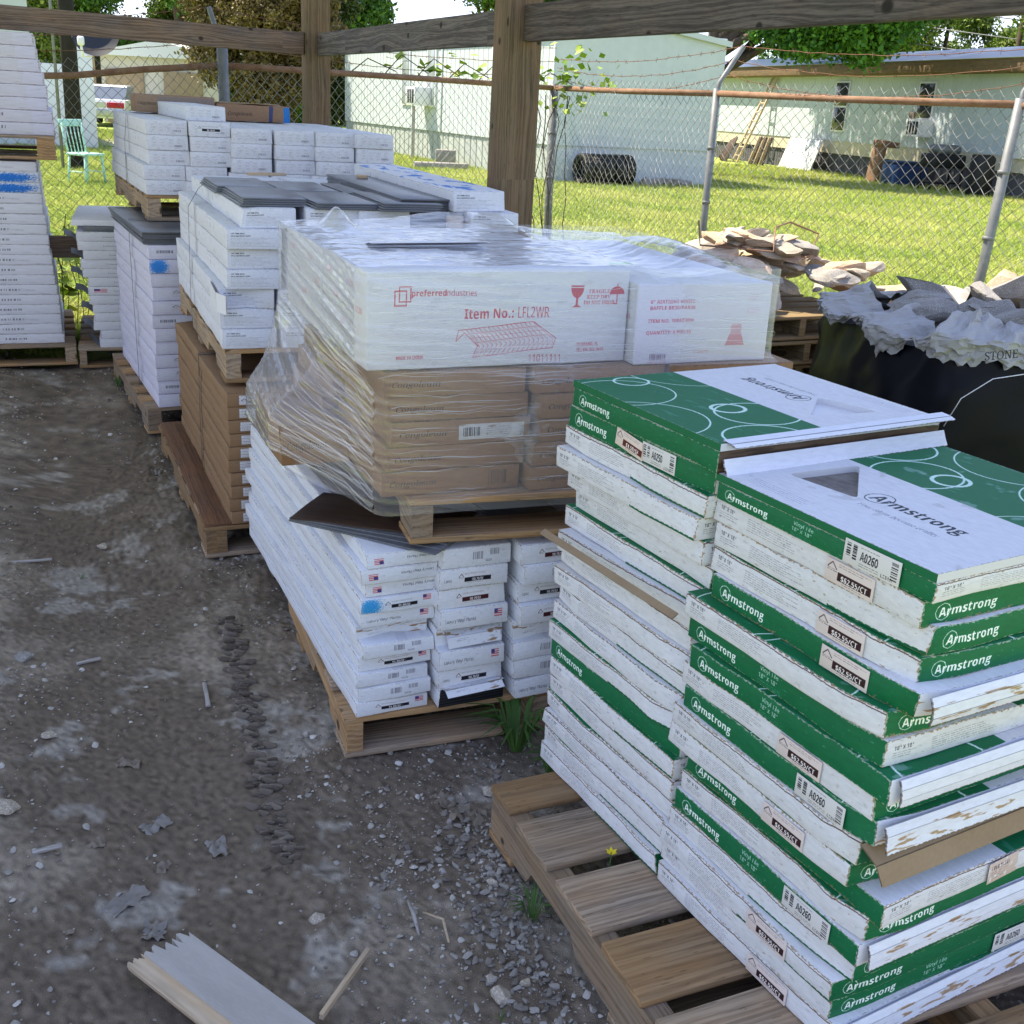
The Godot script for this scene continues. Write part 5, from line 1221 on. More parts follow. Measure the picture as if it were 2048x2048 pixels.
# ------------------------------------------------------------------ brown cartons under them
func build_stack_brown():
	var yaw := deg_to_rad(24.2); var P := Vector2(-1.045, -3.50); var L := 1.30
	pallet(P, yaw, -0.006, 1.06, L, "wooden pallet with a wide brown edge board under the brown cartons", {"stringer": 0.082, "sw": 0.07, "edge": true})
	var y0 := 0.112; var h := 0.0462; var Q := Vector2(-0.962, -3.53)
	for i in 10:
		for j in 2:
			for e in 2:
				var k := 9 - i
				var at := frame(Q, yaw, 0.23 + 0.465 * j + rnd(-0.004, 0.004), y0 + k * h, -0.315 - 0.64 * e + rnd(-0.006, 0.006))
				var lab := "flat brown carton, %s from top, %s %s column" % [ORD[i], ["front", "rear"][e], ["left", "right"][j]]
				carton("brown_carton", Vector3(0.458, h, 0.634), at, yaw, [G.efront[0 if i == 0 else 1 + i % 2], G.brown[(i + e) % 3], G.brown[0], G.brown[1], G.brown[2], G.brown[0]], M.print_b, lab, "flat brown cartons", {"amp": 0.004, "skew": rnd(-0.008, 0.008), "dents": [[Vector3(-0.23, 0.01, -0.29), 0.08, Vector3(-0.02, -0.012, 0.02)]] if (i == 0 and e == 1) else []})
	strap("black strap round the brown cartons", [frame(Q, yaw, 0.25, y0 + 10 * h + 0.002, -0.62), frame(Q, yaw, -0.003, y0 + 10 * h + 0.001, -0.60), frame(Q, yaw, -0.007, y0 + 4 * h, -0.60), frame(Q, yaw, -0.006, 0.0, -0.60)], Vector3(sin(yaw), 0, cos(yaw)) * 0.008)

# ------------------------------------------------------------------ rear stacks
func build_stack_rear():
	# lavender-white cartons on the ground
	var yaw := deg_to_rad(27.0); var P := Vector2(-1.705, -4.90); var L := 1.2
	pallet(P, yaw, -0.006, 1.0, L, "wooden pallet under the tall lavender white carton stack", {"stringer": 0.09, "sw": 0.06})
	var y0 := 0.118; var h := 0.0612; var Q := Vector2(-1.655, -4.915)
	for i in 12:
		for j in 3:
			var k := 11 - i
			var at := frame(Q, yaw, 0.155 + 0.312 * j + 0.004 * sin(k * 1.7), y0 + k * h, -0.58 + rnd(-0.008, 0.008))
			var f: Rect2 = G.gpaint if (i == 1 and j == 0) else G.gfront[(i * 2 + j) % 5]
			var lab := ("lavender white carton with blue paint, second from top of its left column" if (i == 1 and j == 0) else "lavender white carton, %s from top of the %s column" % [ORD[i], ["left", "middle", "right"][j]])
			carton("pale_carton", Vector3(0.308, h, 1.15), at, yaw, [f, G.cside[2 + i % 2], G.cside[3], G.gfront[0], G.cside[2], G.cside[2]], M.print_b, lab, "lavender white cartons", {"amp": 0.004, "skew": rnd(-0.005, 0.005)})
	for k in 9:
		single("floor_tile", rbox(Vector3(0.92, 0.0055, 1.1), 0.001, Vector3i(6, 1, 6), 0.004, k), M.dark_tile, xf(frame(Q, yaw, 0.44 + rnd(-0.006, 0.006), y0 + 12 * h + 0.001 + k * 0.006, -0.585 + rnd(-0.008, 0.008)), yaw + rnd(-0.01, 0.01)), "dark sheet, %s from the bottom, between lavender cartons and upper pallet" % ORD[k], "floor tile", "dark sheets on the lavender cartons")
	strap("black strap down the lavender white cartons", [frame(Q, yaw, 0.3, y0 + 12 * h + 0.062, -0.5), frame(Q, yaw, -0.01, y0 + 12 * h + 0.06, -0.5), frame(Q, yaw, -0.014, y0 + 12 * h - 0.03, -0.5), frame(Q, yaw, -0.012, 0.02, -0.48)], Vector3(sin(yaw), 0, cos(yaw)) * 0.009)
	# white cartons on the upper pallet
	var y1 := y0 + 12 * h + 0.058; var R := Vector2(-1.795, -5.34); var yr := deg_to_rad(25.5)
	pallet(R, yr, y1, 1.12, 1.42, "wooden pallet under the rear white cartons", {"stringer": 0.086, "sw": 0.06})
	var yb := y1 + 0.119; var hb := 0.0672
	for i in 5:
		for j in 6:
			var k := 4 - i; var cw := 0.19
			var at := frame(R, yr, (0.016 if i < 3 else -0.004) + cw * (j + 0.5) + (0.008 if j > 2 else 0.0), yb + k * hb - (0.022 if j > 1 else 0.0), -0.73 + rnd(-0.006, 0.006) + 0.03 * j)
			var lab := "white carton with printed form, %s layer from top, %s column from left, rear pallet" % [ORD[i], ORD[j]]
			carton("form_carton", Vector3(cw - 0.002, hb, 1.46), at, yr, [G.ffront[[0, 2, 3, 4, 5][(i + j * 2) % 5]] if not (i == 0 and j == 1) else G.ffront[1], G.cside[i % 2], G.cside[0], G.ffront[0], G.ctop[0], G.ctop[1]], M.print_b, lab, "white cartons with printed forms on the rear pallet", {"amp": 0.004, "skew": rnd(-0.006, 0.006)})
	carton("form_carton", Vector3(0.186, hb, 1.2), frame(R, yr, 0.30, yb + 5 * hb, -0.66), yr, [G.ffront[2], G.cside[0], G.cside[1], G.ffront[0], G.ctop[0], G.ctop[1]], M.print_b, "white carton lying alone on top of the rear white cartons", "white cartons with printed forms on the rear pallet", {"amp": 0.004})
	strap("black strap down the side of the rear white cartons", [frame(R, yr, 0.12, yb + 5 * hb + 0.004, -0.72), frame(R, yr, 0.012, yb + 5 * hb + 0.003, -0.72), frame(R, yr, -0.004, yb + 3 * hb, -0.72), frame(R, yr, -0.010, yb, -0.70), frame(R, yr, -0.004, y1 - 0.03, -0.68)], Vector3(sin(yr), 0, cos(yr)) * 0.009)
	# brown cartons behind on top
	var yk := yb + 5 * hb + 0.003
	var K := Vector2(-2.13, -6.28)
	carton("brown_carton", Vector3(0.42, 0.092, 0.24), frame(K, yr, 0.20, yk + 0.004, -0.12), yr, [G.kbox, G.brown[0], G.brown[1], G.brown[2], G.brown[2], G.brown[0]], M.print_b, "brown carton printed LV01 behind the rear white cartons", "brown cartons at the back", {"amp": 0.008})
	carton("brown_carton", Vector3(0.40, 0.088, 0.24), frame(K, yr, 0.62, yk - 0.020, -0.10), yr - 0.03, [G.kbox2, G.brown[0], G.brown[1], G.brown[2], G.brown[2], G.brown[0]], M.print_b, "brown carton with blue painted end behind the rear white cartons", "brown cartons at the back", {"amp": 0.009})
	single("kraft_sheet", rbox(Vector3(0.34, 0.005, 0.2), 0.001, Vector3i(6, 1, 4), 0.02, 4), M.kraft, xf(frame(K, yr, 0.60, yk + 0.07, -0.13), yr + 0.05), "loose bent brown sheet on the painted brown carton", "cardboard")
	# torn plank cartons further back on the left
	var H := Vector2(-2.46, -6.10); var yh := deg_to_rad(20.0)
	pallet(H + Vector2(-0.02, 0.02), yh, -0.006, 0.9, 1.0, "low pallet under the torn plank cartons at the back left", {"stringer": 0.08})
	for i in 13:
		var k := 12 - i; var hh := 0.049
		var at := frame(H, yh, 0.22 + 0.010 * sin(k * 2.1) + 0.08 * (1.0 - k / 12.0), 0.106 + k * hh, -0.45)
		var c = carton("plank_carton", Vector3(0.42, hh, 0.9), at, yh, [G.hfront[1 if i == 6 else (0 if i % 2 else 2)], G.cside[0], G.cside[1], G.hfront[0], G.ctop[0], G.ctop[1]], M.print_b, "torn plank carton, %s from top of the back left stack" % ORD[i], "torn plank cartons at the back left", {"amp": 0.006, "skew": rnd(-0.02, 0.02)})
		if i % 2 == 0: strip("torn_flap", c, [Vector3(-0.21, 0.004, 0.44), Vector3(-0.235, 0.02, 0.40), Vector3(-0.27 + rnd(-0.01, 0.01), rnd(0.02, 0.05), 0.36)], Vector3(0.0, 0.016, -0.1), M.galv)
	single("kraft_sheet", rbox(Vector3(0.4, 0.03, 0.8), 0.002, Vector3i(4, 1, 4), 0.012, 7), M.sheet_white, xf(frame(H, yh, 0.20, 0.106 + 13 * 0.049 + 0.03, -0.42), yh - 0.04), "bent white lid lying on the torn plank cartons", "cardboard")
	single("floor_tile", rbox(Vector3(0.40, 0.03, 0.8), 0.002, Vector3i(3, 1, 3), 0.002, 7), M.dark_tile, xf(frame(H, yh, 0.25, 0.106 + 13 * 0.049, -0.42), yh), "block of dark planks on the torn plank cartons", "floor tile")

# ------------------------------------------------------------------ stacks at the left edge
func build_stack_left():
	var yaw := deg_to_rad(22.5); var W := 1.05; var P := Vector2(-3.52, -5.78)
	pallet(P + Vector2(0.03, 0.02), yaw, -0.006, W, 1.1, "wooden pallet under the tall carton stack at the left edge", {"stringer": 0.084, "sw": 0.06})
	var y0 := 0.112; var h := 0.0545
	for i in 18:
		var k := 17 - i; var at := frame(P, yaw, W * 0.5 - 0.028 - 0.004 * k + rnd(-0.004, 0.004), y0 + k * h, -0.52)
		var f: Rect2 = G.ipaint if i in [1, 2] else G.ifront[[0, 1, 2][(i * 2 + k) % 3]]
		carton("flat_carton", Vector3(W - 0.02, h, 1.0), at, yaw, [f, G.cside[0], G.cside[1], G.ifront[0], G.ctop[0], G.ctop[1]], M.print_b, ("flat white carton with blue spray paint, %s from top of the lower left stack" if i in [1, 2] else "flat white carton, %s from top of the lower left stack") % ORD[i], "flat white cartons at the left edge", {"amp": 0.005, "skew": rnd(-0.006, 0.006)})
	var y1 := y0 + 18 * h + 0.012
	pallet(P + Vector2(0.0, 0.0), yaw, y1, W, 1.1, "wooden pallet between the two carton stacks at the left edge", {"stringer": 0.09, "sw": 0.09})
	for i in 8:
		var k := 7 - i; var hh := 0.063
		carton("flat_carton", Vector3(W - 0.02, hh, 1.0), frame(P, yaw, W * 0.5 + 0.012 - 0.009 * k + rnd(-0.006, 0.006), y1 + 0.123 + k * hh, -0.52), yaw, [G.ifront[3 + i % 2], G.cside[2], G.cside[3], G.ifront[3], G.cside[2], G.cside[3]], M.print_b, "lavender white carton, %s from top of the upper left stack" % ORD[i], "lavender cartons at the left edge", {"amp": 0.005, "skew": rnd(-0.006, 0.006)})
# ------------------------------------------------------------------ stone on pallets outside the barn
func slab(called, label, at: Vector3, size: Vector3, sd: int, m, tilt := Vector3.ZERO, group := "building stones"):
	return single(called, stone_mesh(1.0, sd, size, 2), m, Transform3D(Basis.from_euler(tilt), at), label, "stone", group)

func build_stone():
	var yaw := deg_to_rad(24.0); var P := Vector2(1.06, -5.35); var r := RandomNumberGenerator.new(); r.seed = 4
	for k in 5: pallet(P + Vector2(r.randf_range(-0.03, 0.03), r.randf_range(-0.03, 0.03)), yaw + r.randf_range(-0.04, 0.04), 0.0 - 0.02 + k * 0.125, 0.95, 0.95, "old grey pallet, %s from the ground in the stack under the rubble" % ORD[k], {"mats": [M.pallet_grey]})
	var ms := [M.stone, M.stone, M.stone_grey, M.stone_red, M.stone]
	var words := ["flat", "long", "chunky", "broken", "rounded", "thin", "wide", "small"]
	for k in 84:
		var u := r.randf_range(0.0, 1.02); var v := r.randf_range(0.0, 0.92); var lay := mini(k / 24, 2)
		if lay == 2: u = lerpf(u, 0.4, 0.5); v = lerpf(v, 0.45, 0.5)
		var big := r.randf_range(0.085, 0.20)
		var tl := Vector3(r.randf_range(-0.35, 0.35), r.randf() * TAU, r.randf_range(-0.35, 0.35))
		slab("rubble_stone", "%s %s stone, %s of the rubble heap, %s %s" % [words[k % 8], ["tan", "pale tan", "brownish"][k % 3], ["bottom layer", "middle layer", "top"][lay if lay < 3 else 2], "left" if u < 0.35 else ("centre" if u < 0.65 else "right"), "front" if v < 0.35 else ("middle" if v < 0.65 else "rear")], frame(P, yaw, u, 0.68 + lay * 0.13 * (1.0 - 0.4 * u) + r.randf_range(-0.01, 0.03), -v), Vector3(big, big * r.randf_range(0.2, 0.42), big * r.randf_range(0.5, 0.85)), 200 + k, ms[r.randi() % 5], tl)
	single("rusty_rod", tube([frame(P, yaw, 0.02, 1.02, -0.4), frame(P, yaw, 0.03, 0.90, -0.38), frame(P, yaw, 0.35, 0.89, -0.2), frame(P, yaw, 0.42, 1.0, -0.3), frame(P, yaw, 0.62, 1.01, -0.45), frame(P, yaw, 0.82, 0.95, -0.45), frame(P, yaw, 0.62, 0.87, -0.25), frame(P, yaw, 0.5, 0.86, -0.15)], 0.005, 6), M.rust, Transform3D(), "bent rusty rod looping over the rubble heap", "rod")
	# black wrapped sack of stone
	var c := Vector3(1.83, 0, -4.12); var bag = thing("stone_sack", "black wrapped sack of stone with white torn rim", "sack", c, deg_to_rad(10.0))
	var st := begin(); st.set_smooth_group(0); var rows := []
	for j in 15:
		var t := j / 14.0; var row := PackedVector3Array()
		for i in 65:
			var a := TAU * i / 64.0; var ca := cos(a); var sa := sin(a)
			var k := pow(pow(absf(ca), 5.0) + pow(absf(sa), 5.0), -0.2)
			var rr := lerpf(0.47, 0.53, sin(t * PI * 0.9)) * (1.0 + 0.03 * noi.get_noise_2d(i * 0.15, t * 2.0)) + 0.010 * noi.get_noise_2d(i * 0.3, t * 16.0) + 0.03 * absf(noi.get_noise_2d(cos(a) * 5.0 + t * 3.0, sin(a) * 5.0 + t * 6.0))
			row.append(Vector3(ca * k * rr * 1.12, t * (0.83 + 0.03 * noi.get_noise_2d(cos(a) * 2.0, sin(a) * 2.0 + 5.0)), sa * k * rr * 0.95))
		row[64] = row[0]; rows.append(row)
	for j in 14:
		for i in 64: quad(st, rows[j + 1][i], rows[j + 1][i + 1], rows[j][i + 1], rows[j][i])
	part("black_wrap", done(st), M.black_film, bag)
	# rim of torn white sacking, folded out and in
	st = begin(); st.set_smooth_group(-1); var cloth := mat(lin(0.36, 0.35, 0.345), 0.75); cloth.cull_mode = BaseMaterial3D.CULL_DISABLED; var q2 := []
	var rd := FastNoiseLite.new(); rd.seed = 5; rd.frequency = 1.0; rd.fractal_type = FastNoiseLite.FRACTAL_RIDGED; rd.fractal_octaves = 3
	for j in 19:
		var t := j / 18.0; var row := PackedVector3Array()
		for i in 321:
			var f := (i % 320) / 320.0 * 64.0; var k0 := int(f)
			var p: Vector3 = rows[14][k0].lerp(rows[14][(k0 + 1) % 64], f - k0); var n := Vector3(p.x, 0, p.z).normalized()
			var w := noi.get_noise_2d(p.x * 5.0, p.z * 5.0 + 3.0); var w2 := rd.get_noise_3d(p.x * 3.4, t * 1.1, p.z * 3.4); var w3 := noi.get_noise_3d(p.x * 26.0, t * 8.0, p.z * 26.0)
			var outw := 0.008 + 0.022 * sin(t * PI) + 0.034 * w2 + 0.012 * w3; var yy := lerpf(-0.005 - 0.09 * w - 0.02 * w3, 0.045 + 0.09 * w + 0.04 * w2, t)
			if t > 0.6: outw -= (t - 0.6) * 0.42
			row.append(p + n * outw + Vector3(0, yy, 0) + Vector3(-n.z, 0, n.x) * 0.02 * noi.get_noise_2d(t * 6.0, i * 0.11))
		q2.append(row)
	for j in 18:
		for i in 320: quad(st, q2[j + 1][i], q2[j + 1][i + 1], q2[j][i + 1], q2[j][i])
	part("torn_rim", done(st), cloth, bag)
	part("fill", rbox(Vector3(1.0, 0.06, 0.86), 0.02, Vector3i(6, 1, 6), 0.03, 2), M.stone_grey, bag, xf(Vector3(0, 0.72, 0)))
	for q in [["STONE", Vector3(-0.37, 0.815, 0.545), 0.10, 0.036], ["CANYON", Vector3(-0.06, 0.845, 0.555), -0.05, 0.032], ["STONE", Vector3(-0.05, 0.805, 0.555), -0.05, 0.036]]:
		var tm := TextMesh.new(); tm.text = q[0]; tm.font = fonts.serif; tm.font_size = 32; tm.pixel_size = q[3] / 32.0; tm.depth = 0.001
		part("sack_lettering", tm, M.black, bag, xf(q[1] + Vector3(0, 0.035, 0.032), 0.0, -0.1, q[2]))
	for k in 12:
		var a := k * 2.4; var rr := 0.12 + 0.27 * sqrt(k / 12.0)
		slab("sack_stone", "%s grey stone in the black wrapped sack, %s" % [["flat", "thick", "pointed", "broken"][k % 4], ["near the middle", "right of the middle", "left rear", "front centre", "right rear", "left front", "rear centre", "front right", "left edge", "rear right", "front edge", "right edge"][k]], c + Vector3(cos(a) * rr * 1.15, 0.82 + r.randf_range(0.0, 0.05), sin(a) * rr) + Vector3(0, 0.05, 0), Vector3(r.randf_range(0.12, 0.19), r.randf_range(0.05, 0.09), r.randf_range(0.09, 0.15)), 300 + k, M.stone_grey, Vector3(r.randf_range(-0.4, 0.4), r.randf() * TAU, r.randf_range(-0.4, 0.4)), "stones in the sack")
	slab("sack_stone", "large upright grey block in the middle of the stone sack", c + Vector3(-0.10, 0.90, 0.20), Vector3(0.15, 0.085, 0.06), 340, M.stone_grey, Vector3(-0.2, 0.1, 0.03), "stones in the sack")
	slab("sack_stone", "large tilted grey slab at the right of the stone sack", c + Vector3(0.26, 0.92, 0.1), Vector3(0.2, 0.05, 0.1), 341, M.stone_grey, Vector3(0.2, -0.3, -0.35), "stones in the sack")
	single("twine", tube([c + Vector3(-0.1, 0.80, 0.60), c + Vector3(-0.27, 0.77, 0.62), c + Vector3(-0.36, 0.70, 0.62), c + Vector3(-0.39, 0.60, 0.60)], 0.0016, 5), M.sheet_white, Transform3D(), "white twine dangling from the stone sack", "twine")
	# sandstone behind it on the right
	var P2 := Vector2(1.9, -4.85)
	for k in 4: pallet(P2, yaw, -0.02 + k * 0.125, 1.0, 0.9, "grey pallet, %s from the ground under the sandstone at the right" % ORD[k], {"mats": [M.pallet_grey]})
	for k in 14:
		slab("sandstone", "%s sandstone slab, %s of the right hand pallet, %s" % [["tan", "reddish"][k % 2], ["bottom layer", "middle layer", "top layer"][k / 6], ["left end", "left centre", "middle", "right centre", "right end", "far rear"][k % 6]], frame(P2, yaw, r.randf_range(0.0, 0.9), 0.56 + 0.07 * (k / 6) + r.randf_range(0, 0.04), -r.randf_range(0.05, 0.8)), Vector3(r.randf_range(0.14, 0.24), r.randf_range(0.05, 0.09), r.randf_range(0.1, 0.17)), 360 + k, M.stone_red if k % 2 else M.stone, Vector3(r.randf_range(-0.2, 0.2), r.randf() * TAU, r.randf_range(-0.2, 0.2)))
	slab("sandstone", "big reddish sandstone block at the right edge of the picture", frame(P2, yaw, 0.38, 0.80, -0.12), Vector3(0.16, 0.13, 0.15), 380, M.stone_red, Vector3(0.1, 0.5, 0.15))
	single("steel_pipe", tube([Vector3(1.32, 0.86, -4.35), Vector3(2.5, 0.80, -4.3)], 0.014, 8), M.black, Transform3D(), "dark pipe lying across behind the stone sack", "pipe")

# ------------------------------------------------------------------ homes
func wall_panel(parent, called, a: Vector3, b: Vector3, y0: float, y1: float, rib: float, depth: float, m):    # vertical ribbed siding
	var st := begin(); st.set_smooth_group(-1); var l := a.distance_to(b); var n := maxi(1, int(l / rib)); var dir := (b - a).normalized(); var nor := dir.cross(Vector3.UP)
	for i in n:
		var p0 := a + dir * (l * i / n); var p1 := a + dir * (l * (i + 0.82) / n); var p2 := a + dir * (l * (i + 0.91) / n); var p3 := a + dir * (l * (i + 1.0) / n)
		for q in [[p0, p1], [p1, p2 - nor * depth], [p2 - nor * depth, p3]]:
			quad(st, Vector3(q[0].x, y1, q[0].z), Vector3(q[1].x, y1, q[1].z), Vector3(q[1].x, y0, q[1].z), Vector3(q[0].x, y0, q[0].z))
	return part(called, done(st), m, parent)

func window_on(parent, at: Transform3D, w: float, h: float, frame_m, glass):
	var f = part("window", rbox(Vector3(w, h, 0.05), 0.004), frame_m, parent, at)
	part("pane", rbox(Vector3(w - 0.12, h * 0.5 - 0.08, 0.012), 0.002), glass, f, xf(Vector3(0, 0.05, 0.03)))
	part("pane", rbox(Vector3(w - 0.12, h * 0.5 - 0.08, 0.012), 0.002), glass, f, xf(Vector3(0, h * 0.5 + 0.03, 0.034)))

func facing(at: Vector3, dir: Vector3) -> Transform3D:        # local z points along dir
	var zz := Vector3(dir.x, 0, dir.z).normalized(); return Transform3D(Basis(Vector3.UP.cross(zz), Vector3.UP, zz), at)

func ac_unit(at: Transform3D, label: String):
	var t = thing("window_air_conditioner", label, "air conditioner"); t.transform = turn * at
	part("case", rbox(Vector3(0.66, 0.46, 0.5), 0.01), M.white_paint, t)
	part("grille", rbox(Vector3(0.5, 0.34, 0.02), 0.004), M.black, t, xf(Vector3(0.02, 0.06, 0.25)))
	for k in 3: part("louvre", rbox(Vector3(0.02, 0.34, 0.02), 0.003), M.white_paint, t, xf(Vector3(-0.12 + 0.14 * k, 0.06, 0.262)))

func build_homes():
	var pale_glass := mat(lin(0.30, 0.34, 0.36), 0.1)
	var glass := mat(lin(0.03, 0.035, 0.04), 0.08); var siding := tri_mat(mottle_img(256, 81, lin(0.43, 0.48, 0.50), lin(0.53, 0.58, 0.595), 1.2, 0.2), Vector3(0.3, 0.3, 0.3), 0.55)
	var skirt := tri_mat(mottle_img(256, 82, lin(0.30, 0.33, 0.31), lin(0.44, 0.47, 0.45), 1.5, 0.3), Vector3(0.6, 0.6, 0.6), 0.7)
	# first home: long side lit, end towards the barn
	var K := Vector3(0.85, -0.06, -25.2); var sd := Vector3(-0.437, 0, -0.8995); var ed := Vector3(0.8995, 0, -0.437)
	var h = thing("mobile_home", "white mobile home end on, its blue grey end wall beyond the fence", "mobile home", K)
	var L := 14.4; var W := 4.35
	wall_panel(h, "side_wall", sd * L, Vector3.ZERO, 0.78, 3.15, 0.28, 0.018, siding)
	wall_panel(h, "skirting", sd * L + ed * 0.04, ed * 0.04, 0.0, 0.78, 0.36, 0.07, skirt)
	wall_panel(h, "end_wall", Vector3.ZERO, ed * W, 0.78, 3.2, 1.22, 0.012, siding)
	wall_panel(h, "end_skirting", ed * 0.02 + sd * 0.03, ed * (W - 0.02) + sd * 0.03, 0.0, 0.80, 1.22, 0.012, siding)
	wall_panel(h, "rear_wall", ed * W, ed * W + sd * L, 0.0, 3.1, 1.2, 0.01, siding)
	var st := begin(); st.set_smooth_group(-1)
	var rp := [Vector3(0, 3.15, 0), Vector3(0, 3.36, 0), Vector3(0, 3.2, 0)]; var q0 := [ed * -0.1 - sd * 0.08 + Vector3(0, 3.14, 0), ed * (W * 0.5) - sd * 0.08 + Vector3(0, 3.42, 0), ed * (W + 0.1) - sd * 0.08 + Vector3(0, 3.14, 0)]
	for i in 2: quad(st, q0[i], q0[i] + sd * (L + 0.2), q0[i + 1] + sd * (L + 0.2), q0[i + 1]); quad(st, q0[i] - Vector3(0, 0.12, 0), q0[i], q0[i + 1], q0[i + 1] - Vector3(0, 0.12, 0))
	quad(st, q0[0] - Vector3(0, 0.14, 0), q0[0] - Vector3(0, 0.14, 0) + sd * L, q0[0] + sd * L, q0[0])
	part("roof", done(st), siding, h)
	for q in [[8.8, 0.62, 1.5, 1.38], [6.9, 0.62, 1.5, 1.38]]: window_on(h, facing(sd * q[0] - ed * 0.02 + Vector3(0, q[3], 0), -ed), q[1], q[2], M.white_paint, pale_glass)
	part("meter_panel", rbox(Vector3(0.85, 1.1, 0.12), 0.01), siding, h, facing(sd * 1.9 - ed * 0.05 + Vector3(0, 0.80, 0), -ed))
	for k in 3: part("corner_trim", rbox(Vector3(0.06, 2.4, 0.03), 0.004), siding, h, facing(sd * (0.02 + 3.1 * k) - ed * 0.02 + Vector3(0, 0.79, 0), -ed))
	ac_unit(facing(K + sd * 7.15 - ed * 0.28 + Vector3(0, 1.4, 0), -ed), "white air conditioner in the side window of the first mobile home")
	single("prop_post", rbox(Vector3(0.08, 1.38, 0.08), 0.006), M.white_wood, xf(K + sd * 7.15 - ed * 0.42 + Vector3(0, 0.0, 0)), "wooden prop under the side window air conditioner", "post")
	for k in 5:
		var tt = single("tyre", ring_mesh(0.33, 0.115, 0.24), M.black, Transform3D(Basis(Vector3.UP, deg_to_rad(115.9)), K + ed * (0.55 + 0.26 * k) - sd * 0.55 + Vector3(0, 0.33, 0)), "black tyre, %s from the left in the row by the end wall" % ORD[k], "tyre", "tyres by the end wall")
	single("concrete_block", rbox(Vector3(0.5, 0.42, 0.35), 0.02, Vector3i(2, 1, 1), 0.02, 3), M.stone_grey, xf(K + sd * 4.4 - ed * 0.6), "tan block standing in the grass by the skirting", "block")
	single("concrete_block", rbox(Vector3(1.3, 0.16, 0.3), 0.02, Vector3i(2, 1, 1), 0.02, 4), M.stone_grey, xf(K + sd * 3.5 - ed * 1.1, 0.2), "long low concrete kerb lying in the grass", "block")
	for k in 7: slab("fieldstone", "grey fieldstone, %s from the left at the foot of the blue end wall" % ORD[k], K + ed * (2.2 + 0.3 * k * 0.6) - sd * 0.5 + Vector3(0, 0.08, 0), Vector3(0.2, 0.13, 0.16), 420 + k, M.stone_grey, Vector3(0.2, k * 1.0, 0))
	# second home on the right
	var A := Vector3(8.6, -0.06, -44.0); var B := Vector3(13.6, -0.06, -24.5); var dir := (B - A).normalized(); var out := Vector3(dir.z, 0, -dir.x) * -1.0
	if out.x > 0.0: out = -out
	var g = thing("mobile_home", "pale mobile home with dark blue roof and brown fascia at the right", "mobile home", A)
	var LL := A.distance_to(B); var pale := tri_mat(mottle_img(256, 84, lin(0.42, 0.485, 0.505), lin(0.52, 0.58, 0.595), 1.2, 0.2), Vector3(0.3, 0.3, 0.3), 0.6)
	wall_panel(g, "front_wall", dir * -8.0, dir * LL, 1.0, 2.95, 0.41, 0.012, pale)
	wall_panel(g, "belt_panel", dir * -8.0 - out * 0.03, dir * LL - out * 0.03, 0.62, 1.0, 2.4, 0.005, mat(lin(0.55, 0.50, 0.36), 0.7))
	wall_panel(g, "skirting", dir * -8.0 - out * 0.10, dir * LL - out * 0.10, 0.0, 0.62, 0.18, 0.03, mat(lin(0.10, 0.10, 0.105), 0.9))
	wall_panel(g, "end_wall", dir * -8.0 - out * 4.0, dir * -8.0, 0.0, 2.95, 0.41, 0.012, pale)
	part("fascia", rbox(Vector3(LL + 8.6, 0.30, 0.08), 0.01), M.post, g, Transform3D(Basis(dir, Vector3.UP, dir.cross(Vector3.UP)), dir * (LL * 0.5 - 4.0) + out * 0.45 + Vector3(0, 2.95, 0)))
	part("soffit", rbox(Vector3(LL + 8.6, 0.04, 0.5), 0.01), M.post, g, Transform3D(Basis(dir, Vector3.UP, dir.cross(Vector3.UP)), dir * (LL * 0.5 - 4.0) + out * 0.2 + Vector3(0, 2.93, 0)))
	st = begin(); st.set_smooth_group(-1); var e0 := out * 0.55 + Vector3(0, 3.26, 0) - dir * 8.3; var e1 := -out * 2.0 + Vector3(0, 3.75, 0) - dir * 8.3; var e2 := -out * 4.5 + Vector3(0, 3.2, 0) - dir * 8.3
	quad(st, e0, e1, e1 + dir * (LL + 8.6), e0 + dir * (LL + 8.6)); quad(st, e1, e2, e2 + dir * (LL + 8.6), e1 + dir * (LL + 8.6))
	part("roof", done(st), mat(lin(0.06, 0.085, 0.14), 0.35, 0.3), g)
	for q in [[0.35, 0.85, 1.5, 1.28], [0.575, 0.8, 1.0, 1.75]]:
		window_on(g, facing(dir * LL * q[0] + out * 0.01 + Vector3(0, q[3], 0), out), q[1], q[2], M.white_paint, glass)
	part("shutter", rbox(Vector3(0.32, 0.62, 0.04), 0.004), mat(lin(0.16, 0.13, 0.11), 0.8), g, facing(dir * LL * 0.55 + out * 0.02 + Vector3(0, 1.33, 0), out))
	var dr = part("door", rbox(Vector3(0.9, 1.95, 0.06), 0.01), M.white_paint, g, facing(dir * LL * 0.80 + out * 0.02 + Vector3(0, 0.95, 0), out)); part("handle", rbox(Vector3(0.05, 0.05, 0.06), 0.01), M.black, dr, xf(Vector3(-0.35, 0.95, 0.05)))
	ac_unit(facing(A + dir * LL * 0.585 + out * 0.2 + Vector3(0, 1.30, 0), out), "white air conditioner in the window of the second mobile home")
	# things leaning on and lying by the second home
	var lad = thing("ladder", "wooden ladder leaning against the second mobile home", "ladder", A + dir * 1.9 + out * 1.0); lad.basis = Basis(dir, (Vector3.UP * 2.9 - out * 0.95 + dir * 0.5).normalized(), dir.cross((Vector3.UP * 2.9 - out * 0.95 + dir * 0.5).normalized()))
	for s in [-1, 1]: part("side_rail", rbox(Vector3(0.06, 3.1, 0.07), 0.006), M.fresh_wood, lad, xf(Vector3(0.2 * s, 0, 0)))
	for k in 9: part("rung", rbox(Vector3(0.36, 0.04, 0.05), 0.006), M.fresh_wood, lad, xf(Vector3(0, 0.25 + 0.32 * k, 0)))
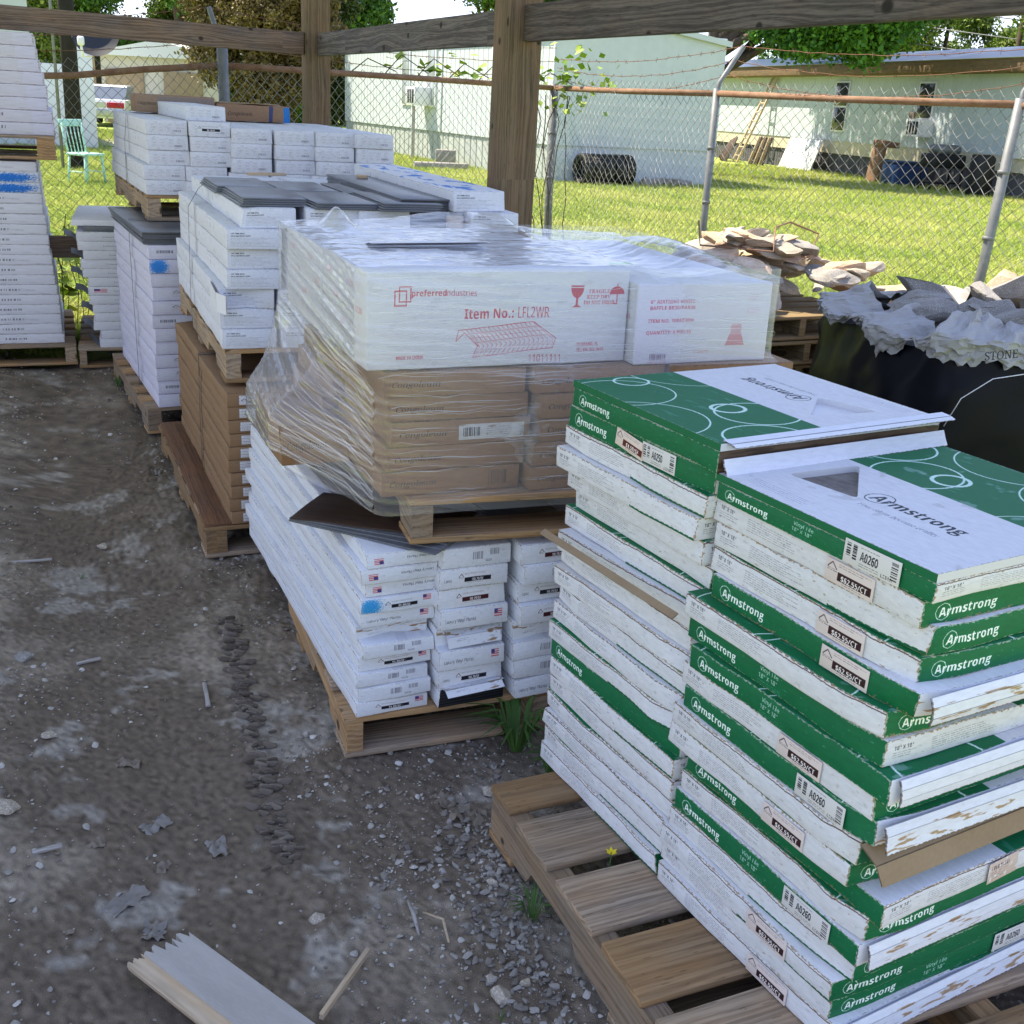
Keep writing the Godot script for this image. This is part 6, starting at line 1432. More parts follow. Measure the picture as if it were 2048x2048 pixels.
	single("leaning_board", rbox(Vector3(2.2, 1.05, 0.04), 0.01, Vector3i(3, 1, 1), 0.01), M.white_paint, Transform3D(Basis(dir, (Vector3.UP - out * 0.35).normalized(), dir.cross((Vector3.UP - out * 0.35).normalized())), A + dir * 5.6 + out * 0.6), "large white board leaning against the skirting", "board")
	for k in 6: single("scrap_plank", rbox(Vector3(1.1, 0.14, 0.04), 0.006), M.beam_b if k % 2 else M.beam_a, Transform3D(Basis.from_euler(Vector3(0.3, 1.2, 0.55 + 0.12 * k)), A + dir * (0.3 + 0.22 * k) + out * (0.7 + 0.05 * k) + Vector3(0, 0.35, 0)), "weathered plank, %s from the left in the scrap heap by the ladder" % ORD[k], "plank", "scrap planks")
	for k in 6: single("scrap_plank", rbox(Vector3(1.0, 0.16, 0.04), 0.006), M.beam_c if k % 2 else M.fresh_wood, Transform3D(Basis.from_euler(Vector3(0.2, 1.0, 1.25 + 0.03 * k)), A + dir * (2.9 + 0.2 * k) + out * 0.75 + Vector3(0, 0.45, 0)), "grey plank, %s from the left leaning beyond the ladder foot" % ORD[k], "plank", "scrap planks")
	var rc = thing("rusty_cart", "rust orange metal frame standing by the skirting", "cart", A + dir * 11.2 + out * 0.9, 0.3)
	part("upright", rbox(Vector3(0.14, 1.15, 0.5), 0.03), M.rust, rc, xf(Vector3(-0.2, 0, 0), 0, 0, -0.12)); part("handle", rbox(Vector3(0.6, 0.16, 0.45), 0.03), M.rust, rc, xf(Vector3(0.1, 0.98, 0), 0, 0, -0.1)); part("foot", rbox(Vector3(0.5, 0.08, 0.5), 0.02), M.rust, rc)
	var bb = thing("blue_bin", "dark blue storage bin by the skirting", "bin", A + dir * 12.3 + out * 0.8, 0.3); part("tub", rbox(Vector3(1.0, 0.6, 0.7), 0.05), mat(lin(0.02, 0.05, 0.14), 0.5), bb); part("lid", rbox(Vector3(1.05, 0.06, 0.75), 0.02), mat(lin(0.02, 0.05, 0.12), 0.5), bb, xf(Vector3(0, 0.6, 0)))
	var gr = thing("grill_cart", "black barbecue cart with white lid edge by the skirting", "grill", A + dir * 14.1 + out * 0.9, 0.3)
	part("firebox", rbox(Vector3(1.0, 0.34, 0.6), 0.06), M.black, gr, xf(Vector3(0, 0.6, 0))); part("lid", rbox(Vector3(0.7, 0.24, 0.56), 0.1), M.galv, gr, xf(Vector3(0, 0.93, 0))); part("shelf", rbox(Vector3(1.0, 0.05, 0.5), 0.01), M.black, gr, xf(Vector3(0, 0.2, 0)))
	for s in [[-1, -1], [1, -1], [-1, 1], [1, 1]]: part("leg", rbox(Vector3(0.05, 0.62, 0.05), 0.01), M.black, gr, xf(Vector3(0.45 * s[0], 0, 0.24 * s[1])))
	var br = thing("black_barrel", "tall black barrel by the door of the second mobile home", "barrel", A + dir * 15.6 + out * 0.8); part("drum", tube([Vector3(0, 0, 0), Vector3(0, 0.04, 0), Vector3(0, 0.5, 0), Vector3(0, 0.96, 0), Vector3(0, 1.0, 0)], [0.26, 0.29, 0.30, 0.29, 0.26], 18), M.black, br)
	# beige shed with boarded doors, far left
	var s0 := Vector3(-16.5, -0.06, -47.5); var sh = thing("garage", "beige garage with two boarded up doors behind the parked car", "garage", s0, deg_to_rad(2.0)); sh.scale = Vector3(0.87, 1.0, 1.0)
	var cream := mat(lin(0.60, 0.56, 0.48), 0.8); var ply := tri_mat(mottle_img(256, 86, lin(0.30, 0.22, 0.13), lin(0.42, 0.32, 0.2), 1.5, 0.3), Vector3(0.8, 0.1, 0.8), 0.85)
	wall_panel(sh, "front_wall", Vector3(0, 0, 0), Vector3(5.3, 0, 0), 0.0, 2.7, 0.5, 0.01, cream); wall_panel(sh, "side_wall", Vector3(-0.02, 0, -5), Vector3(-0.02, 0, 0), 0.0, 2.7, 0.5, 0.01, M.white_paint)
	st = begin(); st.set_smooth_group(-1)
	for q in [[Vector3(-0.2, 2.66, 0.3), Vector3(2.65, 3.2, 0.3)], [Vector3(2.65, 3.2, 0.3), Vector3(5.5, 2.66, 0.3)]]: quad(st, q[0], q[0] - Vector3(0, 0, 5.4), q[1] - Vector3(0, 0, 5.4), q[1]); quad(st, Vector3(q[0].x, 2.55, 0.28), q[0], q[1], Vector3(q[1].x, 2.55, 0.28))
	part("roof", done(st), M.white_paint, sh)
	for x in [0.95, 3.6]: part("boarded_door", rbox(Vector3(1.75, 2.05, 0.06), 0.01), ply, sh, xf(Vector3(x + 0.1, 0, 0.05)))
	part("corner_post", rbox(Vector3(0.3, 2.6, 0.1), 0.01), ply, sh, xf(Vector3(-0.4, 0, 0.1)))
	# white house at the left edge
	var wh = thing("white_house", "pale white house at the far left edge with corner post", "house", Vector3(-17.7, -0.06, -25.1), deg_to_rad(26.0))
	wall_panel(wh, "front_wall", Vector3(0, 0, 0), Vector3(7.0, 0, 0), 0.0, 3.75, 0.6, 0.01, siding); wall_panel(wh, "side_wall", Vector3(7.0, 0, 0), Vector3(7.0, 0, -6), 0.0, 3.7, 0.6, 0.01, siding)
	part("porch_wall", rbox(Vector3(1.2, 1.9, 0.1), 0.01), M.white_paint, wh, xf(Vector3(7.5, 0, 0.1))); part("corner_post", rbox(Vector3(0.35, 2.35, 0.3), 0.02), M.white_paint, wh, xf(Vector3(8.15, 0, 0.1))); part("roof", rbox(Vector3(7.6, 0.2, 6.8), 0.02), M.galv, wh, xf(Vector3(3.5, 3.75, -3.0)))

func ring_mesh(R: float, rr: float, wd: float) -> ArrayMesh:        # tyre: profile turned about the z axis, treads across
	var st := begin(); st.set_smooth_group(0); var prof := [Vector2(R - rr, -wd * 0.32), Vector2(R - rr * 0.5, -wd * 0.5), Vector2(R - 0.02, -wd * 0.46), Vector2(R, -wd * 0.36), Vector2(R, wd * 0.36), Vector2(R - 0.02, wd * 0.46), Vector2(R - rr * 0.5, wd * 0.5), Vector2(R - rr, wd * 0.32), Vector2(R - rr, -wd * 0.32)]
	for i in 40:
		var a := TAU * i / 40; var b := TAU * (i + 1) / 40; var ka := 1.0 if i % 2 == 0 else 0.975
		for k in prof.size() - 1:
			var p: Vector2 = prof[k]; var q: Vector2 = prof[k + 1]; var pr := p.x * (ka if p.x >= R - 0.001 else 1.0); var qr := q.x * (ka if q.x >= R - 0.001 else 1.0)
			quad(st, Vector3(cos(a) * pr, sin(a) * pr, p.y), Vector3(cos(b) * pr, sin(b) * pr, p.y), Vector3(cos(b) * qr, sin(b) * qr, q.y), Vector3(cos(a) * qr, sin(a) * qr, q.y))
	return done(st)

# ------------------------------------------------------------------ yard
func build_yard():
	struct("driveway", rbox(Vector3(12, 0.05, 3.2), 0.01, Vector3i(6, 1, 2), 0.01), mat(lin(0.42, 0.40, 0.36), 0.9), xf(Vector3(-15.5, -0.075, -29.5), deg_to_rad(20.0)))
	single("utility_pole", tube([Vector3(-8.05, -0.3, -21.5), Vector3(-8.02, 3.0, -21.5), Vector3(-7.98, 9.0, -21.5)], [0.15, 0.135, 0.11], 14), M.black_bark, Transform3D(), "dark tarred utility pole behind the left stacks", "utility pole")
	single("conduit", tube([Vector3(-8.25, -0.1, -21.35), Vector3(-8.23, 3.0, -21.35), Vector3(-8.2, 8.0, -21.35)], 0.03, 8), M.galv, Transform3D(), "grey conduit running up the left side of the dark pole", "pipe")
	# mint chair
	var ch = thing("wooden_chair", "mint green wooden chair standing on the grass", "chair", Vector3(-6.85, -0.055, -18.7), deg_to_rad(62.0)); var mint := mat(lin(0.36, 0.58, 0.50), 0.6)
	part("seat", rbox(Vector3(0.42, 0.04, 0.42), 0.012), mint, ch, xf(Vector3(0, 0.43, 0)))
	for s in [[-1, 1], [1, 1], [-1, -1], [1, -1]]: part("leg", tube([Vector3(0.17 * s[0], 0.44, 0.17 * s[1]), Vector3(0.2 * s[0], 0.0, 0.2 * s[1])], 0.02, 8), mint, ch)
	for s in [-1, 1]: part("back_post", tube([Vector3(0.18 * s, 0.46, -0.18), Vector3(0.2 * s, 0.93, -0.28)], 0.018, 8), mint, ch)
	for k in 4: part("spindle", tube([Vector3(-0.105 + 0.07 * k, 0.46, -0.18), Vector3(-0.115 + 0.077 * k, 0.9, -0.27)], 0.009, 6), mint, ch)
	part("top_rail", rbox(Vector3(0.46, 0.11, 0.03), 0.01), mint, ch, xf(Vector3(0, 0.86, -0.275), 0, -0.2))
	for s in [-1, 1]: part("stretcher", tube([Vector3(0.19 * s, 0.18, 0.19), Vector3(0.19 * s, 0.18, -0.19)], 0.01, 6), mint, ch)
	# parked car, seen from behind
	var car = thing("parked_car", "white saloon car parked with its rear towards the barn", "car", Vector3(-15.2, -0.05, -44.7), deg_to_rad(8.0)); var cp := mat(lin(0.66, 0.68, 0.70), 0.25); cp.clearcoat_enabled = true; var red := mat(lin(0.40, 0.02, 0.03), 0.2); var gl := mat(lin(0.10, 0.12, 0.15), 0.08)
	part("body", prism(PackedVector2Array([Vector2(-2.4, 0.3), Vector2(2.35, 0.28), Vector2(2.4, 0.62), Vector2(2.25, 0.78), Vector2(0.95, 0.88), Vector2(-1.3, 0.95), Vector2(-2.3, 0.92), Vector2(-2.42, 0.6)]), 1.78), cp, car, xf(Vector3(0, 0, 0), PI / 2))
	part("cabin", prism(PackedVector2Array([Vector2(-1.5, 0.93), Vector2(-0.75, 1.38), Vector2(0.35, 1.40), Vector2(1.1, 0.9)]), 1.45), gl, car, xf(Vector3(0, 0, 0), PI / 2))
	part("roof", prism(PackedVector2Array([Vector2(-0.8, 1.37), Vector2(-0.7, 1.43), Vector2(0.3, 1.44), Vector2(0.4, 1.39)]), 1.4), cp, car, xf(Vector3(0, 0, 0), PI / 2))
	part("bumper", rbox(Vector3(1.8, 0.24, 0.16), 0.05), mat(lin(0.42, 0.44, 0.40), 0.4), car, xf(Vector3(0, 0.36, 2.42)))
	for s in [-1, 1]:
		part("tail_light", rbox(Vector3(0.6, 0.19, 0.05), 0.02), red, car, xf(Vector3(0.56 * s, 0.66, 2.40)))
		for z in [1.45, -1.45]: var wl = part("wheel", ring_mesh(0.31, 0.12, 0.2), M.black, car, xf(Vector3(0.8 * s, 0.31, z), PI / 2)); part("rim", tube([Vector3(0, 0, -0.07), Vector3(0, 0, 0.07)], 0.19, 14), M.galv, wl)
	var lp = part("licence_plate", rbox(Vector3(0.46, 0.2, 0.03), 0.01), mat(lin(0.5, 0.52, 0.45), 0.5), car, xf(Vector3(0, 0.66, 2.415)))
	# brown cabinet
	var cb = thing("old_cabinet", "brown wooden cabinet standing on the driveway", "cabinet", Vector3(-14.2, -0.04, -37.5), 0.2); part("case", rbox(Vector3(0.62, 1.45, 0.5), 0.02), M.post, cb); part("front", rbox(Vector3(0.52, 1.3, 0.02), 0.005), mat(lin(0.11, 0.065, 0.035), 0.7), cb, xf(Vector3(0, 0.08, 0.255)))
	# satellite dish
	var di = thing("satellite_dish", "dark satellite dish fixed beside the tarred pole", "satellite dish", Vector3(-6.75, -0.18, -19.3)); var st := begin(); st.set_smooth_group(0)
	for i in 24:
		for j in 5:
			var a0 := TAU * i / 24; var a1 := TAU * (i + 1) / 24; var r0 := 0.36 * j / 5.0; var r1 := 0.36 * (j + 1) / 5.0
			var pt := func(a: float, rr: float) -> Vector3: return Vector3(cos(a) * rr, sin(a) * rr * 0.95, rr * rr * 0.5)
			quad(st, pt.call(a0, r0), pt.call(a1, r0), pt.call(a1, r1), pt.call(a0, r1))
	part("dish", done(st), mat(lin(0.02, 0.022, 0.03), 0.5), di, xf(Vector3(0, 2.36, 0), 0.2, -0.35)); part("pole", tube([Vector3(-0.40, 2.35, -0.02), Vector3(-0.1, 2.33, -0.12), Vector3(0, 2.36, -0.06)], 0.025, 8), M.galv, di)
	part("feed_arm", tube([Vector3(-0.1, 2.06, 0.0), Vector3(-0.12, 2.05, 0.3), Vector3(-0.10, 2.2, 0.42)], 0.02, 6), M.white_paint, di); part("feed_horn", rbox(Vector3(0.1, 0.14, 0.1), 0.03), M.white_paint, di, xf(Vector3(-0.10, 2.2, 0.42)))
	# far poles and wires on the right
	for q in [[22.6, -54.0, 9.0], [25.4, -56.0, 8.0]]: single("utility_pole", tube([Vector3(q[0], -0.3, q[1]), Vector3(q[0], q[2], q[1])], 0.13, 8), M.bark, Transform3D(), "distant grey utility pole, %s beyond the blue roof" % ("nearer to the maple" if q[0] < 23 else "nearer to the right edge"), "utility pole")
	for k in 4: single("power_line", tube([Vector3(10, 6.2 + 0.7 * k, -60), Vector3(22.6, 4.6 + 0.8 * k, -54), Vector3(30, 4.9 + 0.8 * k, -50)], 0.025, 4), M.galv, Transform3D(), "power line, %s from below over the blue roof" % ORD[k], "power line", "power lines on the right")
	single("power_line", tube([Vector3(-12, 12.5, -70), Vector3(-6.6, 9.3, -70), Vector3(0, 8.2, -70)], 0.03, 4), M.black, Transform3D(), "single wire crossing the patch of sky", "power line")

# ------------------------------------------------------------------ trees
func clump_mesh(sd: int, leaf: float) -> ArrayMesh:
	var r := RandomNumberGenerator.new(); r.seed = sd; var st := begin()
	for k in 22:
		var p := Vector3(r.randfn(), r.randfn() * 0.8, r.randfn()) * 0.34; var a := Vector3(r.randfn(), r.randfn() * 0.5, r.randfn()).normalized(); var b := a.cross(Vector3(r.randfn(), r.randfn(), r.randfn()).normalized()).normalized()
		var l := leaf * r.randf_range(0.7, 1.3)
		for q in [[p - a * l, p + b * l * 0.55, p + a * l], [p - a * l, p + a * l, p - b * l * 0.55]]:
			for v in q: st.set_color(Color.WHITE); st.set_uv(Vector2.ZERO); st.add_vertex(v)
	return done(st)

var clumps := []
func tree(called: String, label: String, base: Vector3, hgt: float, blobs: Array, n: int, c0: Color, c1: Color, size: float, sd: int, trunk := 0.2):
	var t = thing(called, label, "tree", base, 0.0, "trees beyond the fence"); var r := RandomNumberGenerator.new(); r.seed = sd
	var st := begin(); st.set_smooth_group(0)
	var top := Vector3(r.randfn() * 0.3, hgt, r.randfn() * 0.3)
	tube_into(st, [Vector3(0, -0.2, 0), Vector3(0.05, hgt * 0.4, 0.02), top * 0.75, top], [trunk, trunk * 0.8, trunk * 0.5, trunk * 0.2], 9, false)
	for b in blobs:
		var c: Vector3 = b[0]; var s := Vector3(0, hgt * r.randf_range(0.35, 0.6), 0)
		tube_into(st, [s, s.lerp(c, 0.5) + Vector3(0, 0.2, 0), c], [trunk * 0.5, trunk * 0.3, trunk * 0.08], 6, false)
		for k in 5:
			var e: Vector3 = c + Vector3(r.randfn(), r.randfn(), r.randfn()).normalized() * b[1] * 0.8; tube_into(st, [s.lerp(c, 0.6), e], [trunk * 0.15, trunk * 0.04], 4, false)
	part("trunk", done(st), M.bark, t)
	var lm: StandardMaterial3D = M.leaf
	for v in 2:
		var list := []; var cols := []
		for i in n / 2:
			var b = blobs[r.randi() % blobs.size()]; var d := Vector3(r.randfn(), r.randfn(), r.randfn()).normalized() * pow(r.randf(), 0.45)
			var p: Vector3 = b[0] + d * b[1]
			if noi.get_noise_3d(p.x * 0.9 + sd, p.y * 0.9, p.z * 0.9) < -0.18: continue
			var s := size * r.randf_range(0.7, 1.3)
			list.append(Transform3D(Basis.from_euler(Vector3(r.randf() * TAU, r.randf() * TAU, r.randf() * TAU)).scaled(Vector3.ONE * s), p)); cols.append(c0.lerp(c1, clampf(0.5 + r.randfn() * 0.28, 0, 1)))
		var mm := MultiMesh.new(); mm.transform_format = MultiMesh.TRANSFORM_3D; mm.use_colors = true; mm.mesh = clumps[v]; mm.instance_count = list.size()
		for i in list.size(): mm.set_instance_transform(i, list[i]); mm.set_instance_color(i, cols[i])
		var o := MultiMeshInstance3D.new(); o.name = "crown"; o.multimesh = mm; o.material_override = lm; t.add_child(o, true); o.set_meta("kind", "stuff")
	return t

func build_trees():
	clumps = [clump_mesh(1, 0.16), clump_mesh(2, 0.20)]
	var r := RandomNumberGenerator.new(); r.seed = 61
	var blobs := func(n: int, c: Vector3, spread: Vector3, rad: float) -> Array:
		var a := []
		for i in n: a.append([c + Vector3(r.randf_range(-1, 1), r.randf_range(-1, 1), r.randf_range(-1, 1)) * spread, rad * r.randf_range(0.7, 1.2)])
		return a
	var g0 := Color(0.035, 0.10, 0.012); var g1 := Color(0.11, 0.22, 0.03); var y0 := Color(0.07, 0.13, 0.02); var y1 := Color(0.24, 0.30, 0.06)
	# maple overhanging the second home
	tree("maple_tree", "bright green maple hanging over the second mobile home", Vector3(5.2, -0.06, -31.5), 6.0, [[Vector3(1.6, 4.6, 1.5), 1.5], [Vector3(2.6, 4.5, 2.0), 1.5], [Vector3(3.9, 4.7, 1.6), 1.4], [Vector3(0.6, 6.5, 0.0), 2.2], [Vector3(2.6, 6.3, 0.5), 2.0], [Vector3(4.6, 5.8, 0.6), 1.4], [Vector3(2.0, 3.9, 2.2), 0.9], [Vector3(3.3, 3.7, 2.2), 0.7], [Vector3(3.4, 7.6, -3.3), 2.4], [Vector3(4.9, 7.6, 0.8), 2.2], [Vector3(2.4, 7.8, -6.4), 2.2], [Vector3(6.2, 7.4, 4.2), 2.0]], 6800, Color(0.03, 0.105, 0.01), Color(0.10, 0.24, 0.025), 0.38, 3, 0.28)
	for q in [[12.0, -52.0, 0], [17.0, -55.0, 1], [21.5, -60.0, 1], [26.0, -62.0, 1], [31.0, -60.0, 0], [23.5, -50.0, 1]]:
		tree("yard_tree", "%s tree beyond the blue roof, near %s" % [["green", "pale yellow green"][q[2]], {12.0: "the maple", 17.0: "the roof's middle", 21.5: "the left far pole", 26.0: "the right far pole", 31.0: "the right edge", 23.5: "both poles, lower"}[q[0]]], Vector3(q[0], -0.06, q[1]), 7.0, blobs.call(7, Vector3(0, 5.6, 0), Vector3(2.6, 2.6, 1.6), 1.7), 1700, y0 if q[2] else g0, y1 if q[2] else g1, 0.55, int(q[0]), 0.22)
	# trees behind the first home
	tree("yard_tree", "dense green tree left of the patch of sky", Vector3(-8.6, -0.06, -50.0), 8.0, [[Vector3(1.2, 5.6, 0), 1.8], [Vector3(-0.8, 5.0, 0), 2.0], [Vector3(-1.2, 3.2, 0), 1.6], [Vector3(0.8, 7.0, 0), 1.8], [Vector3(2.2, 4.6, 0), 1.2], [Vector3(-1, 7.5, 0), 2.0], [Vector3(-0.5, 1.6, 0.5), 1.2]], 3200, g0, g1, 0.5, 41, 0.25)
	tree("yard_tree", "green tree top showing right of the patch of sky", Vector3(-1.5, -0.06, -56.0), 8.0, [[Vector3(0, 6.9, 0), 1.4], [Vector3(1.4, 7.4, 0), 1.6], [Vector3(-1.2, 7.6, 0), 1.3], [Vector3(2.6, 6.4, 0), 1.4], [Vector3(4.0, 6.2, 0), 1.4]], 2000, y0, g1, 0.5, 43, 0.22)
	# brownish cedar by the fence corner
	tree("cedar_tree", "brownish cedar behind the fence corner", Vector3(-8.7, -0.06, -40.0), 7.5, [[Vector3(0, 6.2, 0), 1.6], [Vector3(-1.4, 5.0, 0), 1.5], [Vector3(1.5, 5.0, 0.3), 1.5], [Vector3(0.2, 3.9, 0.8), 1.5], [Vector3(-1.0, 2.8, 0.3), 1.3], [Vector3(1.8, 3.0, 0), 1.3], [Vector3(0.5, 1.7, 0.5), 1.3]], 5200, Color(0.10, 0.068, 0.022), Color(0.25, 0.19, 0.06), 0.34, 51, 0.2)
	tree("cedar_tree", "dark green cedar right of the brownish one", Vector3(-7.0, -0.06, -43.0), 6.0, [[Vector3(0, 4.8, 0), 1.4], [Vector3(-0.4, 3.2, 0), 1.4], [Vector3(0.5, 1.8, 0), 1.2]], 2600, Color(0.03, 0.05, 0.012), Color(0.09, 0.12, 0.03), 0.34, 52, 0.2)
	for k in 9:
		var x := -31.0 + 2.6 * k; var z := -60.0 + 5.0 * sin(k * 2.3)
		tree("wood_tree", "tall %s tree, %s from the left behind the garage" % [["shady green", "sunlit yellow green"][k % 2], ORD[k]], Vector3(x, -0.06, z), 9.0, blobs.call(7, Vector3(0, 6.2, 0), Vector3(1.8, 3.6, 1.4), 1.7), 1900, g0 if k % 2 == 0 else y0, g1 if k % 2 == 0 else y1, 0.52, 70 + k, 0.30)
	for k in 6:
		tree("wood_tree", "low leafy shrub, %s from the left in front of the wood" % ORD[k], Vector3(-30.0 + 4.3 * k, -0.06, -64.0), 3.0, blobs.call(4, Vector3(0, 1.9, 0), Vector3(2.0, 0.9, 0.8), 1.4), 500, g0, g1, 0.8, 90 + k, 0.12)

func build_vines():
	var r := RandomNumberGenerator.new(); r.seed = 62
	var vn = thing("fence_vine", "young green vine climbing the fence post beside the barn post", "vine", Vector3(0.17, 0, -9.55)); var st := begin(); st.set_smooth_group(0); var leaves := []; var cols := []
	for k in 6:
		var pts := []; var p := Vector3(r.randf_range(-0.06, 0.08), 0.0, 0.05)
		for i in 9: pts.append(p); p += Vector3(r.randfn() * 0.04, 0.20, r.randfn() * 0.03)
		tube_into(st, pts, 0.004, 4, false)
	for i in 70:
		var y := r.randf_range(1.45, 1.98) if i < 84 else r.randf_range(0.6, 1.4); leaves.append(Transform3D(Basis.from_euler(Vector3(r.randf_range(-1, 1), r.randf() * TAU, r.randf_range(-1, 1))).scaled(Vector3.ONE * r.randf_range(0.05, 0.085)), Vector3(0.14 + r.randfn() * 0.11, y, 0.08 + r.randfn() * 0.1))); cols.append(Color(0.13, 0.24, 0.02).lerp(Color(0.32, 0.40, 0.06), r.randf()))
	part("stems", done(st), M.bark, vn)
	leaf_part(vn, leaves, cols)
	var v2 = thing("fence_vine", "vine shoots along the rusty rail behind the barn beam", "vine", Vector3(-1.0, 1.6, -8.55)); leaves = []; cols = []; st = begin()
	for i in 60:
		var f := r.randf(); leaves.append(Transform3D(Basis.from_euler(Vector3(r.randf_range(-1, 1), r.randf() * TAU, 0)).scaled(Vector3.ONE * r.randf_range(0.05, 0.11)), Vector3(lerpf(-0.1, 1.3, f), 0.08 + absf(r.randfn()) * 0.09, lerpf(0.1, -1.0, f) + r.randfn() * 0.03))); cols.append(Color(0.12, 0.22, 0.02).lerp(Color(0.30, 0.38, 0.06), r.randf()))
	for k in 7:
		var f := k / 7.0; var a := Vector3(lerpf(-0.3, 1.2, f), 0.06, lerpf(0.3, -0.95, f)); tube_into(st, [a, a + Vector3(0.12, 0.1 + 0.05 * r.randf(), -0.05), a + Vector3(0.3, 0.03, -0.2)], 0.004, 4, false)
	part("stems", done(st), M.bark, v2); leaf_part(v2, leaves, cols)
	var v3 = thing("leafy_weed", "sunlit yellow green weeds growing through the fence at the left", "weed", Vector3(-2.95, -0.05, -7.42)); leaves = []; cols = []; st = begin()
	for k in 14:
		var a := Vector3(r.randf_range(-0.3, 0.7), 0, r.randf_range(-0.1, 0.12)); var b := a + Vector3(r.randfn() * 0.1, r.randf_range(0.3, 0.75), r.randfn() * 0.1); tube_into(st, [a, a.lerp(b, 0.5) + Vector3(r.randfn() * 0.03, 0, 0), b], 0.003, 4, false)
		for i in 6: leaves.append(Transform3D(Basis.from_euler(Vector3(r.randf_range(-1, 1), r.randf() * TAU, 0)).scaled(Vector3.ONE * r.randf_range(0.06, 0.12)), a.lerp(b, r.randf_range(0.3, 1.0)) + Vector3(r.randfn() * 0.04, 0, r.randfn() * 0.04))); cols.append(Color(0.16, 0.26, 0.02).lerp(Color(0.38, 0.42, 0.06), r.randf()))
	part("stems", done(st), M.bark, v3); leaf_part(v3, leaves, cols)

func leaf_part(parent, list: Array, cols: Array):
	var st := begin()
	for q in [[Vector3(-0.5, 0, 0), Vector3(0, 0.1, -0.42), Vector3(0.55, 0.04, 0)], [Vector3(-0.5, 0, 0), Vector3(0.55, 0.04, 0), Vector3(0, 0.1, 0.42)]]:
		for v in q: st.set_color(Color.WHITE); st.set_uv(Vector2.ZERO); st.add_vertex(v)
	var mm := MultiMesh.new(); mm.transform_format = MultiMesh.TRANSFORM_3D; mm.use_colors = true; mm.mesh = done(st); mm.instance_count = list.size()
	for i in list.size(): mm.set_instance_transform(i, list[i]); mm.set_instance_color(i, cols[i])
	var o := MultiMeshInstance3D.new(); o.name = "leaves"; o.multimesh = mm; o.material_override = M.leaf; parent.add_child(o, true); o.set_meta("kind", "stuff")

# ------------------------------------------------------------------ small things on the dirt
func splinter_mesh(l: float, w: float, th: float, sd: int) -> ArrayMesh:      # a board snapped at one end
	var r := RandomNumberGenerator.new(); r.seed = sd; var poly := PackedVector2Array(); var n := 14
	poly.append(Vector2(l * 0.5, -w * 0.5)); poly.append(Vector2(l * 0.5, w * 0.5))
	for i in n + 1:
		var t := i / float(n); poly.append(Vector2(-l * 0.5 + (0.07 * w / 0.1) * (0.2 + 0.8 * pow(r.randf(), 2.0)) * (1.15 - 0.8 * t), lerpf(w * 0.5, -w * 0.5, t)))
	return prism(poly, th)

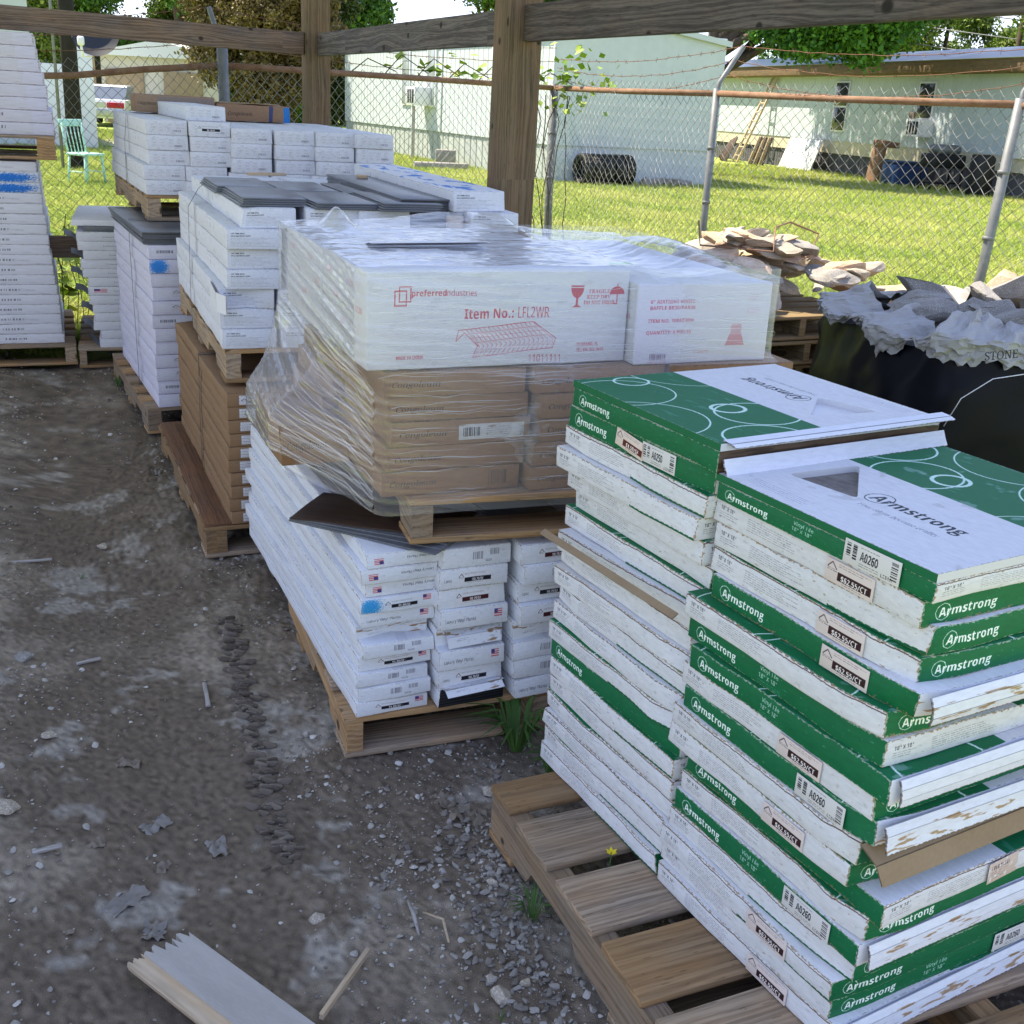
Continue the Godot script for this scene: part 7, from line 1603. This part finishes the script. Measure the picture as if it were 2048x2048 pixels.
func build_litter():
	var r := RandomNumberGenerator.new(); r.seed = 15
	# snapped plank at the bottom of the picture: long axis towards the lower right
	var a := Vector3(-0.615, 0, -1.655); var b := Vector3(-0.13, 0, -1.30); var d := (b - a).normalized()
	var pl = thing("broken_plank", "grey plank snapped at one end, lying on the dirt in front", "plank", a.lerp(b, 0.5) + Vector3(0, 0.012, 0)); pl.basis = Basis(d, Vector3.UP, d.cross(Vector3.UP))
	part("weathered_face", splinter_mesh(a.distance_to(b), 0.088, 0.016, 3), M.pale_board, pl, Transform3D(Basis(Vector3.RIGHT, -PI / 2), Vector3(0, 0.0, 0.0)))
	part("split_edge", splinter_mesh(a.distance_to(b) * 0.96, 0.036, 0.012, 5), M.fresh_wood, pl, Transform3D(Basis(Vector3.RIGHT, -PI / 2 + 0.25), Vector3(-0.016, -0.006, -0.056 * (1.0 if d.cross(Vector3.UP).z < 0.0 else -1.0))))
	single("wood_splinter", splinter_mesh(0.17, 0.012, 0.008, 8), M.fresh_wood, along(Vector3(-0.285, 0.012, -1.49), Vector3(-0.222, 0.02, -1.655)), "pale wood splinter beside the snapped plank", "splinter")
	single("wood_splinter", tube([Vector3(-0.165, 0.006, -1.812), Vector3(-0.15, 0.01, -1.77), Vector3(-0.134, 0.006, -1.716)], [0.003, 0.005, 0.002], 5), M.white_wood, Transform3D(), "short grey twig on the dirt right of the plank", "twig")
	single("wood_splinter", tube([Vector3(-0.132, 0.006, -1.78), Vector3(-0.09, 0.012, -1.755), Vector3(-0.075, 0.006, -1.70)], [0.002, 0.0035, 0.002], 5), M.fresh_wood, Transform3D(), "bent pale twig nearest the front pallet", "twig")
	for q in [[-1.62, -3.42, 0.14, 0.4, "grey stick on the gravel at the left"], [-0.80, -2.62, 0.13, 1.9, "thin stick lying beside the plank carton pallet"], [-1.18, -2.78, 0.07, 0.6, "short pale stick on the dirt in the rut"], [-0.94, -1.92, 0.06, 0.5, "pale chip of wood near the stone at the left edge"], [-1.02, -3.6, 0.06, 0.2, "small stick in the middle of the rut"]]:
		single("stick", rbox(Vector3(q[2], 0.007, 0.012), 0.002, Vector3i(4, 1, 1), 0.006, int(q[2] * 100)), M.white_wood, xf(Vector3(q[0], ground_y(q[0], q[1]) + 0.004, q[1]), q[3]), q[4], "stick")
	# rocks
	for q in [[0.03, -1.585, 0.026, "pale rock in the clods beside the front pallet"], [0.01, -1.625, 0.014, "small rock beside the pale rock by the front pallet"], [0.075, -1.62, 0.016, "whitish rock touching the front pallet"], [0.012, -1.745, 0.015, "grey rock by the pallet halfway along"], [-0.345, -1.775, 0.02, "brown clod on the dirt above the snapped plank"], [-1.075, -2.03, 0.05, "flat pale stone at the left edge of the picture"], [-1.35, -2.75, 0.035, "flat grey stone on the gravel at the left"], [-0.02, -2.22, 0.02, "grey stone below the plank carton pallet"], [0.06, -1.47, 0.024, "dusty rock at the lower right by the pallet"], [-1.45, -3.62, 0.03, "pale stone at the edge of the rut"], [-1.12, -2.36, 0.03, "grey stone in a patch of gravel"], [0.0, -1.90, 0.014, "small grey rock by the pallet corner"]]:
		slab("rock", q[3], Vector3(q[0], ground_y(q[0], q[1]) + q[2] * 0.3, q[1]), Vector3(q[2], q[2] * (0.62 if q[2] < 0.03 else 0.3), q[2] * 0.8), int(absf(q[0]) * 991) + 500, M.stone_grey if int(q[2] * 1000) % 2 else M.stone, Vector3(0.2, q[0] * 9.0, 0.1), "loose rocks on the dirt")
	# scraps of paper, film and dead leaves
	var film := mat(lin(0.25, 0.225, 0.20), 0.5); film.cull_mode = BaseMaterial3D.CULL_DISABLED; var leafm := mat(lin(0.22, 0.18, 0.14), 0.9); leafm.cull_mode = BaseMaterial3D.CULL_DISABLED
	for q in [[-0.74, -1.80, 0.16, 0.05, 0, "crumpled clear film rag trodden into the dirt"], [-0.655, -1.735, 0.07, 0.05, 0, "small film rag beside the longer one"], [-0.60, -2.0, 0.08, 0.05, 0, "flat shiny film scrap in the rut"], [-0.76, -2.07, 0.09, 0.05, 0, "dull film scrap pressed into the dirt"], [-0.9, -2.30, 0.08, 0.04, 1, "curled pale leaf scrap on the gravel"], [-0.70, -1.93, 0.05, 0.03, 1, "dead leaf left of the rut"], [-0.86, -1.98, 0.05, 0.03, 1, "dead leaf near the left gravel"], [-0.06, -2.13, 0.10, 0.07, 1, "brown dead leaf heap under the plank pallet corner"], [-0.12, -2.19, 0.08, 0.06, 1, "brown dead leaf beside the leaf heap"], [-0.02, -2.34, 0.05, 0.03, 0, "white paper scrap in front of the plank pallet"], [-1.5, -4.4, 0.07, 0.04, 0, "crushed white can shape on the gravel"], [-1.75, -5.4, 0.12, 0.03, 0, "long white scrap on the far gravel"]]:
		var st := begin(); st.set_smooth_group(0); var rows := []
		for j in 9:
			var row := PackedVector3Array()
			for i in 11:
				var x: float = (i / 10.0 - 0.5) * q[2] * 0.75; var z: float = (j / 8.0 - 0.5) * q[3] * 0.8 * (1.0 + 0.5 * noi.get_noise_2d(i * 0.4, q[0] * 9.0))
				row.append(Vector3(x, -0.002 + 0.028 * absf(noi.get_noise_3d(x * 34.0, z * 40.0, q[1] * 9.0)), z))
			rows.append(row)
		for j in 8:
			for i in 10: quad(st, rows[j][i], rows[j][i + 1], rows[j + 1][i + 1], rows[j + 1][i])
		single("scrap", done(st), film if q[4] == 0 else leafm, xf(Vector3(q[0], ground_y(q[0], q[1]), q[1]), q[0] * 7.0), q[5], "scrap", "scraps on the dirt")
	# tread clods along the rut edge
	var cm := stone_mesh(1.0, 640, Vector3(1.0, 0.5, 0.6), 2, false); var list := []; var cols := []
	for k in 240:
		var t := r.randf(); var p := Vector3(-0.86, 0, -3.05).lerp(Vector3(-0.44, 0, -1.93), t) + Vector3(r.randfn() * 0.016, 0, r.randfn() * 0.02)
		var s := r.randf_range(0.008, 0.024); list.append(Transform3D(Basis.from_euler(Vector3(r.randf_range(-0.3, 0.3), r.randf_range(-0.5, 0.5), 0)).scaled(Vector3.ONE * s), p + Vector3(0, ground_y(p.x, p.z) + s * 0.4, 0))); cols.append(Color(0.11, 0.088, 0.068).lerp(Color(0.21, 0.175, 0.14), r.randf()))
	for k in 500:
		var p := Vector3(0.02, 0, -2.1).lerp(Vector3(0.24, 0, -1.3), r.randf()) + Vector3(-absf(r.randfn()) * 0.07 - 0.02, 0, r.randfn() * 0.03)
		var s := r.randf_range(0.004, 0.014); list.append(Transform3D(Basis.from_euler(Vector3(r.randf(), r.randf() * 6.0, 0)).scaled(Vector3.ONE * s), p + Vector3(0, ground_y(p.x, p.z) + s * 0.3, 0))); cols.append(Color(0.15, 0.13, 0.11).lerp(Color(0.38, 0.355, 0.32), pow(r.randf(), 1.5)))
	var em := mat(Color.WHITE, 0.95); em.vertex_color_use_as_albedo = true
	stuff("dirt_clods", cm, em, list, cols, "dark clods pressed up by wheels and beside the front pallet", "clods")
	# weeds by the pallets
	for q in [[0.045, -2.42, 0.17, 44, "tuft of broad bladed grass in front of the plank pallet"], [0.13, -2.33, 0.11, 30, "fine grass tuft beside the front pallet corner"], [0.085, -1.80, 0.07, 22, "feathery green weed beside the front pallet"], [-1.9, -5.5, 0.08, 18, "green weed on the far gravel"], [-2.15, -5.75, 0.08, 18, "green weed near the left stack pallet"], [-1.42, -3.35, 0.03, 10, "tiny green seedling on the gravel"], [0.03, -1.53, 0.025, 8, "tiny green sprout by the rocks"]]:
		var w = thing("weed", q[4], "weed", Vector3(q[0], ground_y(q[0], q[1]), q[1])); var st := begin(); st.set_smooth_group(0)
		for k in q[3]:
			var an := r.randf() * TAU; var dv := Vector3(cos(an), 0, sin(an)); var hh: float = q[2] * r.randf_range(0.5, 1.0); var wd: float = q[2] * 0.022; var sd := dv.cross(Vector3.UP) * wd
			var p0: Vector3 = dv * q[2] * 0.1; var p1 := dv * hh * 0.4 + Vector3(0, hh * 0.75, 0); var p2 := dv * hh * 1.0 + Vector3(0, hh * r.randf_range(0.5, 0.95), 0)
			quad(st, p0 - sd, p0 + sd, p1 + sd * 1.2, p1 - sd * 1.2); quad(st, p1 - sd * 1.2, p1 + sd * 1.2, p2 + sd * 0.1, p2 - sd * 0.1)
		var o = part("blades", done(st), M.weed, w); o.set_meta("kind", "stuff")
	var fl = thing("yellow_flower", "small yellow flower between the deck boards of the front pallet", "flower", Vector3(0.235, 0.10, -1.83)); var st2 := begin()
	for k in 6: var an := k * 1.05; quad(st2, Vector3.ZERO, Vector3(cos(an) * 0.008, 0.004, sin(an) * 0.008), Vector3(cos(an + 0.5) * 0.013, 0.008, sin(an + 0.5) * 0.013), Vector3(cos(an + 1.0) * 0.008, 0.004, sin(an + 1.0) * 0.008))
	part("petals", done(st2), mat(lin(0.75, 0.60, 0.02), 0.7), fl, xf(Vector3(0, 0.032, 0))); part("stem", tube([Vector3(0, -0.1, 0), Vector3(0, 0.034, 0)], 0.0015, 5), M.weed, fl)
